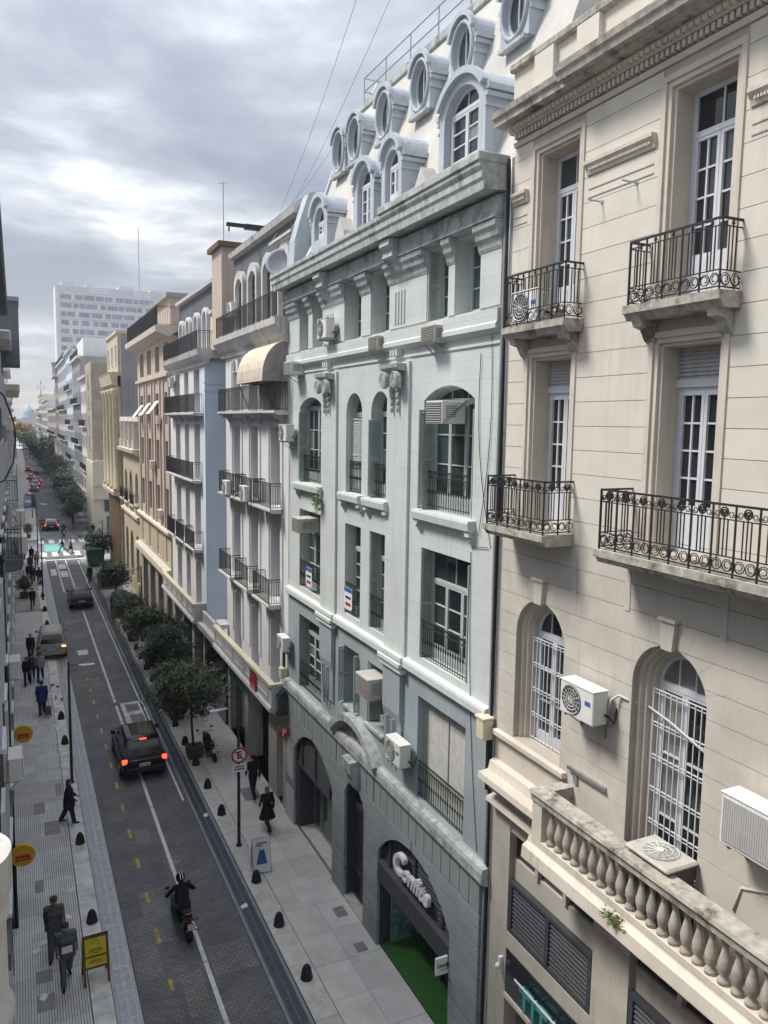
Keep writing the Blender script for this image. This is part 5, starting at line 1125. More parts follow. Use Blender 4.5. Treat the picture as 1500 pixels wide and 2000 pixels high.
ground(bb, 41.6, 51.62, [Op(42.5, 44.9, 0, 3.6), Op(45.6, 48.0, 0, 3.6), Op(48.7, 51.0, 0, 3.6)], None)
for a, b in ((42.5, 44.9), (45.6, 48.0), (48.7, 51.0)): MB().box(FX+.4, FX+.46, a, b, 0, 3.6).build('shopfront', mt['glass'], bb)
# awning on the white house
aw_ = thing('awning', 'cream and brown domed cloth awning over a fourth floor balcony', 'awning', (FX, 29.3, 16.3)); pr = [(FX, 17.95)]+[(FX-.95*math.sin(a), 16.62+1.3*math.cos(a)) for a in [PI/2*k/7 for k in range(8)]]+[(FX-.95, 16.45), (FX-.93, 16.45)]+[(FX-.93*math.sin(a), 16.60+1.28*math.cos(a)) for a in [PI/2*k/7 for k in range(7, -1, -1)]]
MB().prism(pr, 27.62, 31.2, 'y').build('canopy', M('cream awning cloth', (.60,.53,.42), .9, .12, 3, .1, 20, streak=.6), aw_, recalc=True)
side = [(FX, 16.45)]+[(FX-.95*math.sin(a), 16.62+1.3*math.cos(a)) for a in [PI/2*k/7 for k in range(8)]]+[(FX-.95, 16.45)]
MB().prism(side, 27.60, 27.62, 'y').build('side_cloth', M('grey brown awning cloth', (.30,.27,.26), .9, .25, 3, .1, 20, streak=.8), aw_, recalc=True); MB().prism(side, 31.2, 31.22, 'y').build('side_cloth', mt['party'], aw_, recalc=True)
MB().bar((FX-.9, 27.7, 16.45), (FX-.5, 27.7, 15.5), .02).bar((FX-.9, 31.1, 16.45), (FX-.5, 31.1, 15.5), .02).build('support', mt['pole'], aw_)
ac_split((FX+.40, 36.2, 19.75), 'white air conditioner on the attic wall of the white house', .85, .6, .3, logo=None); ac_split((FX-.02, 33.6, 17.05), 'white air conditioner beside the awning on the white house', .8, .55, .28, logo=None)
ac_split((FX-.30, 34.55, 11.72), 'round-fan air conditioner behind the farther third floor balcony railing', .8, .6, .28, logo=None); ac_split((FX-.30, 31.5, 11.72), 'round-fan air conditioner behind the middle third floor balcony railing', .8, .6, .28, logo=None)
ac_split((FX-.02, 49.9, 17.0), 'white air conditioner high on the blue wing front', .8, .55, .28, logo=None)
lt = thing('wall_lantern', 'dark glazed wall lantern under the near end of the parapet', 'lantern', (8.75, 27.3, 3.9)); MB().box(8.55, 8.95, 27.12, 27.40, 4.15, 4.75).build('glass', mt['glass_cool'], lt); MB().prism([(8.5, 4.75), (9.0, 4.75), (8.75, 5.0)], 27.1, 27.42, 'y').build('cap', mt['pole'], lt, recalc=True)
mb = MB()
for x in (8.55, 8.95, 8.75): mb.bar((x, 27.11, 4.12), (x, 27.11, 4.77), .015)
mb.box(8.52, 8.98, 27.1, 27.42, 4.05, 4.15); mb.build('frame', mt['pole'], lt)
db = thing('roof_davit', 'dark steel hoist beam jutting from the roof of the white house', 'hoist beam', (10, 33, 22.7)); MB().box(8.9, 12.0, 32.88, 33.12, 22.92, 23.14).build('beam', mt['pole'], db, bevel=.02); MB().box(8.15, 8.9, 32.92, 33.08, 22.98, 23.12).build('jib', mt['pole'], db); MB().ring((8.25, 33, 22.86), .09, .02, 'x', 10, 4).build('hook_ring', mt['pole'], db); MB().box(11.6, 11.8, 32.9, 33.1, 22.7, 22.95).build('foot', mt['pole'], db)
sb = thing('rooftop_tank_house', 'brown rendered tank house with overhanging slab on the court roofs', 'rooftop block', (10.5, 40, 18.6)); MB().box(9.35, 12.5, 38.9, 41.0, 18.6, 23.4).build('wall', mt['tan_wall'], sb); MB().box(9.15, 12.7, 38.7, 41.2, 23.4, 23.65).build('slab', mt['wood'], sb)
an = thing('roof_antenna', 'thin mast antenna on the brown rooftop tank house', 'antenna', (9.6, 39.5, 23.65)); MB().bar((9.6, 39.5, 23.65), (9.6, 39.5, 26.6), .025, 5).build('mast', mt['steel'], an); MB().bar((9.35, 39.5, 26.5), (9.9, 39.5, 26.6), .015, 4).build('crossbar', mt['steel'], an)
# ------------------------------------------------------------------ farther buildings on the right
SW = {}
def swin(root, x, y, z, w, h, side=-1, frame='frame_white', glass='glass_cool', axis='x'):
    """small framed window for a facade far off: part with a pane below it; (x,y) centre on the wall face"""
    k = (round(w, 2), round(h, 2), side, frame, glass, axis)
    if k not in SW:
        f = MB(); a = .05
        for y0, y1, z0, z1 in ((-w/2, -w/2+a, 0, h), (w/2-a, w/2, 0, h), (-w/2+a, w/2-a, 0, a), (-w/2+a, w/2-a, h-a, h), (-a/2, a/2, a, h-a)):
            f.box(-.06, .02, y0, y1, z0, z1)
        f.box(-.12, .02, -w/2-.06, w/2+.06, -.08, 0)
        p = MB().box(-.02, .01, -w/2+a, w/2-a, a, h-a)
        F = f.mesh('window', mt[frame]); Pn = p.mesh('pane', mt[glass])
        rot = Matrix.Identity(4)
        if side > 0: rot = Matrix.Rotation(PI, 4, 'Z')
        if axis == 'y': rot = Matrix.Rotation(PI/2, 4, 'Z')
        F.transform(rot); Pn.transform(rot); SW[k] = (F, Pn)
    o = origin(root); w_ = link('window', SW[k][0], root, (x-o[0], y-o[1], z-o[2])); link('pane', SW[k][1], w_)
    return w_
def block_building(label, xf, depth, y0, y1, z1, wm, floors, bays, side=-1, z0=4.2, wh=1.7, ww=1.1, balc=(), corn=.5, rail=False, glass='glass_cool', ground=True, trim=None, awn=False):
    """side -1: facade faces -X at xf; +1 faces +X"""
    r = thing('apartment_building', label, 'building', (xf, (y0+y1)/2, 0)); xa, xb = (xf, xf+depth) if side < 0 else (xf-depth, xf)
    MB().box(xa, xb, y0+.01, y1-.01, 0, z1).build('wall', wm, r)
    fh = (z1-z0-1)/floors; bw = (y1-y0)/bays; s = side; tr = trim or mt['white_trim']
    def bx(a, b): return (min(xf+s*a, xf+s*b), max(xf+s*a, xf+s*b))
    for f in range(floors):
        for b in range(bays): swin(r, xf+s*.03, y0+bw*(b+.5), z0+fh*f+.4, ww, wh, side, glass=random.choice((glass, 'glass_curtain')))
        if f in balc:
            m = MB(); c0, c1 = bx(0, .55); m.box(c0, c1, y0+bw*.2, y1-bw*.2, z0+fh*f+.12, z0+fh*f+.26); bc = m.build('balcony', tr, r)
            m = MB(); rail_panel(m, (xf+s*.52, y0+bw*.22), (xf+s*.52, y1-bw*.22), z0+fh*f+.26, .95, 'plain'); rail_panel(m, (xf, y0+bw*.22), (xf+s*.52, y0+bw*.22), z0+fh*f+.26, .95, 'plain'); m.build('railing', mt['iron'], bc)
    c0, c1 = bx(-.1, corn); MB().box(c0, c1, y0-.05, y1+.05, z1-.35, z1+.1).build('cornice', tr, r, bevel=.05)
    c0, c1 = bx(-.02, .12); MB().box(c0, c1, y0, y1, z0-.25, z0+.1).build('belt_course', tr, r)
    for b in range(max(1, bays//2+1)):
        w = (y1-y0)/max(1, bays//2+1); c0, c1 = bx(-.02, .02); MB().box(c0, c1, y0+w*b+.4, y0+w*(b+1)-.4, .05, 3.2).build('shopfront', mt['glass'], r)
    if rail:
        m = MB(); rail_panel(m, (xf+s*.3, y0), (xf+s*.3, y1), z1+.1, 1.0, 'plain'); m.build('roof_railing', mt['iron'], r)
    return r
# tan house with the open top storey
tb = thing('apartment_building', 'dusty pink tan building with deep eaves and roof terrace rail', 'building', (FX, 59, 0))
TY0, TY1 = 51.75, 66.2; tops = (10.4, 13.58, 16.8); TBY = ((52.3, 53.65), (55.75, 57.3), (59.35, 61.05), (62.95, 64.7))
to = [Op(a, b, t-2.1, t) for a, b in TBY for t in tops]+[Op(a-.1, b+.1, 18.25, 20.0) for a, b in TBY]
wall(tb, TY0, TY1, 4.6, 20.4, to, FX, mt['tan_wall'], .5); core(tb, FX+.5, 20, TY0, TY1, 0, 20.4)
for i, o in enumerate(to): window(tb, o, FX+.35, 1, 2, 2, None, 'frame_white' if i % 3 else 'frame_green', ('glass', 'glass_cool', 'glass_curtain'), 0, 1)
for a, b in TBY:
    for y in (a-.35, b+.35): MB().box(FX-.10, FX, y-.16, y+.16, 7.7, 17.6).build('pilaster_strip', mt['tan_wall'], tb)
cornice(tb, [(FX, 18.0), (FX-.2, 18.0), (FX-.22, 17.8), (FX, 17.7)], TY0, TY1, mt['tan_wall'], 'string_course'); cornice(tb, [(FX, 7.68), (FX-.3, 7.62), (FX-.3, 7.45), (FX, 7.3)], TY0, TY1, mt['cream_trim'], 'belt_course')
cornice(tb, [(FX, 20.25), (FX-.85, 20.55), (FX-.9, 20.9), (FX-.8, 20.95), (FX+1, 21.0)], TY0-.2, TY1+.4, mt['cream_trim'], 'eaves'); mb = MB(); rail_panel(mb, (FX-.7, TY0), (FX-.7, TY1+.3), 20.95, 1.2, 'plain'); rail_panel(mb, (FX-.7, TY0), (FX+1.2, TY0), 20.95, 1.2, 'plain'); mb.build('roof_railing', mt['iron'], tb)
cornice(tb, [(FX, 5.2), (8.55, 5.05), (8.5, 4.7), (8.7, 4.6), (FX, 4.5)], TY0, TY1, mt['cream_trim'], 'ground_cornice')
wall(tb, TY0, TY1, 0, 4.6, [Op(a-.3, b+.3, 0, 3.9) for a, b in TBY], FX, mt['cream_low'], .5, 'ground_wall')
wall(tb, TY0, TY1, 5.2, 7.3, [Op(a, b, 5.4, 7.1) for a, b in TBY], FX-.06, mt['ochre'], .5, 'mezzanine_wall')
for a, b in TBY: MB().box(FX+.3, FX+.36, a, b, 5.4, 7.1).build('mezzanine_window', mt['glass'], tb); MB().box(FX+.3, FX+.36, a-.3, b+.3, 0, 3.9).build('shopfront', mt['glass'], tb)
for y, z in ((60.2, 15.3), (56.6, 15.4), (63.8, 15.2)): # propped awning blinds
    MB().add([(FX-.02, y-.8, z+.9), (FX-.02, y+.8, z+.9), (FX-.7, y+.8, z), (FX-.7, y-.8, z), (FX-.02, y-.8, z+.87), (FX-.02, y+.8, z+.87), (FX-.7, y+.8, z-.03), (FX-.7, y-.8, z-.03)], [(0,1,2,3),(7,6,5,4),(0,3,7,4),(1,5,6,2),(3,2,6,7)]).build('window_blind', mt['white_wall'], tb)
MB().box(9.7, 14, 55, 62, 20.9, 23.2).build('roof_storey', mt['tan_wall'], tb); MB().box(9.4, 14.2, 54.8, 62.2, 23.2, 23.5).build('roof_slab', mt['party'], tb)
for i, z in enumerate((8.3, 11.5, 14.7)): ac_split((FX-.02, 54.7+i*.1+3*(i == 1), z), ('lowest', 'middle', 'highest')[i]+' white air conditioner on the tan house front', .8, .55, .28, logo=None)
# low arcaded house
n1 = thing('arcaded_house', 'low ochre house with arched windows and ornamental roof parapet', 'building', (FX, 71.5, 0)); NB = ((67.2, 68.95), (70.75, 72.7), (74.1, 75.85))
no = [Op(a, b, 7.9, 10.5, 'semi') for a, b in NB]+[Op(a, b, 1.0, 5.2, 'semi') for a, b in NB]
wall(n1, 66.3, 77, 0, 12.3, no, FX, mt['ochre'], .5); core(n1, FX+.5, 18, 66.3, 77, 0, 12.2)
for o in no: window(n1, o, FX+.4, 1, 3, 2, None, 'frame_white', ('glass',), .2, 1)
for a, b in NB: balcony(n1, a-.3, b+.3, 7.85, .5, .2, mt['cream_trim'], 'plain', .9)
cornice(n1, [(FX, 11.9), (FX-.5, 12.2), (FX-.55, 12.5), (FX+.5, 12.55)], 66.3, 77.1, mt['cream_trim']); cornice(n1, [(FX, 6.6), (FX-.3, 6.7), (FX-.3, 6.9), (FX, 7.0)], 66.3, 77, mt['cream_trim'], 'belt_course')
for i, y in enumerate((67.6, 70.4, 73.2, 76.0)):
    MB().box(FX-.35, FX+.1, y-.45, y+.45, 12.5, 13.2).box(FX-.28, FX+.05, y-.32, y-.18, 13.2, 14.8).box(FX-.28, FX+.05, y+.18, y+.32, 13.2, 14.8).prism([(y-.5, 14.8), (y+.5, 14.8), (y, 15.2)], FX-.32, FX+.1, 'x').build('roof_aedicule', mt['cream_trim'], n1)
# columned corner building
n2 = thing('columned_building', 'ochre corner building with giant columns and bare party wall', 'building', (FX, 82, 0))
core(n2, FX, 20, 77.05, 87, 0, 22.8, mt['party'], name='wall'); wall(n2, 77.3, 87, 0, 19.0, [Op(c-.7, c+.7, z, z+2.4) for c in (79, 82.2, 85.4) for z in (5.2, 9.2, 13.2)], FX-.3, mt['ochre'], .28, 'front_wall')
for c in (79, 82.2, 85.4):
    for z in (5.2, 9.2, 13.2): swin(n2, FX-.12, c, z+.05, 1.3, 2.3)
for y in (77.7, 80.6, 83.8, 86.6): MB().lathe([(.45, 8.2), (.45, 8.5), (.36, 8.6), (.36, 12), (.32, 17.0), (.42, 17.2), (.5, 17.6), (.5, 17.8)], (FX-.45, y, 0), 12).build('column', mt['ochre'], n2, smooth=True)
cornice(n2, [(FX, 18.0), (FX-.8, 18.2), (FX-1.0, 19.1), (FX-1.1, 19.3), (FX+.3, 19.4)], 77.3, 87.6, mt['ochre']); MB().box(FX-.2, FX+1, 77.6, 86.8, 19.4, 22.9).build('attic', mt['ochre'], n2); MB().box(FX-.35, FX+1.1, 77.5, 86.9, 22.9, 23.2).build('attic_coping', mt['ochre'], n2)
for y in (79, 82.2, 85.4): swin(n2, FX-.18, y, 20.2, 1.2, 1.8)
cornice(n2, [(FX, 7.6), (FX-.9, 7.8), (FX-.95, 8.15), (FX, 8.2)], 77.3, 87.5, mt['cream_trim'], 'belt_course')
MB().box(FX-.36, FX-.3, 77.4, 86.9, 0, 7.5).build('dark_ground_panel', mt['wood'], n2)
# far corner of the crossing
fc = thing('corner_shop', 'pale yellow corner shop beyond the crossing with brick wall above', 'building', (9, 111, 0))
MB().box(8.75, 20, 107, 117, 0, 9.4).build('wall', mt['yellow_wall'], fc); MB().prism([(8.75, 9.4), (20, 9.4), (20, 9.9), (11.0, 9.9), (10.0, 9.6), (9.4, 9.7)], 107, 107.4, 'y').build('broken_gable', mt['yellow_wall'], fc, recalc=True)
MB().box(8.95, 20, 108.2, 117, 9.4, 22.3).build('brick_gable', mt['brick_party'], fc); MB().box(8.8, 11.8, 106.8, 107, 6.3, 6.6).build('string_course', mt['cream_trim'], fc); MB().box(8.8, 11.8, 106.7, 107, 4.6, 4.8).build('canopy_strip', mt['cream_trim'], fc)
w = MB().box(10.0, 12.0, 106.94, 107.0, 2.9, 4.6).build('upper_window', mt['frame_green'], fc); MB().box(10.1, 11.9, 106.92, 106.94, 3.0, 4.5).build('pane', mt['glass_cool'], w)
w = MB().box(10.1, 12.0, 106.94, 107.0, 0, 2.6).build('shop_door', mt['frame_white'], fc); MB().box(10.3, 11.8, 106.92, 106.94, .1, 2.4).build('pane', mt['glass_green'], w); MB().box(10.4, 11.6, 106.9, 106.92, .5, 1.3).build('display', M('green shop display', (.05,.22,.17), .6, .4, 3, 0), w)
for z in (11.0, 13.7, 16.4, 19.1): swin(fc, 8.92, 112.5, z, 1.2, 1.7)
sg_ = thing('round_shop_sign', 'small round orange shop sign on the yellow corner shop', 'sign', (11.2, 106.8, 2.9)); MB().lathe([(.4, 0), (.4, .08)], (11.2, 106.7, 2.9), 16, 'y').build('disc', mt['orange'], sg_, recalc=True); MB().box(11.15, 11.25, 106.78, 107, 2.85, 2.95).build('arm', mt['pole'], sg_)
RR = [(117.1, 131, 21.0, 'white_wall', 'white windowed building directly behind the yellow corner shop', 5, 4, (1, 3)), (131.1, 150, 24.6, 'party', 'grey rendered building with balconies beyond the white one', 6, 5, (2, 4)),
      (150.1, 168, 27.2, 'blue_wall', 'blue grey building standing taller in the far right row', 7, 5, (1, 3, 5)), (168.1, 201, 26.8, 'white_trim', 'long grey white block in the far right row', 7, 8, (2, 4)),
      (201.1, 216, 25.0, 'party', 'narrow dark block with rounded top storey in the far right row', 6, 4, ()), (216.1, 272, 17.5, 'tan_wall', 'low tan building behind the dark street tree', 4, 12, (2,)),
      (272.1, 330, 20.8, 'white_wall', 'far white block with pale striped end wall', 6, 12, ()), (330.1, 372, 24.0, 'yellow_wall', 'far cream block near the end of the street', 7, 8, (2, 4)), (372.1, 430, 19.0, 'white_trim', 'last grey block on the right before the park', 5, 10, ())]
for i, (y0, y1, z1, m, lb, fl_, by, bc) in enumerate(RR):
    r = block_building(lb, 9.3, 14, y0, y1, z1, mt[m], fl_, by, -1, 4.0, 1.8, 1.2, bc, .5 if i != 4 else .9, i in (1, 3))
    if i == 6:
        for k in range(7): MB().box(9.6, 13.6, y0-.4, y0, 6+k*2.1, 7.1+k*2.1).build('end_balcony', mt['white_wall'], r)
    if i == 4: MB().lathe([(1.6, 25), (1.6, 27.5), (1.9, 27.6), (1.9, 28), (.001, 28.2)], (9.8, 203, 0), 14).build('round_turret', mt['party'], r)
    if i == 1: MB().box(10, 18, y0+2, y1-3, z1, z1+3).build('tank_house', mt['white_wall'], r)
# white slab tower
tw = thing('tower_block', 'tall white slab tower block with rows of window bands', 'building', (33, 305, 0)); TX0, TX1, TYF = 13.9, 52.5, 300
MB().box(TX0, TX1, TYF, TYF+14, 0, 61.0).build('wall', mt['white_wall'], tw); mt['tower_band'] = M('tower window band', (.20,.245,.33), .25, .4, .22, 0, spec=.5); mt['tower_panel'] = M('tower spandrel', (.55,.57,.60), .8, .08, .3, 0)
random.seed(3)
for f in range(16):
    z = 11.2+f*2.95; bd = MB().box(TX0+1.2, TX1-.5, TYF-.12, TYF, z, z+.35).build('floor_band', mt['white_wall'], tw)
    x = TX0+1.6; mb = MB(); mp_ = MB()
    while x < TX1-2.2:
        w = random.choice((1.8, 2.6, 3.6)); mb.box(x, x+w, TYF-.06, TYF-.01, z+.85, z+2.45)
        for k in range(max(1, int(w/.8))): mp_.box(x+w*(k+.5)/max(1, int(w/.8))-.04, x+w*(k+.5)/max(1, int(w/.8))+.04, TYF-.1, TYF-.06, z+1.0, z+2.35)
        x += w+random.choice((.35, .5, 1.2))
    wb_ = mb.build('window_row', mt['tower_band'], tw); struct(wb_, 'stuff'); m_ = mp_.build('mullions', mt['white_wall'], wb_); struct(m_, 'stuff')
    MB().box(TX0+1.2, TX1-.5, TYF-.45, TYF-.12, z+.2, z+.42).build('slab_edge', mt['white_wall'], tw) if f % 2 else None
MB().box(TX0+.0, TX0+1.0, TYF-.3, TYF, 0, 60.5).build('corner_pier', mt['white_wall'], tw); MB().box(TX0+.3, TX1, TYF-.1, TYF, 58.6, 60.8).build('top_band', mt['tower_panel'], tw)
for a, b in ((25, 31.5), (40, 46)):
    for z in (59.0, 59.9): MB().box(a, b, TYF-.14, TYF-.1, z, z+.5).build('top_vent', mt['white'], tw)
for a, b, h in ((16, 20, 62.5), (24, 26, 62.0), (35, 40, 62.2), (46, 52, 62.0)): MB().box(a, b, TYF+1, TYF+6, 61, h).build('roof_plant', mt['tower_panel'], tw)
t = thing('radio_mast', 'thin tall radio mast on top of the white tower', 'mast', (42, 304, 61)); MB().bar((42.5, 303, 61), (42.5, 303, 84), .14, 5).build('mast', mt['steel'], t); MB().box(42, 43, 302.5, 303.5, 61, 61.4).build('base', mt['steel'], t)
t = thing('telecom_mast', 'telecom lattice mast with panel antennas at the street end', 'mast', (9, 432, 0)); MB().bar((11.8, 425, 19), (11.8, 425, 33), .35, 6).build('mast', mt['steel'], t)
for dx in (-1.6, 0, 1.6): MB().box(11.8+dx-.3, 11.8+dx+.3, 424.5, 424.9, 28.5, 31.2).build('panel_antenna', mt['white'], t)
MB().bar((10, 425, 29.5), (13.6, 425, 29.5), .12, 4).build('crossbar', mt['steel'], t)
sp = thing('stepped_tower', 'distant stepped white tower with a pointed spire', 'building', (25, 450, 0)); MB().box(18, 34, 440, 460, 0, 30).box(20, 32, 441, 459, 30, 33.5).box(22.5, 29, 442, 455, 33.5, 36).build('wall', mt['white_wall'], sp); MB().prism([(23, 36), (25, 36), (24, 42)], 444, 446, 'y').build('spire', mt['white_trim'], sp)
dm_ = thing('domed_building', 'distant domed building closing the view down the street', 'building', (10, 720, 0)); MB().box(0, 22, 712, 732, 0, 14).build('wall', mt['white_trim'], dm_); MB().lathe([(6.0, 14), (6.0, 15.5), (5.4, 15.7), (5.2, 18), (4.3, 20.4), (2.6, 22.3), (1.0, 23.2), (.8, 24.6), (.2, 24.8), (.1, 28)], (10.6, 720, 0), 20).build('dome', M('verdigris dome', (.30,.36,.40), .7, .1, .3, 0), dm_, smooth=True)
# ------------------------------------------------------------------ left side of the street
LW = -.56
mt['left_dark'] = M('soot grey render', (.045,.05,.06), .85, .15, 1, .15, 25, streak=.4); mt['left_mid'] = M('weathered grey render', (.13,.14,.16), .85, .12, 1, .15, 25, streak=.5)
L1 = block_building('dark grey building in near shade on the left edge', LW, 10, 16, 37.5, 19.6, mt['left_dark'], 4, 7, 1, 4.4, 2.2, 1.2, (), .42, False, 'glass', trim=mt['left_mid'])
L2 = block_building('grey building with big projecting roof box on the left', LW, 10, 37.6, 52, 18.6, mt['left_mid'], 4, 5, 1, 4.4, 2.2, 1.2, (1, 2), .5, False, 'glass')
MB().box(LW, .30, 43.5, 46.5, 17.6, 20.7).build('oriel_box', mt['left_mid'], L2); MB().box(LW, .34, 43.4, 46.6, 20.7, 20.9).build('oriel_cap', mt['party'], L2)
L3 = block_building('beige house with balconies before the crossing on the left', LW, 10, 52.1, 70, 16.9, mt['tan_wall'], 4, 6, 1, 4.2, 2.0, 1.2, (1, 3), .85, False, 'glass')
L4 = block_building('white house at the near left corner of the crossing', LW, 10, 70.1, 89.5, 15.0, mt['white_wall'], 4, 6, 1, 4.0, 1.8, 1.2, (1, 2, 3), .6, False, 'glass')
for i, (y0, y1, z1, m, lb) in enumerate(((108, 130, 21, 'white_trim', 'first grey block beyond the crossing on the left'), (130.1, 160, 17.5, 'tan_wall', 'tan block beyond the crossing on the left'), (160.1, 200, 24, 'white_wall', 'tall white block far along on the left'), (200.1, 260, 19, 'party', 'dark block far along on the left'), (260.1, 330, 22, 'tan_wall', 'long tan block far along on the left'), (330.1, 420, 18, 'white_trim', 'last grey block on the left before the park'))):
    block_building(lb, -1.35, 12, y0, y1, z1, mt[m], 5, 6, 1, 4, 1.8, 1.2, (1, 3) if i < 3 else (), .7, False, 'glass')
bow = thing('bow_bay', 'rounded white stone bay with stacked mouldings at the lower left edge', 'bay', (-.80, 9, 0)); MB().lathe([(.54, 0), (.54, 5.4), (.58, 5.45), (.58, 5.65), (.53, 5.7), (.53, 7.0), (.57, 7.1), (.60, 7.25), (.54, 7.35), (.53, 8.3), (.57, 8.4), (.57, 8.55), (.52, 8.65), (.52, 9.5), (.54, 9.58), (.57, 9.7), (.55, 9.78), (.57, 9.86), (.60, 9.95), (.60, 10.35), (.001, 10.38)], (-.80, 9, 0), 40).build('shaft', mt['white_trim'], bow, angle=35)
ln = MB().box(-1.6, -.78, 8.5, 15.9, 0, 10).build('back_wall', mt['white_trim'], bow)
t = thing('ribbed_downpipe', 'black downpipe clamped to the left building', 'pipe', (LW+.1, 24, 0)); MB().tube([(LW+.08, 24, 0), (LW+.08, 24, 12)], .06, 8).build('pipe', mt['pole'], t, smooth=True)
for z in (2, 5, 8, 11): MB().box(LW, LW+.16, 23.93, 24.07, z, z+.06).build('clamp', mt['pole'], t)
for i, (y, z, lb) in enumerate(((26.5, 6.9, 'white air conditioner jutting from the left wall near the lower amber sign'), (20.3, 6.3, 'white air conditioner at the far left edge above the bow bay'), (29.2, 10.4, 'white air conditioner on the left balcony slab'), (35.5, 10.6, 'white air conditioner on the next left balcony'), (39.5, 9.0, 'white air conditioner low on the projecting grey house'))):
    ac_split((LW+.02 if i not in (2, 3) else -.2, y, z), lb, .8, .56, .3, rz=PI, logo=None)
bl_ = thing('left_balcony', 'heavy stone balcony with iron rail jutting from the left wall', 'balcony', (LW, 30, 10)); MB().prism([(LW, 10.05), (LW+.35, 10.05), (.02, 10.12), (.08, 10.3), (.08, 10.42), (LW, 10.42)], 27.5, 33, 'y').build('slab', mt['left_mid'], bl_, recalc=True)
mb = MB(); rail_panel(mb, (.03, 27.6), (.03, 32.9), 10.42, 1.0, 'plain'); rail_panel(mb, (LW, 27.6), (.03, 27.6), 10.42, 1.0, 'plain'); mb.build('railing', mt['iron'], bl_)
for i, (x, y, z, lb) in enumerate(((-.215, 21.2, 3.75, 'nearer of two round amber signs with red band on the left wall'), (-.13, 28.0, 4.42, 'farther of two round amber signs with red band on the left wall'))):
    s = thing('round_sign', lb, 'sign', (x, y, z), 0, 'round amber projecting signs'); R_ = .29
    mb = MB().lathe([(R_-.02, -.06), (R_, -.04), (R_, .04), (R_-.02, .06)], (x, y, z), 24, 'y'); mb.build('disc', mt['orange'], s, recalc=True)
    MB().ring((x, y-.045, z), R_-.005, .02, 'y', 24, 5).build('rim', mt['yellow'], s, smooth=True)
    MB().box(x-.17, x+.17, y-.066, y-.06, z-.14, z+.02).build('red_band', mt['red'], s); MB().box(x-.12, x+.12, y-.069, y-.066, z-.085, z-.065).build('print_line', mt['orange'], s)
    MB().box(LW, x-R_+.03, y-.03, y+.03, z-.06, z+.06).build('arm', mt['orange'], s)
cl = thing('black_cable_loop', 'black cable looping out from the left wall against the sky', 'cable', (LW, 25, 15)); MB().tube([(LW, 24.5, 15.9), (-.28, 24.6, 15.6), (-.06, 24.7, 14.9), (-.02, 24.75, 14.4), (-.10, 24.8, 13.7), (-.35, 24.8, 13.2), (LW, 24.8, 13.1)], .022, 6).build('cable', mt['cable'], cl, smooth=True)

# the street goes on behind the viewpoint
bk = block_building('plain grey building below and behind the viewpoint on the left', LW, 10, -45, 8.3, 17.2, mt['left_mid'], 4, 12, 1, 4.4, 2.0, 1.2, (), .3, False, 'glass'); bk.location.x -= 0
bk2 = block_building('plain cream building behind the viewpoint on the right', FX, 10, -45, 1.4, 21, mt['cream'], 5, 10, -1, 4.4, 2.0, 1.2, (), .3, False, 'glass')
sheet('pavement_behind_left', -.62, 1.78, -45, 11.98, .04, mt['pave'], .12); sheet('pavement_behind_right', 6.3, 9.0, -45, 7.98, .04, mt['pave'], .12); sheet('road_behind', 1.8, 6.28, -45, -6.02, 0, G_ROAD, .1); sheet('drain_behind', 1.8, 2.4, -6, 11.98, .004, mt['drain_bed'], .1); sheet('drain_behind_right', 5.68, 6.28, -6, 7.98, .004, mt['drain_bed_d'], .1)

# slight city haze
hz_ = MB().box(-310, 430, -70, 910, -1.3, 92).build('haze', mt['white']); hz_.data.materials.clear(); hm_ = bpy.data.materials.new('city haze'); hm_.use_nodes = True; ht = hm_.node_tree; ht.nodes.clear()
ho = N(ht, 'ShaderNodeOutputMaterial'); hv = N(ht, 'ShaderNodeVolumePrincipled'); hv.inputs['Color'].default_value = (.80, .86, .96, 1); hv.inputs['Density'].default_value = .0007; hv.inputs['Anisotropy'].default_value = .2
ht.links.new(hv.outputs[0], ho.inputs['Volume']); hz_.data.materials.append(hm_); struct(hz_, 'stuff')
# ------------------------------------------------------------------ vehicles
random.seed(21)
def paint(name, c, rough=.2): return M(name, c, rough, .06, 3, 0, spec=.3, coat=0, coords='obj')
mt['car_glass'] = M('tinted car glass', (.008,.011,.014), .06, 0, 1, 0, spec=.5); mt['tyre'] = M('tyre rubber', (.016,.016,.017), .85, .2, 6, .1, 50, coords='obj'); mt['rim'] = M('alloy wheel', (.30,.30,.31), .35, .1, 6, 0, metal=.7)
mt['tail_on'] = M('lit tail lamp', (.5,.03,.02), .3, 0, 1, 0, emit=(1,.05,.02), estr=1.8); mt['tail_off'] = M('red tail lamp', (.20,.012,.012), .2, 0, 1, 0, spec=.6); mt['amber_on'] = M('lit amber indicator', (.6,.3,.05), .3, 0, 1, 0, emit=(1,.5,.08), estr=4)
mt['plate'] = M('number plate', (.55,.56,.58), .5, 0, 1, 0); mt['trim'] = M('black plastic trim', (.02,.02,.021), .6, .1, 6, 0); mt['chrome'] = M('chrome', (.55,.55,.56), .2, 0, 1, 0, metal=1)
def loft(mb, rings, cap=True):
    n = len(rings[0]); b = len(mb.v); vs = [p for r in rings for p in r]; fs = []
    for i in range(len(rings)-1):
        for j in range(n): fs.append((i*n+j, i*n+(j+1) % n, (i+1)*n+(j+1) % n, (i+1)*n+j))
    if cap: fs += [tuple(range(n))[::-1], tuple(range((len(rings)-1)*n, len(rings)*n))]
    mb.add(vs, fs)
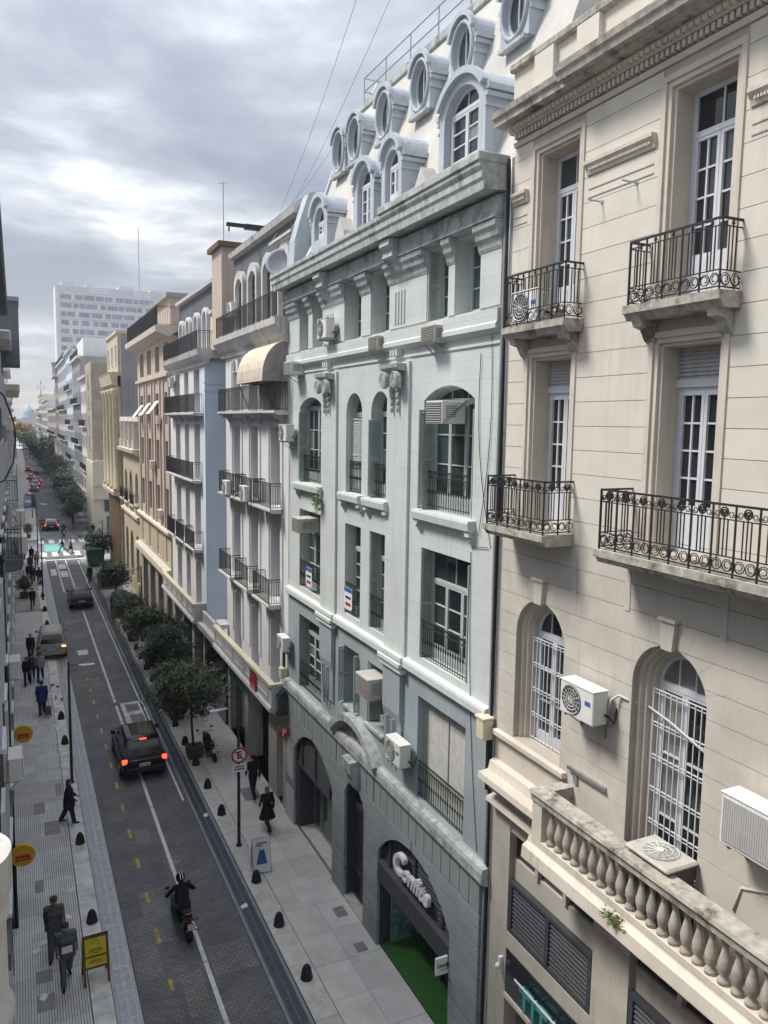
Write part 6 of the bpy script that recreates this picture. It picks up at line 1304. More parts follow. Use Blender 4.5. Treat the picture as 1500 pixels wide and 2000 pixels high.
def wheel(t, x, y, r, w, side):
    mb = MB().lathe([(r*.62, -w/2), (r*.93, -w/2), (r, -w/2+.04), (r, w/2-.04), (r*.93, w/2), (r*.62, w/2)], (x, y, r), 20, 'x'); wh = mb.build('wheel', mt['tyre'], t, recalc=True)
    mb = MB().lathe([(r*.6, 0), (r*.6, .012), (r*.2, .03), (.001, .03)], (0,0,0), 16, 'x')
    for k in range(5):
        a = 2*PI*k/5; mb.bar((.02, 0, 0), (.02, r*.6*math.cos(a), r*.6*math.sin(a)), .035)
    for i, v in enumerate(mb.v): mb.v[i] = (x+side*(w/2-.005)+side*v[0], y+v[1], r+v[2])
    mb.build('rim', mt['rim'], wh, recalc=True)
def car(name, label, cat, loc, rz, W, L, H, pm, zs=1.0, roof=None, kind='suv', lit=False, amber=False, plate_txt='AE 318 KD'):
    t = thing(name, label, cat); w = W/2; l = L/2; mb = MB()
    st = [(-l, .80, .50, zs*.82), (-l+.06, .92, .38, zs*.98), (-l+.3, .98, .28, zs*1.01), (-l*.45, 1.0, .24, zs*1.01), (0, 1.0, .24, zs*.99), (l*.5, .99, .24, zs*.97), (l*.78, .95, .27, zs*.90), (l-.1, .85, .34, zs*.78), (l, .72, .42, zs*.66)]
    rings = []
    for y, q, zb, zt in st:
        a = w*q; half = [(a*.86, zb), (a*.97, zb+.07), (a, zb+(zt-zb)*.35), (a*.995, zb+(zt-zb)*.62), (a*.955, zb+(zt-zb)*.88), (a*.88, zt-.01), (a*.5, zt+.025)]
        rings.append([(x, y, z) for x, z in half]+[(-x, y, z) for x, z in half[::-1]])
    loft(mb, rings); mb.build('body', pm, t, angle=38, recalc=True)
    rb, rt, ft, fb = {'suv': (-l+.10, -l+.48, .30, 1.20), 'hatch': (-l+.10, -l+.55, .25, 1.15), 'van': (-l+.08, -l+.42, .55, 1.55), 'sedan': (-l+.55, -l+1.15, .2, 1.1)}[kind]
    cz = [(zs-.02, rb, fb, w*.90), ((zs+H)/2, (rb+rt)/2-.03, (ft+fb)/2+.04, w*.83), (H-.10, rt-.02, ft+.06, w*.755), (H-.03, rt+.08, ft-.05, w*.70), (H, rt+.35, ft-.35, w*.60)]
    rings = []
    for z, y0, y1, hw in cz:
        m = (y0+y1)/2; rings.append([(hw*.93, y0, z), (hw, y0+(m-y0)*.3, z), (hw, m, z), (hw*.99, y1-(y1-m)*.3, z), (hw*.90, y1, z), (-hw*.90, y1, z), (-hw*.99, y1-(y1-m)*.3, z), (-hw, m, z), (-hw, y0+(m-y0)*.3, z), (-hw*.93, y0, z)])
    mb = MB(); loft(mb, rings); mb.build('cabin', roof or pm, t, angle=40, recalc=True)
    def P(u, v, face):      # point on cabin faces, v 0 base..1 roof
        k = min(3, int(v*4)) if False else None
        zz = [c[0] for c in cz[:3]]; f = v*2; i = min(1, int(f)); q = f-i; c0, c1 = cz[i], cz[i+1]
        z = c0[0]+(c1[0]-c0[0])*q; y0 = c0[1]+(c1[1]-c0[1])*q; y1 = c0[2]+(c1[2]-c0[2])*q; hw = c0[3]+(c1[3]-c0[3])*q
        if face == 'r': return (hw*.93*u, y0-.008, z)
        if face == 'f': return (hw*.90*u, y1+.008, z)
        s = 1 if face == 'R' else -1; yy = y0+(y1-y0)*u; return (s*(hw+.006), yy, z)
    def panel(nm, face, u0, u1, v0, v1, m):
        mb = MB(); vs = []; n = 6; k = 5
        for i in range(n+1):
            for j in range(k+1): vs.append(P(u0+(u1-u0)*i/n, v0+(v1-v0)*j/k, face))
        mb.add(vs, [(i*(k+1)+j, (i+1)*(k+1)+j, (i+1)*(k+1)+j+1, i*(k+1)+j+1) for i in range(n) for j in range(k)]); return mb.build(nm, m, t)
    panel('rear_window', 'r', -.88, .88, .12, .96, mt['car_glass']); panel('windscreen', 'f', -.92, .92, .06, .97, mt['car_glass'])
    for f in 'RL':
        panel('side_window', f, .22, .50, .14, .93, mt['car_glass']); panel('side_window', f, .52, .80, .14, .93, mt['car_glass'])
    for s in (-1, 1):
        for yw in (-l*.60, l*.60): wheel(t, s*(w-.10), yw, .335, .22, s)
        mi = MB().box(s*(w+.02)-.09, s*(w+.02)+.09, fb-.42, fb-.30, zs+.02, zs+.17).bar((s*(w-.08), fb-.36, zs+.03), (s*(w+.02), fb-.36, zs+.06), .02); mi.build('mirror', pm, t)
        tl = MB().add([(s*w*.985, -l+.05, zs*.78), (s*w*.985, -l+.28, zs*.80), (s*w*.985, -l+.24, zs*.98), (s*w*.95, -l+.02, zs*.98), (s*w*.60, -l-.012, zs*.93), (s*w*.60, -l-.012, zs*.80), (s*w*.9, -l+.00, zs*.76)], [(0,1,2,3), (3,4,5,6), (6,0,3)]) if False else MB().box(min(s*w*.74, s*w*.97), max(s*w*.74, s*w*.97), -l+.015, -l+.10, zs*.78, zs*.97)
        tl.build('tail_light', mt['tail_on'] if lit else mt['tail_off'], t, bevel=.02)
        if amber and s > 0: MB().box(s*w*.68, s*w*.92, -l-.0, -l+.05, zs*.84, zs*.92).build('indicator', mt['amber_on'], t)
        MB().box(min(s*w*.5, s*w*.78), max(s*w*.5, s*w*.78), l-.14, l-.05, zs*.60, zs*.70).build('headlight', mt['plate'], t, bevel=.02)
    MB().box(-w*.84, w*.84, -l-.05, -l+.12, .36, .60).build('rear_bumper', mt['trim'] if kind == 'suv' else pm, t, bevel=.04)
    pl = MB().box(-.22, .22, -l-.062 if kind != 'sedan' else -l-.03, -l+.03, zs*.64, zs*.64+.12).build('number_plate', mt['plate'], t); lettering(pl, plate_txt, .085, mt['black'], (0, -l-.064, zs*.64+.06), FACE_CAM, .001)
    if kind in ('suv',):
        for s in (-1, 1): MB().tube([(s*w*.66, rt+.1, H-.02), (s*w*.67, rt+.25, H+.05), (s*w*.67, ft-.3, H+.05), (s*w*.66, ft-.1, H-.02)], .02, 5).build('roof_rail', mt['chrome'], t)
        MB().box(-w*.45, w*.45, rt+.45, ft-.15, H-.004, H+.008).build('glass_roof', mt['car_glass'], t, bevel=.003)
        MB().box(-w*.15, w*.15, rt-.02, rt+.05, H-.05, H-.02).build('brake_light', mt['tail_on'], t)
        MB().box(-w*.62, w*.62, -l-.01, -l+.05, zs*.90, zs*.93).build('chrome_strip', mt['chrome'], t)
    MB().box(-w*.3, w*.3, rb-.02, rb+.02, zs+.06, zs+.075).build('rear_wiper', mt['trim'], t)
    t.location = loc; t.rotation_euler = (0,0,rz); return t
BLK = paint('black car paint', (.009,.009,.012))
car('suv', 'black suv with lit red tail lights driving up the street', 'suv', (4.40, 34.6, 0), 0, 1.86, 4.4, 1.66, BLK, 1.02, None, 'suv', True)
car('hatchback', 'dark hatchback car approaching the crossing in the right lane', 'car', (4.25, 66.7, 0), 0, 1.78, 4.0, 1.52, paint('dark blue car paint', (.012,.013,.022)), .95, None, 'hatch', False, plate_txt='AB 702 JF')
car('minivan', 'silver beige minivan with amber indicator half on the left pavement', 'van', (1.62, 53.5, .01), rad(-2), 1.76, 4.2, 1.68, paint('silver beige paint', (.33,.31,.28), .3), 1.0, None, 'van', False, True, plate_txt='OKC 415')
car('sedan', 'dark sedan waiting just beyond the crossing', 'car', (3.85, 114.0, 0), 0, 1.8, 4.4, 1.48, paint('charcoal car paint', (.012,.012,.014)), .95, paint('pale roof paint', (.45,.45,.44)), 'sedan', True)
car('box_van', 'dark van parked at the left kerb beyond the crossing', 'van', (1.75, 145, .03), 0, 1.9, 4.8, 2.2, paint('grey van paint', (.05,.05,.055)), 1.1, None, 'van')
for x, y, c, lb in ((2.9, 176, (.30,.31,.32), 'silver car standing far up the street on the left'), (3.4, 187, (.42,.42,.42), 'pale car behind the silver car far up the street'), (3.9, 197, (.25,.02,.02), 'red car far up the street'), (2.9, 210, (.40,.40,.40), 'white car queued beyond the red car'), (4.0, 226, (.05,.05,.06), 'black car farthest up the street'), (2.7, 240, (.22,.22,.25), 'grey car farthest left up the street')):
    car('car', lb, 'car', (x, y, 0), 0, 1.8, 4.2, 1.5, paint('far car paint', c), .95, None, 'hatch', c[0] > .2)
def motorbike(label, loc, rz, body=(.012,.012,.014), lean=0, name='motorbike', topbox=False):
    t = thing(name, label, 'motorbike'); pm = paint('bike paint', body)
    for yw, r in ((-.62, .29), (.68, .30)):
        mb = MB(); mb.lathe([(r*.74, -.05), (r*.95, -.055), (r, 0), (r*.95, .055), (r*.74, .05)], (0, yw, r), 20, 'x'); wh = mb.build('wheel', mt['tyre'], t, recalc=True)
        mb = MB(); mb.ring((0, yw, r), r*.74, .02, 'x', 18, 5)
        for k in range(6): a = PI*k/6; mb.bar((0, yw+r*.74*math.cos(a), r+r*.74*math.sin(a)), (0, yw-r*.74*math.cos(a), r-r*.74*math.sin(a)), .009)
        mb.lathe([(.06, -.06), (.06, .06)], (0, yw, r), 10, 'x'); mb.build('rim', mt['rim'], wh)
    mb = MB(); loft(mb, [[(x*q, y, zc+z*h) for x, z in ((.5, -1), (1, -.3), (.9, .5), (.4, 1), (-.4, 1), (-.9, .5), (-1, -.3), (-.5, -1))] for y, q, zc, h in ((-.12, .10, .82, .08), (.0, .15, .85, .12), (.22, .17, .88, .14), (.42, .13, .88, .11), (.52, .06, .86, .06))]); mb.build('fuel_tank', pm, t, angle=50, recalc=True)
    mb = MB(); loft(mb, [[(x*q, y, zc+z*.05) for x, z in ((1, -1), (1, .4), (.7, 1), (-.7, 1), (-1, .4), (-1, -1))] for y, q, zc in ((-.72, .09, .90), (-.55, .13, .86), (-.3, .15, .81), (-.08, .12, .81))]); mb.build('seat', mt['trim'], t, angle=50, recalc=True)
    mb = MB(); loft(mb, [[(x*q, y, zc+z*h) for x, z in ((1, -1), (1, .6), (.6, 1), (-.6, 1), (-1, .6), (-1, -1))] for y, q, zc, h in ((-.92, .04, .88, .03), (-.75, .09, .82, .07), (-.4, .12, .72, .09), (-.1, .12, .68, .10))]); mb.build('tail_fairing', pm, t, angle=50, recalc=True)
    MB().box(-.14, .14, -.15, .32, .28, .62).build('engine', mt['trim'], t, bevel=.04)
    MB().bar((0, -.1, .6), (0, .45, .85), .03, 6).bar((0, -.1, .35), (0, -.62, .29), .028, 6).bar((0, .3, .35), (0, .48, .82), .03, 6).build('frame', mt['steel'], t)
    fk = MB()
    for s in (-1, 1): fk.bar((s*.08, .68, .30), (s*.08, .46, .92), .024, 6)
    fk.bar((-.1, .47, .9), (.1, .47, .9), .03, 6); fk.build('fork', mt['steel'], t)
    MB().tube([(-.36, .28, 1.03), (-.2, .42, 1.02), (0, .46, .97), (.2, .42, 1.02), (.36, .28, 1.03)], .014, 6).build('handlebar', mt['trim'], t)
    for s in (-1, 1): MB().tube([(s*.22, .40, 1.02), (s*.3, .38, 1.2)], .008, 4).ball((s*.32, .36, 1.22), .075, .02, .05, 8, 5).build('mirror', mt['trim'], t)
    MB().ball((0, .60, .92), .09, .09, .10, 10, 6).build('headlight', mt['plate'], t, smooth=True)
    mb = MB(); mb.ring((0, .68, .30), .345, .055, 'x', 10, 4, .3, 2.3); mb.build('front_mudguard', pm, t); mb = MB(); mb.ring((0, -.62, .29), .335, .05, 'x', 10, 4, .9, 3.0); mb.build('rear_mudguard', mt['trim'], t)
    MB().tube([(.16, .2, .34), (.18, -.2, .30), (.19, -.55, .36), (.20, -.78, .42)], .045, 8).build('exhaust', mt['chrome'], t, smooth=True)
    MB().box(-.06, .06, -.95, -.90, .82, .90).build('tail_light', mt['tail_off'], t); MB().box(-.11, .11, -.955, -.94, .55, .74).build('number_plate', mt['plate'], t)
    for s in (-1, 1): MB().bar((s*.05, -.88, .82), (s*.17, -.90, .82), .012).ball((s*.18, -.90, .82), .03).build('indicator', mt['tail_off'], t)
    MB().bar((-.06, -.7, .95), (-.12, -.85, 1.0), .015).bar((.06, -.7, .95), (.12, -.85, 1.0), .015).bar((-.12, -.85, 1.0), (.12, -.85, 1.0), .015).build('grab_rail', mt['chrome'], t)
    if topbox: MB().box(-.2, .2, -1.05, -.65, .95, 1.3).build('top_box', mt['red'], t, bevel=.04)
    t.location = loc; t.rotation_euler = (0, lean, rz); return t
motorbike('black motorbike ridden up the middle of the road', (3.95, 22.0, 0), rad(6), (.012,.012,.014))
motorbike('dark motorbike parked on the right pavement beside the potted tree', (7.42, 33.6, .04), rad(3), (.02,.02,.024), rad(-9))
motorbike('motorbike stopped right of the dark sedan beyond the crossing', (5.05, 106.5, 0), 0, (.02,.02,.02)); motorbike('delivery motorbike with red box left of the dark sedan', (2.75, 113.5, 0), rad(-4), (.25,.02,.02), topbox=True)

# ------------------------------------------------------------------ people
import numpy as np
SKIN = M('skin', (.46,.27,.19), .6, .05, 9, 0, coords='obj')
def cloth(name, c): return M(name, c, .9, .18, 9, .15, 60, coords='obj')
CL = dict(black=cloth('black cloth', (.010,.010,.012)), navy=cloth('navy cloth', (.012,.017,.04)), blue=cloth('blue coat', (.018,.035,.14)), green=cloth('grey green uniform', (.10,.115,.12)), teal=cloth('dark teal jacket', (.03,.075,.08)), jeans=cloth('blue jeans', (.03,.05,.10)), grey=cloth('grey cloth', (.10,.10,.105)), pale=cloth('pale jacket', (.30,.30,.32)), brown=cloth('brown cloth', (.07,.045,.03)), red=cloth('red cloth', (.25,.025,.02)), beige=cloth('beige cloth', (.32,.27,.2)), white=cloth('white cloth', (.55,.55,.56)), olive=cloth('yellow green shirt', (.16,.17,.03)))
HAIR = dict(dark=M('dark hair', (.015,.011,.009), .6, .2, 20, .3, 90, coords='obj'), blond=M('blond hair', (.19,.12,.05), .6, .25, 20, .3, 90, coords='obj'), brown=M('brown hair', (.05,.03,.018), .6, .2, 20, .3, 90, coords='obj'), grey=M('grey hair', (.22,.21,.2), .6, .2, 20, .3, 90, coords='obj'))
def capsule(mb, p0, r0, p1, r1, n=10):
    p0, p1 = Vector(p0), Vector(p1); d = (p1-p0); L = d.length; d = d.normalized() if L > 1e-6 else Vector((0,0,1))
    pts = []; rr = []
    for a in (-80, -55, -25): pts.append(p0+d*(r0*math.sin(rad(a)))); rr.append(r0*math.cos(rad(a)))
    pts.append(p0); rr.append(r0); pts.append(p1); rr.append(r1)
    for a in (25, 55, 80): pts.append(p1+d*(r1*math.sin(rad(a)))); rr.append(r1*math.cos(rad(a)))
    u = d.orthogonal().normalized(); w = d.cross(u); vs = []; fs = []
    for p, r in zip(pts, rr):
        for j in range(n): a = 2*PI*j/n; vs.append(tuple(p+u*(r*math.cos(a))+w*(r*math.sin(a))))
    for i in range(len(pts)-1):
        for j in range(n): fs.append((i*n+j, i*n+(j+1) % n, (i+1)*n+(j+1) % n, (i+1)*n+j))
    fs += [tuple(range(n))[::-1], tuple(range((len(pts)-1)*n, len(pts)*n))]; mb.add(vs, fs)
def person(label, loc, heading, top='black', legs='navy', shoes='black', hair='dark', h=1.72, stride=.42, arm=.35, elbow=.35, vox=.016, coat=None, longhair=False, cap=None, bulk=1.0, J=None, group=None, twist=0, carry=None, helmet=False, hem=None):
    s = h/1.72; V = Vector; rt = thing('person', label, 'person', (0,0,0), 0, group)
    prim = []       # (p0, r0, p1, r1, material index): 0 skin 1 top 2 legs 3 shoes
    j = {}
    if J is None:
        hip = V((0, 0, .93))
        for sd, sg in (('R', 1), ('L', -1)):
            a = stride*sg; hp = hip+V((sg*.095, 0, 0)); kn = hp+V((0, math.sin(a)*.43, -math.cos(a)*.43)); b = a-(.15 if sg > 0 else .45)*abs(stride)/.42*.9
            an = kn+V((0, math.sin(b)*.43, -math.cos(b)*.43)); j['hip'+sd], j['knee'+sd], j['ank'+sd] = hp, kn, an
            f = -.15 if b > 0 else .35*abs(stride); j['toe'+sd] = an+V((sg*.02, .17*math.cos(f), -.05-.17*math.sin(f)*(1 if b < 0 else -.3)))
            aa = -a*arm/.42 if stride else .06; sh = V((sg*.172*(.5+.5*bulk), 0, 1.40)); el = sh+V((sg*.05, math.sin(aa)*.28, -math.cos(aa)*.28)); e2 = aa+elbow
            wr = el+V((-sg*.02, math.sin(e2)*.25, -math.cos(e2)*.25)); j['sh'+sd], j['el'+sd], j['wr'+sd] = sh, el, wr
        j['pelvis'] = hip; j['chest'] = V((0, .02, 1.25)); j['neck'] = V((0, .01, 1.46)); j['head'] = V((0, .035, 1.60))
        low = min((j['ank'+k].z-.085) for k in 'RL'); low = min(low, min(j['toe'+k].z-.03 for k in 'RL'))
        for k in j: j[k] = j[k]-V((0, 0, low))
    else: j = {k: V(v) for k, v in J.items()}
    up = V((0, 0, 1)); pel, ch, nk, hd = j['pelvis'], j['chest'], j['neck'], j['head']
    B = bulk
    for dx in (-.065, .065):
        prim.append((pel+V((dx, 0, -.02)), .105*B, pel+(ch-pel)*.5+V((dx, 0, 0)), .105*B, 1 if coat or True else 2)); prim.append((pel+(ch-pel)*.5+V((dx, 0, 0)), .105*B, ch+V((dx*1.25, 0, 0)), .115*B, 1))
    prim.append((j['shL'], .075*B, j['shR'], .075*B, 1)); prim.append((ch, .12*B, nk-V((0, 0, .04)), .075*B, 1)); prim.append((nk-V((0, 0, .05)), .052, hd, .05, 0))
    prim.append((hd+V((0, -.012, .035)), .085, hd+V((0, .018, -.045)), .066, 0)); prim.append((hd+V((0, .09, -.01)), .012, hd+V((0, .098, -.025)), .014, 0))
    for sg in (-1, 1): prim.append((hd+V((sg*.083, .0, .0)), .014, hd+V((sg*.083, -.005, -.03)), .012, 0))
    for k in 'RL':
        sg = 1 if k == 'R' else -1
        prim.append((j['hip'+k], .096*B, j['knee'+k], .076*B, 2)); prim.append((j['knee'+k], .074*B, j['ank'+k], .062*B, 2)); prim.append((j['ank'+k]-V((0, .03, .045)), .042, j['toe'+k], .034, 3))
        prim.append((j['sh'+k], .062*B, j['el'+k], .052*B, 1)); prim.append((j['el'+k], .050*B, j['wr'+k], .040*B, 1))
        wv = (j['wr'+k]-j['el'+k]).normalized(); pa = j['wr'+k]+wv*.09; prim.append((j['wr'+k], .027, pa, .034, 0))
        side = wv.cross(V((1, 0, 0))); side = side.normalized() if side.length > .1 else V((0, 1, 0)); nrm = wv.cross(side).normalized()
        for q in range(4):
            base = pa+side*(-.027+.018*q); ln = (.034, .042, .044, .036)[3-q]; m1 = base+wv*ln+nrm*(.006*sg); m2 = m1+wv*ln*.7+nrm*(.022*sg)
            prim.append((base, .0105, m1, .0098, 0)); prim.append((m1, .0098, m2, .0088, 0))
        th = j['wr'+k]+wv*.035+side*.028; prim.append((th, .013, th+side*.032+wv*.028, .0115, 0)); prim.append((th+side*.032+wv*.028, .0115, th+side*.03+wv*.06+nrm*.01*sg, .0095, 0))
    mb = MB()
    for p in prim: capsule(mb, p[0]*s, p[1]*s, p[2]*s, p[3]*s)
    me = mb.mesh('tmp', SKIN); ob = bpy.data.objects.new('tmp', me); COL.objects.link(ob)
    m = ob.modifiers.new('r', 'REMESH'); m.mode = 'VOXEL'; m.voxel_size = vox; m.use_smooth_shade = True
    m2 = ob.modifiers.new('s', 'SMOOTH'); m2.iterations = 2; m2.factor = .5
    dg = bpy.context.evaluated_depsgraph_get(); bm_ = bpy.data.meshes.new_from_object(ob.evaluated_get(dg)); bpy.data.objects.remove(ob); bpy.data.meshes.remove(me)
    bm_.name = 'body'; bm_.materials.clear()
    for q in (SKIN, CL[top], CL[legs], CL[shoes]): bm_.materials.append(q)
    nP = len(bm_.polygons); cen = np.empty(nP*3, np.float32); bm_.polygons.foreach_get('center', cen); cen = cen.reshape(-1, 3)/s
    best = np.full(nP, 1e9); idx = np.zeros(nP, np.int32)
    for p0, r0, p1, r1, mi in prim:
        a = np.array(p0); d = np.array(p1)-a; L2 = max(1e-9, d@d); tt = np.clip(((cen-a)@d)/L2, 0, 1); dist = np.linalg.norm(cen-a-tt[:, None]*d, axis=1)-(r0+(r1-r0)*tt)-(.006 if mi else 0)
        k = dist < best; best[k] = dist[k]; idx[k] = mi
    bm_.polygons.foreach_set('material_index', idx); bm_.polygons.foreach_set('use_smooth', [True]*nP); bm_.update(); link('body', bm_, rt)
    H = hd*s
    ey = MB()
    for sg in (-1, 1): ey.ball((H.x+sg*.032*s, H.y+.078*s, H.z+.012*s), .011*s, .008*s, .008*s, 6, 4)
    if not helmet:
        ey.build('eyes', mt['black'], rt); MB().ball((H.x, H.y+.079*s, H.z-.052*s), .022*s, .008*s, .006*s, 6, 4).build('mouth', CL['red'], rt)
        mb = MB(); mb.ball((H.x, H.y-.022*s, H.z+.042*s), .096*s, .098*s, .086*s, 14, 8)
        if longhair:
            mb.ball((H.x, H.y-.055*s, H.z-.06*s), .085*s, .062*s, .15*s, 12, 8)
        if not cap: mb.build('hair', HAIR[hair], rt, smooth=True)
        else:
            mb.build('hair', HAIR[hair], rt, smooth=True); mb = MB(); mb.lathe([(.102*s, .05*s), (.104*s, .09*s), (.085*s, .125*s), (.04*s, .14*s), (.001, .142*s)], (H.x, H.y-.012*s, H.z), 14); mb.prism([(H.x+.085*s*math.cos(a), H.y+.06*s+.09*s*math.sin(a)) for a in [PI*k/6 for k in range(7)]], H.z+.052*s, H.z+.062*s, 'z'); mb.build('cap', CL[cap], rt, smooth=False)
    else:
        mb = MB(); mb.ball((H.x, H.y-.005, H.z+.02), .135, .155, .145, 18, 12); hm = mb.build('helmet', paint('black helmet', (.012,.012,.016)), rt, smooth=True)
        for dx in (-.035, .035):
            pts = [(H.x+dx, H.y-.005+.158*math.sin(a)*-1, H.z+.02+.148*math.cos(a)) for a in [rad(-40)+rad(125)*k/9 for k in range(10)]]; MB().tube(pts, .010, 5).build('stripe', mt['white'], hm)
        MB().ball((H.x, H.y+.07, H.z+.0), .105, .085, .06, 12, 6).build('visor', mt['car_glass'], hm, smooth=True)
    if coat:        # flared coat skirt, lofted round hips and thighs
        mb = MB(); rings = []; z0 = pel.z*s
        for q, zz in ((.165, 1.02), (.185, .92), (.22, .78), (.27, .60), (.30, .48)):
            rings.append([(q*B*s*1.02*math.cos(2*PI*k/16)*(1+.05*math.sin(k*2.3)), q*B*s*.82*math.sin(2*PI*k/16)*(1+.06*math.cos(k*1.7)), zz*s*(pel.z/.93)) for k in range(16)])
        loft(mb, rings, False); mb.build('coat', CL[coat], rt, smooth=True)
    if hem:         # loose jacket hanging over the hips
        mb = MB(); rings = []
        for q, zz in ((.155, 1.20), (.165, 1.08), (.18, .98), (.195, .88), (.20, hem)):
            rings.append([(q*B*s*1.05*math.cos(2*PI*k/18)*(1+.04*math.sin(k*2.7+zz*9)), q*B*s*.80*math.sin(2*PI*k/18)*(1+.05*math.cos(k*1.9+zz*7))+.01, zz*s*(pel.z/.93)) for k in range(18)])
        loft(mb, rings, False); mb.build('jacket', CL[top], rt, smooth=True)
    if carry == 'papers': MB().box(-.13*s, .13*s, .30*s, .32*s, 1.05*s, 1.22*s).build('papers', mt['white_paper'], rt)
    if carry == 'bag': MB().box(.20*s, .30*s, -.14*s, .16*s, .62*s, .90*s).build('bag', CL['black'], rt, bevel=.03); 
    if carry == 'redcup': MB().lathe([(.03, 0), (.04, .10), (.001, .10)], (.12*s, .30*s, 1.02*s), 10).build('red_folder', CL['red'], rt)
    rt.location = loc; rt.rotation_euler = (0, 0, heading); return rt
PV = .04
person('walker in grey green uniform carrying white papers beside the yellow board', (.73, 20.95, PV), PI+.05, 'green', 'green', 'black', 'brown', 1.74, .30, .2, 1.2, .010, bulk=1.18, carry='papers', hem=.80)
person('uniformed walker in a cap and open jacket behind the papers carrier', (.50, 22.3, PV), PI-.05, 'green', 'grey', 'black', 'dark', 1.74, .38, .45, .5, .010, cap='brown', bulk=1.15, carry='redcup', hem=.78)
person('person in dark coat standing side-on at the left kerb', (1.30, 29.85, PV), -PI/2-.1, 'black', 'navy', 'black', 'brown', 1.70, .24, .02, 1.0, .010, bulk=1.3, hem=.66, longhair=True)
person('person in hooded blue coat walking away with a shopping trolley', (.72, 41.9, PV), .02, 'blue', 'navy', 'black', 'dark', 1.74, .28, .3, .3, .013, bulk=1.25, cap='blue', hem=.70)
person('man in dark suit and light shirt walking toward the camera past the van', (.36, 51.6, PV), PI, 'navy', 'navy', 'black', 'grey', 1.78, .25, .3, .3, .014)
person('woman in black jacket leading the group on the left pavement', (.08, 47.0, PV), PI, 'black', 'black', 'black', 'brown', 1.66, .38, .3, .3, .014, longhair=True)
person('person in teal jacket between the woman and the pale jacket man', (.36, 47.5, PV), PI, 'teal', 'black', 'black', 'dark', 1.66, .3, .3, .3, .014)
person('man in pale grey jacket next to the teal jacket on the left pavement', (.78, 47.3, PV), PI-.1, 'pale', 'navy', 'black', 'dark', 1.76, .35, .3, .4, .014, bulk=1.08)
for i, (x, y, hd_, tp, lg, hr, lb) in enumerate(((.72, 66.2, PI, 'black', 'black', 'dark', 'lone black-clad walker closest to the camera in the far left crowd'), (.95, 76.3, PI, 'navy', 'black', 'dark', 'walker in navy in the far left crowd'), (1.42, 75.2, 0, 'black', 'grey', 'brown', 'walker in black and grey at the kerb in the far left crowd'), (.62, 77.4, PI, 'black', 'jeans', 'dark', 'walker in jeans nearest the wall in the far left crowd'), (1.02, 88.2, PI, 'black', 'navy', 'dark', 'dark walker just before the left corner'), (1.42, 84.6, PI, 'beige', 'black', 'brown', 'walker in beige at the left kerb before the corner'), (.8, 82.5, 0, 'brown', 'black', 'dark', 'walker in brown near the left corner'))):
    person(lb, (x, y, PV), hd_, tp, lg, 'black', hr, 1.70+.02*(i % 4), .38, .3, .3, .022, group='walkers in the far left crowd')
person('man striding across the crossing in dark jacket', (4.24, 93.4, 0), PI/2, 'black', 'grey', 'black', 'dark', 1.78, .5, .4, .3, .02); person('woman in grey on the crossing behind the striding man', (5.1, 93.2, 0), -PI/2, 'grey', 'beige', 'black', 'dark', 1.64, .3, .3, .3, .02, coat='black')
person('cyclist-like walker with dark bag at the right drain near the bins', (5.66, 74.9, 0), PI, 'black', 'black', 'black', 'dark', 1.74, .3, .3, .3, .02, carry='bag')
for i, (x, y, tp, lb) in enumerate(((7.95, 106.0, 'grey', 'pedestrian in grey at the far right corner'), (8.5, 105.6, 'black', 'pedestrian in black at the far right corner'), (9.3, 105.9, 'white', 'pedestrian in white at the far right corner'))): person(lb, (x, y, 0), PI*(i % 2), tp, 'jeans', 'black', 'dark', 1.7, .3, .3, .3, .024)
person('man in black walking away along the right pavement', (8.10, 29.1, PV), .05, 'black', 'black', 'black', 'dark', 1.80, .40, .35, .2, .010, bulk=1.08)
person('blond woman in flared black coat walking away past the shop', (7.90, 26.5, PV), .1, 'black', 'black', 'black', 'blond', 1.68, .42, .3, .3, .010, coat='black', longhair=True, bulk=1.05)
person('shopper in red and dark trousers half hidden by the street trees', (7.9, 44.8, PV), PI, 'red', 'black', 'black', 'dark', 1.7, .2, .2, .3, .018)
RJ = dict(pelvis=(0, -.28, .92), chest=(0, -.05, 1.25), neck=(0, .05, 1.45), head=(0, .10, 1.58))
for k, sg in (('R', 1), ('L', -1)):
    RJ.update({'hip'+k: (sg*.10, -.25, .90), 'knee'+k: (sg*.22, .15, .72), 'ank'+k: (sg*.20, -.12, .38), 'toe'+k: (sg*.22, .05, .31), 'sh'+k: (sg*.20, .0, 1.38), 'el'+k: (sg*.40, .10, 1.14), 'wr'+k: (sg*.37, .26, 1.07)})
person('motorcyclist in black with white-striped helmet riding the black motorbike', (3.95, 22.0, 0), rad(6), 'black', 'jeans', 'pale', 'dark', 1.72, 0, 0, 0, .010, bulk=1.12, J=RJ, helmet=True)
person('rider on the motorbike stopped right of the sedan', (5.05, 106.5, 0), 0, 'black', 'black', 'black', 'dark', 1.72, 0, 0, 0, .022, J=RJ, helmet=True); person('rider in red on the delivery motorbike', (2.75, 113.5, 0), rad(-4), 'red', 'black', 'black', 'dark', 1.72, 0, 0, 0, .022, J=RJ, helmet=True)
tr_ = thing('shopping_trolley', 'small two-wheeled shopping trolley pulled behind the blue coat', 'trolley', (.98, 41.4, PV)); MB().box(.83, 1.13, 41.3, 41.55, PV+.12, PV+.55).build('bag', CL['grey'], tr_, bevel=.04); MB().tube([(.9, 41.3, PV+.5), (.9, 41.5, PV+.95), (1.02, 41.5, PV+.95), (1.02, 41.3, PV+.5)], .012, 5).build('handle', mt['steel'], tr_)
for x in (.84, 1.12): MB().lathe([(.08, -.015), (.08, .015)], (x, 41.42, PV+.08), 12, 'x').build('wheel', mt['tyre'], tr_)

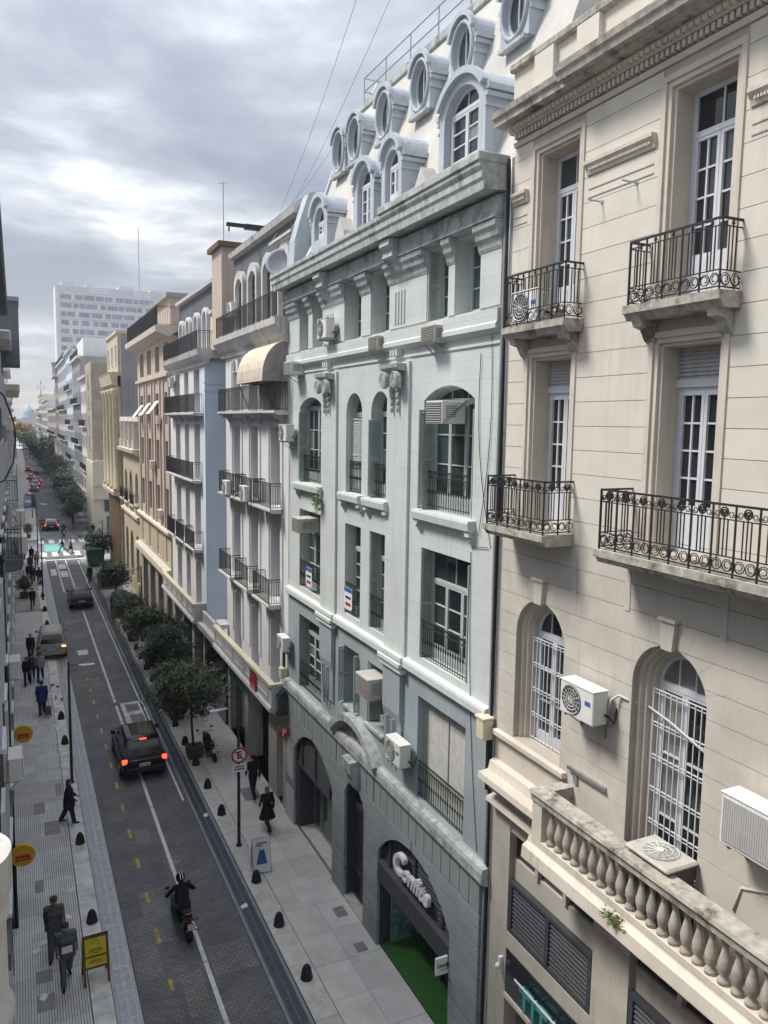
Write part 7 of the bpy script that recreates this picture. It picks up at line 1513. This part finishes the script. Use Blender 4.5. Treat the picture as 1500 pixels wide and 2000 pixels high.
# ------------------------------------------------------------------ street furniture
bol = MB().lathe([(.17, 0), (.17, .03), (.155, .06), (.15, .12), (.14, .20), (.115, .29), (.08, .36), (.045, .395), (.001, .41)], (0,0,0), 16).mesh('bollard', mt['pole'], smooth=True)
for side, x, ys in (('right', 6.62, (18.54, 21.0, 23.45, 28.25, 30.64, 33.0, 35.4, 37.8, 40.1, 42.5, 45.0, 47.4, 49.7, 51.8, 54.3, 57.0)), ('left', 1.56, (18.4, 23.4, 28.2, 37.6, 40.9, 60.4, 65.2, 70.4, 76, 82))):
    for i, y in enumerate(ys):
        b = bpy.data.objects.new('bollard', bol); COL.objects.link(b); b.location = (x, y, PV)
        o_ = ['nearest', 'second', 'third', 'fourth', 'fifth', 'sixth', 'seventh', 'eighth', 'ninth', 'tenth', 'eleventh', 'twelfth', 'thirteenth', 'fourteenth', 'fifteenth', 'farthest'][min(i, 15)]
        tag(b, f'{o_} black bell-shaped bollard from the camera along the {side} kerb', 'bollard', 'bell bollards along the kerbs'); b.scale = (1, 1, 1.0+.03*math.sin(y))
for x, y in ((5.9+.9, 104.3), (7.6, 104.3)):
    b = bpy.data.objects.new('bollard', bol); COL.objects.link(b); b.location = (x, y, 0); tag(b, ('left' if x < 7 else 'right')+' bollard of the pair at the far right corner', 'bollard', 'bell bollards along the kerbs')
def lamp(label, x, y, h, sgn, sign=None):
    t = thing('street_lamp', label, 'street lamp', (x, y, PV), 0, 'slim street lamps'); MB().tube([(x, y, PV), (x, y, 1.2), (x, y, h)], [.062, .058, .045], 10).build('pole', mt['pole'], t, smooth=True); MB().lathe([(.11, 0), (.11, .03), (.07, .08), (.06, .2)], (x, y, PV), 12).build('base', mt['pole'], t)
    MB().bar((x, y, h-.12), (x+sgn*.42, y, h-.16), .018, 6).build('arm', mt['pole'], t)
    m = MB(); loft(m, [[(x+sgn*d, y+a*w, h-.16-.02*d+b*.03) for a, b in ((1, -.6), (1, .3), (.5, 1), (-.5, 1), (-1, .3), (-1, -.6))] for d, w in ((.38, .04), (.5, .10), (.8, .12), (1.0, .07))]); m.build('luminaire', mt['steel'], t, recalc=True, angle=45); return t
lamp('street lamp on the left kerb behind the standing person', 1.60, 33.3, 5.15, 1); lp2 = lamp('street lamp on the right kerb carrying the no parking sign', 6.66, 25.8, 5.30, -1)
lamp('left kerb street lamp near the far crowd', 1.56, 69.3, 5.2, 1); lamp('right kerb street lamp rising from the street trees', 7.3, 53.8, 5.2, -1); lamp('left street lamp just before the crossing', 1.65, 88.6, 6.2, 1); lamp('right street lamp by the bins before the crossing', 7.3, 80, 5.2, -1); lamp('left street lamp beyond the crossing', 1.8, 128, 6, 1)
np_ = thing('no_parking_sign', 'round red and white no parking sign with struck E', 'traffic sign', (6.66, 25.72, 3.0)); sx_, sy_, sz_ = 6.66, 25.70, 3.42
MB().lathe([(.285, -.006), (.285, .006)], (sx_, sy_, sz_), 28, 'y').build('disc', mt['white'], np_, recalc=True); m = MB()
m.ring((sx_, sy_-.004, sz_), .255, .034, 'y', 32, 6); m.v = [(x, sy_-.008+(y-sy_)*.2, z) for x, y, z in m.v]; m.build('red_ring', mt['red'], np_, recalc=True)
lettering(np_, 'E', .36, mt['black'], (sx_, sy_-.012, sz_), FACE_CAM, .002, 0, .008); MB().prism([(sx_-.175, sz_+.15), (sx_-.15, sz_+.175), (sx_+.175, sz_-.15), (sx_+.15, sz_-.175)], sy_-.020, sy_-.015, 'y').build('slash', mt['red'], np_, recalc=True)
MB().box(sx_-.27, sx_+.27, sy_-.006, sy_+.006, 2.82, 3.10).build('lower_plate', mt['white'], np_); MB().box(sx_-.16, sx_+.16, sy_-.010, sy_-.006, 2.99, 3.03).box(sx_-.18, sx_+.18, sy_-.010, sy_-.006, 2.89, 2.94).build('plate_print', mt['blue'], np_)
# A-boards
ab = thing('a_board', 'brown framed A-board with yellow menu panels on the left kerb', 'signboard'); m = MB()
def slant(z, f): return -.28*f*(1-z/1.25)
for f in (1, -1):
    for x in (-.30, .30): MB().add([(x-.03, slant(0, f)-.02, 0), (x+.03, slant(0, f)-.02, 0), (x+.03, slant(0, f)+.02, 0), (x-.03, slant(0, f)+.02, 0), (x-.03, slant(1.25, f)-.02, 1.25), (x+.03, slant(1.25, f)-.02, 1.25), (x+.03, slant(1.25, f)+.02, 1.25), (x-.03, slant(1.25, f)+.02, 1.25)], [(3,2,1,0),(4,5,6,7),(0,1,5,4),(1,2,6,5),(2,3,7,6),(3,0,4,7)]).build('leg', mt['wood'], ab)
    for z0, z1, nm in ((1.18, 1.25, 'rail'), (.42, .47, 'rail'), (.70, .74, 'rail')): MB().add([(x, slant(z, f)+d, z) for z in (z0, z1) for d in (-.022, .018) for x in (-.27, .27)], [(0,1,3,2),(4,6,7,5),(0,4,5,1),(2,3,7,6),(0,2,6,4),(1,5,7,3)]).build(nm, mt['wood'], ab)
    for z0, z1 in ((.74, 1.18), (.47, .70)): MB().add([(x, slant(z, f)+d, z) for z in (z0, z1) for d in (-.012, .008) for x in (-.265, .265)], [(0,1,3,2),(4,6,7,5),(0,4,5,1),(2,3,7,6),(0,2,6,4),(1,5,7,3)]).build('panel', mt['yellow'], ab)
m = MB(); m.ring((0, slant(1.05, 1)-.022, 1.05), .085, .006, 'y', 20, 3); m.build('ring_emblem', mt['wood'], ab)
for z, w in ((.90, .16), (.85, .18), (.80, .10), (.62, .15), (.57, .17)): MB().box(-w, w, slant(z, 1)-.022, slant(z, 1)-.014, z-.008, z+.008).build('print_line', mt['wood'], ab)
ab.location = (1.45, 20.85, PV); ab.rotation_euler = (0, 0, rad(2))
wbd = thing('a_board', 'white A-board with blue and red print behind a bollard', 'signboard'); m = MB()
for f in (1, -1): MB().add([(x, -.22*f*(1-z/1.15)+d, z) for z in (.05, 1.15) for d in (-.012, .012) for x in (-.29, .29)], [(0,1,3,2),(4,6,7,5),(0,4,5,1),(2,3,7,6),(0,2,6,4),(1,5,7,3)]).build('panel', mt['white'], wbd)
sl = lambda z: -.22*(1-z/1.15)-.018
MB().box(-.16, .2, sl(.99)-.002, sl(.99)+.004, .965, 1.01).build('red_print', mt['red'], wbd); MB().box(-.2, .05, sl(.92)-.002, sl(.92)+.004, .90, .94).build('red_print', mt['red'], wbd); MB().prism([(-.2, .25), (.2, .25), (.08, .82), (-.08, .82)], sl(.5)-.03, sl(.5)-.028, 'y').build('blue_print', mt['blue'], wbd, recalc=True)
for x in (-.30, .30): MB().bar((x, -.24, .0), (x, 0, 1.17), .012).bar((x, .24, 0), (x, 0, 1.17), .012).build('frame', mt['steel'], wbd)
wbd.location = (6.93, 24.0, PV); wbd.rotation_euler = (0, 0, rad(-4))
# litter
for i, (x, y, z, a) in enumerate(((5.9, 22.3, .03, .3), (6.05, 28.4, .03, 1), (.02, 22.6, .05, .6), (.2, 22.9, .05, .2), (.15, 20.6, .05, 1.1), (1.1, 25.3, .05, .4), (.92, 23.9, .05, 2))):
    b = MB().add([(-.12, -.07, 0), (.1, -.08, .02), (.12, .07, .05), (-.08, .08, .015), (-.12, -.07, -.004), (.1, -.08, .016), (.12, .07, .046), (-.08, .08, .011)], [(0,1,2,3),(7,6,5,4),(0,4,5,1),(1,5,6,2),(2,6,7,3),(3,7,4,0)]).build('litter_paper', mt['white_paper']); b.location = (x, y, z); b.rotation_euler = (0, 0, a)
    tag(b, ('crumpled white paper on the right drain near the motorbike', 'crumpled white paper on the right drain near the second bollards', 'white paper scrap by the left wall nearest the bow bay', 'white paper scrap beside another by the left wall', 'white paper scrap lowest on the left tiles', 'white paper scrap near the left kerb line', 'pale paper scrap on the left tiles before the walkers')[i], 'litter')
pg = MB().ball((0, 0, .09), .05, .10, .06, 8, 6).ball((0, .10, .16), .03, .035, .035, 6, 5).add([(-.03, -.1, .09), (.03, -.1, .09), (0, -.2, .07)], [(0,1,2)]).mesh('pigeon', mt['ac_dark'], smooth=True)
for i, (x, y) in enumerate(((1.45, 44.0), (1.62, 45.8), (1.72, 43.6), (1.35, 46.2))):
    b = bpy.data.objects.new('pigeon', pg); COL.objects.link(b); b.location = (x, y, PV); b.rotation_euler = (0, 0, i*1.4); tag(b, ('pigeon nearest the manhole ring', 'pigeon closest behind the minivan', 'pigeon nearest the left drain grating', 'pigeon nearest the walking group')[i]+' on the left kerb strip', 'pigeon', 'pigeons on the left kerb')
# containers
cn = thing('recycling_container', 'dark bell recycling container with orange base among the trees', 'container', (6.75, 61.2, PV)); MB().lathe([(.72, .45), (.76, .6), (.76, 1.3), (.70, 1.65), (.5, 1.95), (.2, 2.08), (.001, 2.1)], (6.75, 61.2, PV), 18).build('dome', M('slate plastic', (.045,.055,.07), .5, .1, 3, 0), cn, smooth=True); MB().lathe([(.66, 0), (.72, .05), (.72, .45), (.001, .45)], (6.75, 61.2, PV), 18).build('base', M('orange plastic', (.30,.11,.03), .5, .1, 3, 0), cn); MB().ring((6.75, 61.2, 2.18), .14, .03, 'y', 10, 5).build('lifting_eye', mt['steel'], cn)
c2 = thing('dome_container', 'pale grey domed container beyond the orange-based one', 'container', (6.9, 72.5, PV)); MB().prism([(6.15+.75-.75*math.cos(a), PV+.8+.85*math.sin(a)) for a in [PI*k/10 for k in range(11)]]+[(7.65, PV), (6.15, PV)], 71.7, 73.7, 'y').build('shell', M('grey plastic', (.20,.20,.21), .5, .1, 3, 0), c2, recalc=True); MB().box(6.3, 7.5, 71.66, 71.7, .3, .9).build('hatch', mt['trim'], c2)
c3 = thing('green_container', 'green waste container with lid near the crossing', 'container', (6.9, 84, PV)); MB().prism([(6.2, .2), (7.6, .2), (7.75, 1.5), (6.05, 1.5)], 83, 85.2, 'y').build('bin', M('green plastic', (.02,.11,.045), .5, .1, 3, 0), c3, recalc=True); MB().prism([(6.0, 1.5), (7.8, 1.5), (7.5, 1.85), (6.3, 1.85)], 82.95, 85.25, 'y').build('lid', M('dark green plastic', (.015,.07,.03), .5, .1, 3, 0), c3, recalc=True)
for x in (6.3, 7.5): MB().lathe([(.14, -.05), (.14, .05)], (x, 83.3, PV+.14), 10, 'x').build('wheel', mt['tyre'], c3)
# ------------------------------------------------------------------ trees
def leaf_mat(name, c, c2):
    m, t, b = principled(name); g = N(t, 'ShaderNodeNewGeometry'); n = N(t, 'ShaderNodeTexNoise'); n.inputs['Scale'].default_value = 5; n.inputs['Detail'].default_value = 3; t.links.new(g.outputs['Position'], n.inputs['Vector'])
    mx = N(t, 'ShaderNodeMixRGB'); mx.inputs[1].default_value = c+(1,); mx.inputs[2].default_value = c2+(1,)
    ad = N(t, 'ShaderNodeMath', operation='ADD'); t.links.new(n.outputs['Fac'], ad.inputs[0]); r = N(t, 'ShaderNodeMath', operation='MULTIPLY'); t.links.new(g.outputs['Random Per Island'], r.inputs[0]); r.inputs[1].default_value = .5; t.links.new(r.outputs[0], ad.inputs[1])
    mr = N(t, 'ShaderNodeMapRange'); mr.inputs[1].default_value = .45; mr.inputs[2].default_value = 1.0; t.links.new(ad.outputs[0], mr.inputs[0]); t.links.new(mr.outputs[0], mx.inputs[0]); t.links.new(mx.outputs[0], b.inputs['Base Color'])
    b.inputs['Roughness'].default_value = .42; b.inputs['Specular IOR Level'].default_value = .5; return m
LEAF = leaf_mat('glossy orange-tree leaf', (.024,.042,.018), (.11,.135,.06)); LEAF_D = leaf_mat('dark evergreen leaf', (.016,.034,.022), (.055,.085,.048)); LEAF_O = leaf_mat('autumn leaf', (.30,.15,.03), (.42,.24,.06)); LEAF_G = leaf_mat('park leaf', (.05,.08,.02), (.14,.15,.04))
mt['bark'] = M('bark', (.07,.055,.04), .9, .3, 8, .5, 20)
def tree(name, label, base, ctr, R, n, leaf, lm, pot=False, group=None, seed=1, limbs=6, trunk_r=.06):
    rnd = random.Random(seed); t = thing(name, label, 'tree', base, 0, group); b = Vector(base); c = Vector(ctr)
    m = MB(); top = c-Vector((0, 0, R[2]*.35)); m.tube([tuple(b), tuple(b+(top-b)*.5+Vector((rnd.uniform(-.05, .05), rnd.uniform(-.05, .05), 0))), tuple(top)], [trunk_r, trunk_r*.85, trunk_r*.7], 8)
    for k in range(limbs):
        a = 2*PI*k/limbs+rnd.random(); e = c+Vector((math.cos(a)*R[0]*.7, math.sin(a)*R[1]*.7, R[2]*rnd.uniform(-.1, .6))); m.tube([tuple(top), tuple(top+(e-top)*.5+Vector((0, 0, R[2]*.12))), tuple(e)], [trunk_r*.55, trunk_r*.35, trunk_r*.12], 5)
    m.build('trunk', mt['bark'], t, smooth=True)
    cl_ = []
    for k in range(34):
        v = Vector((rnd.gauss(0, 1), rnd.gauss(0, 1), rnd.gauss(.15, 1))).normalized(); q = rnd.uniform(.45, 1.0); cl_.append((Vector((v.x*R[0]*q, v.y*R[1]*q, v.z*R[2]*q)), rnd.uniform(.16, .34)))
    m = MB(); vs = []; fs = []
    for k in range(n):
        cc, cr2 = rnd.choice(cl_); p = c+cc+Vector((rnd.gauss(0, R[0]*cr2), rnd.gauss(0, R[1]*cr2), rnd.gauss(0, R[2]*cr2*.8)))
        d = Vector((rnd.gauss(0, 1), rnd.gauss(0, 1), rnd.gauss(0, .7))).normalized(); s_ = leaf*rnd.uniform(.6, 1.25); a = d*s_; w = d.cross(Vector((rnd.gauss(0, .5), rnd.gauss(0, .5), 1))).normalized()*s_*.45; u = d.cross(w).normalized()*s_*.12
        i = len(vs); vs += [tuple(p-a), tuple(p+w+u), tuple(p+a), tuple(p-w+u)]; fs += [(i, i+1, i+2), (i, i+2, i+3)]
    m.add(vs, fs); cw = m.build('crown', lm, t)
    if pot:
        x, y, z = base; q = MB().prism([(x-.30, PV), (x+.30, PV), (x+.36, PV+.5), (x-.36, PV+.5)], y-.33, y+.33, 'y'); q.build('planter', M('rusty planter', (.09,.05,.035), .8, .2, 4, .1, coords='obj'), t, recalc=True); MB().box(x-.31, x+.31, y-.3, y+.3, PV+.44, PV+.48).build('soil', mt['wood'], t)
    return t
TS = 'potted street trees'
tree('street_tree', 'nearest potted street tree beside the parked motorbike', (6.75, 33.9, PV), (6.65, 34.0, 2.95), (1.32, 1.35, 1.05), 13000, .085, LEAF, True, TS, 1)
tree('street_tree', 'second potted tree, lower and greyer than the nearest', (6.85, 38.8, PV), (6.65, 38.9, 2.15), (.85, .95, .75), 7500, .085, LEAF, True, TS, 2)
tree('street_tree', 'third potted tree, dark and wide against the court', (7.35, 43.6, PV), (7.35, 43.8, 2.35), (1.25, 1.2, .95), 10000, .09, LEAF_D, True, TS, 3)
tree('street_tree', 'fourth potted tree close to the drain', (6.95, 47.6, PV), (6.75, 47.8, 2.55), (1.05, 1.2, .95), 8500, .095, LEAF, True, TS, 4)
tree('street_tree', 'fifth potted tree touching the pale parapet', (7.9, 47.2, PV), (8.0, 47.4, 2.2), (.95, 1.1, .85), 7000, .095, LEAF_D, True, TS, 5)
tree('street_tree', 'sixth potted tree before the bell container', (6.75, 54.2, PV), (6.6, 54.4, 2.3), (.9, 1.1, .85), 6500, .10, LEAF, True, TS, 6)
tree('street_tree', 'round dark tree between the two domed containers', (7.1, 67.5, PV), (7.1, 67.8, 2.0), (1.15, 1.3, .95), 6000, .12, LEAF_D, True, TS, 7)
tree('street_tree', 'dark tree above the green container', (7.5, 85.5, PV), (7.5, 86, 2.2), (1.4, 1.6, 1.0), 5000, .15, LEAF_D, True, TS, 8)
for i, (x, y, z, r) in enumerate(((6.6, 113, 3.2, 1.3), (6.9, 120, 3.6, 1.5), (6.8, 128, 3.4, 1.4), (7.0, 138, 4.2, 1.8), (7.1, 150, 4.4, 1.9), (7.2, 166, 4.8, 2.2), (7.2, 186, 5.0, 2.4))):
    tree('street_tree', ('first', 'second', 'third', 'fourth', 'fifth', 'sixth', 'seventh')[i]+' street tree beyond the crossing on the right', (x, y, .03), (x, y, z), (r, r*1.3, r*.9), 2600, .22, LEAF_D, False, 'street trees beyond the crossing', 20+i, 5, .09)
tree('large_tree', 'big dark tree standing over the far end of the street', (7.0, 232, 0), (6.8, 232, 6.2), (3.5, 4.2, 4.0), 7000, .38, LEAF_D, False, None, 40, 7, .25)
for i, (x, y, z, r, lm) in enumerate(((1.5, 470, 8, 4.0, LEAF_O), (7.0, 480, 7.5, 4.2, LEAF_O), (4.0, 460, 4.0, 3.6, LEAF_G), (9.0, 462, 4.5, 3.5, LEAF_G), (-2.0, 465, 6, 3.5, LEAF_O))):
    tree('park_tree', ('left orange autumn tree at the end of the street', 'right orange autumn tree at the end of the street', 'left yellow green tree below the autumn trees', 'right yellow green tree below the autumn trees', 'leftmost orange tree by the end wall')[i], (x, y, 0), (x, y, z), (r, r, r*.9), 2200, .6, lm, False, 'park trees closing the street', 50+i, 5, .2)
for i, (x, y) in enumerate(((.15, 70.5), (.1, 90.2), (.9, 106))):
    tree('potted_shrub', ('nearest', 'middle', 'farthest')[i]+' potted green shrub by the left wall', (x, y, PV), (x, y, 1.25), (.5, .6, .6), 1200, .10, LEAF_G if i else LEAF_D, True, None, 60+i, 4, .03)
fg = thing('flag_banner', 'pale blue and white flag hanging beyond the left corner', 'flag', (.6, 117, 0)); MB().bar((.7, 117, 0), (.7, 117, 4.4), .04, 6).build('pole', mt['steel'], fg)
for k, c in enumerate(('flagblue', 'white', 'flagblue')):
    if c not in mt: mt[c] = M('pale flag blue', (.22,.34,.55), .8, .1, 3, 0)
    MB().box(.75, 1.55, 116.98, 117.02, 3.9-k*.5, 4.35-k*.5).build('stripe', mt[c], fg)
# overhead wires
wr = thing('overhead_wires', 'thin overhead wires sloping up across the sky from the roofs', 'wires', (9, 40, 22))
for i, (a, b) in enumerate((((9.6, 31, 22.8), (5.0, 8.0, 24.4)), ((9.8, 30, 23.0), (6.2, 8.5, 25.0)), ((9.8, 36, 22.9), (11.3, 27, 25.9)))):
    A, Bv = Vector(a), Vector(b); MB().tube([tuple(A+(Bv-A)*k/10-Vector((0, 0, .5*math.sin(PI*k/10)))) for k in range(11)], .005, 3).build('wire', mt['cable'], wr)
for o in scene.objects:
    if o.type == 'EMPTY': o.empty_display_size = .2
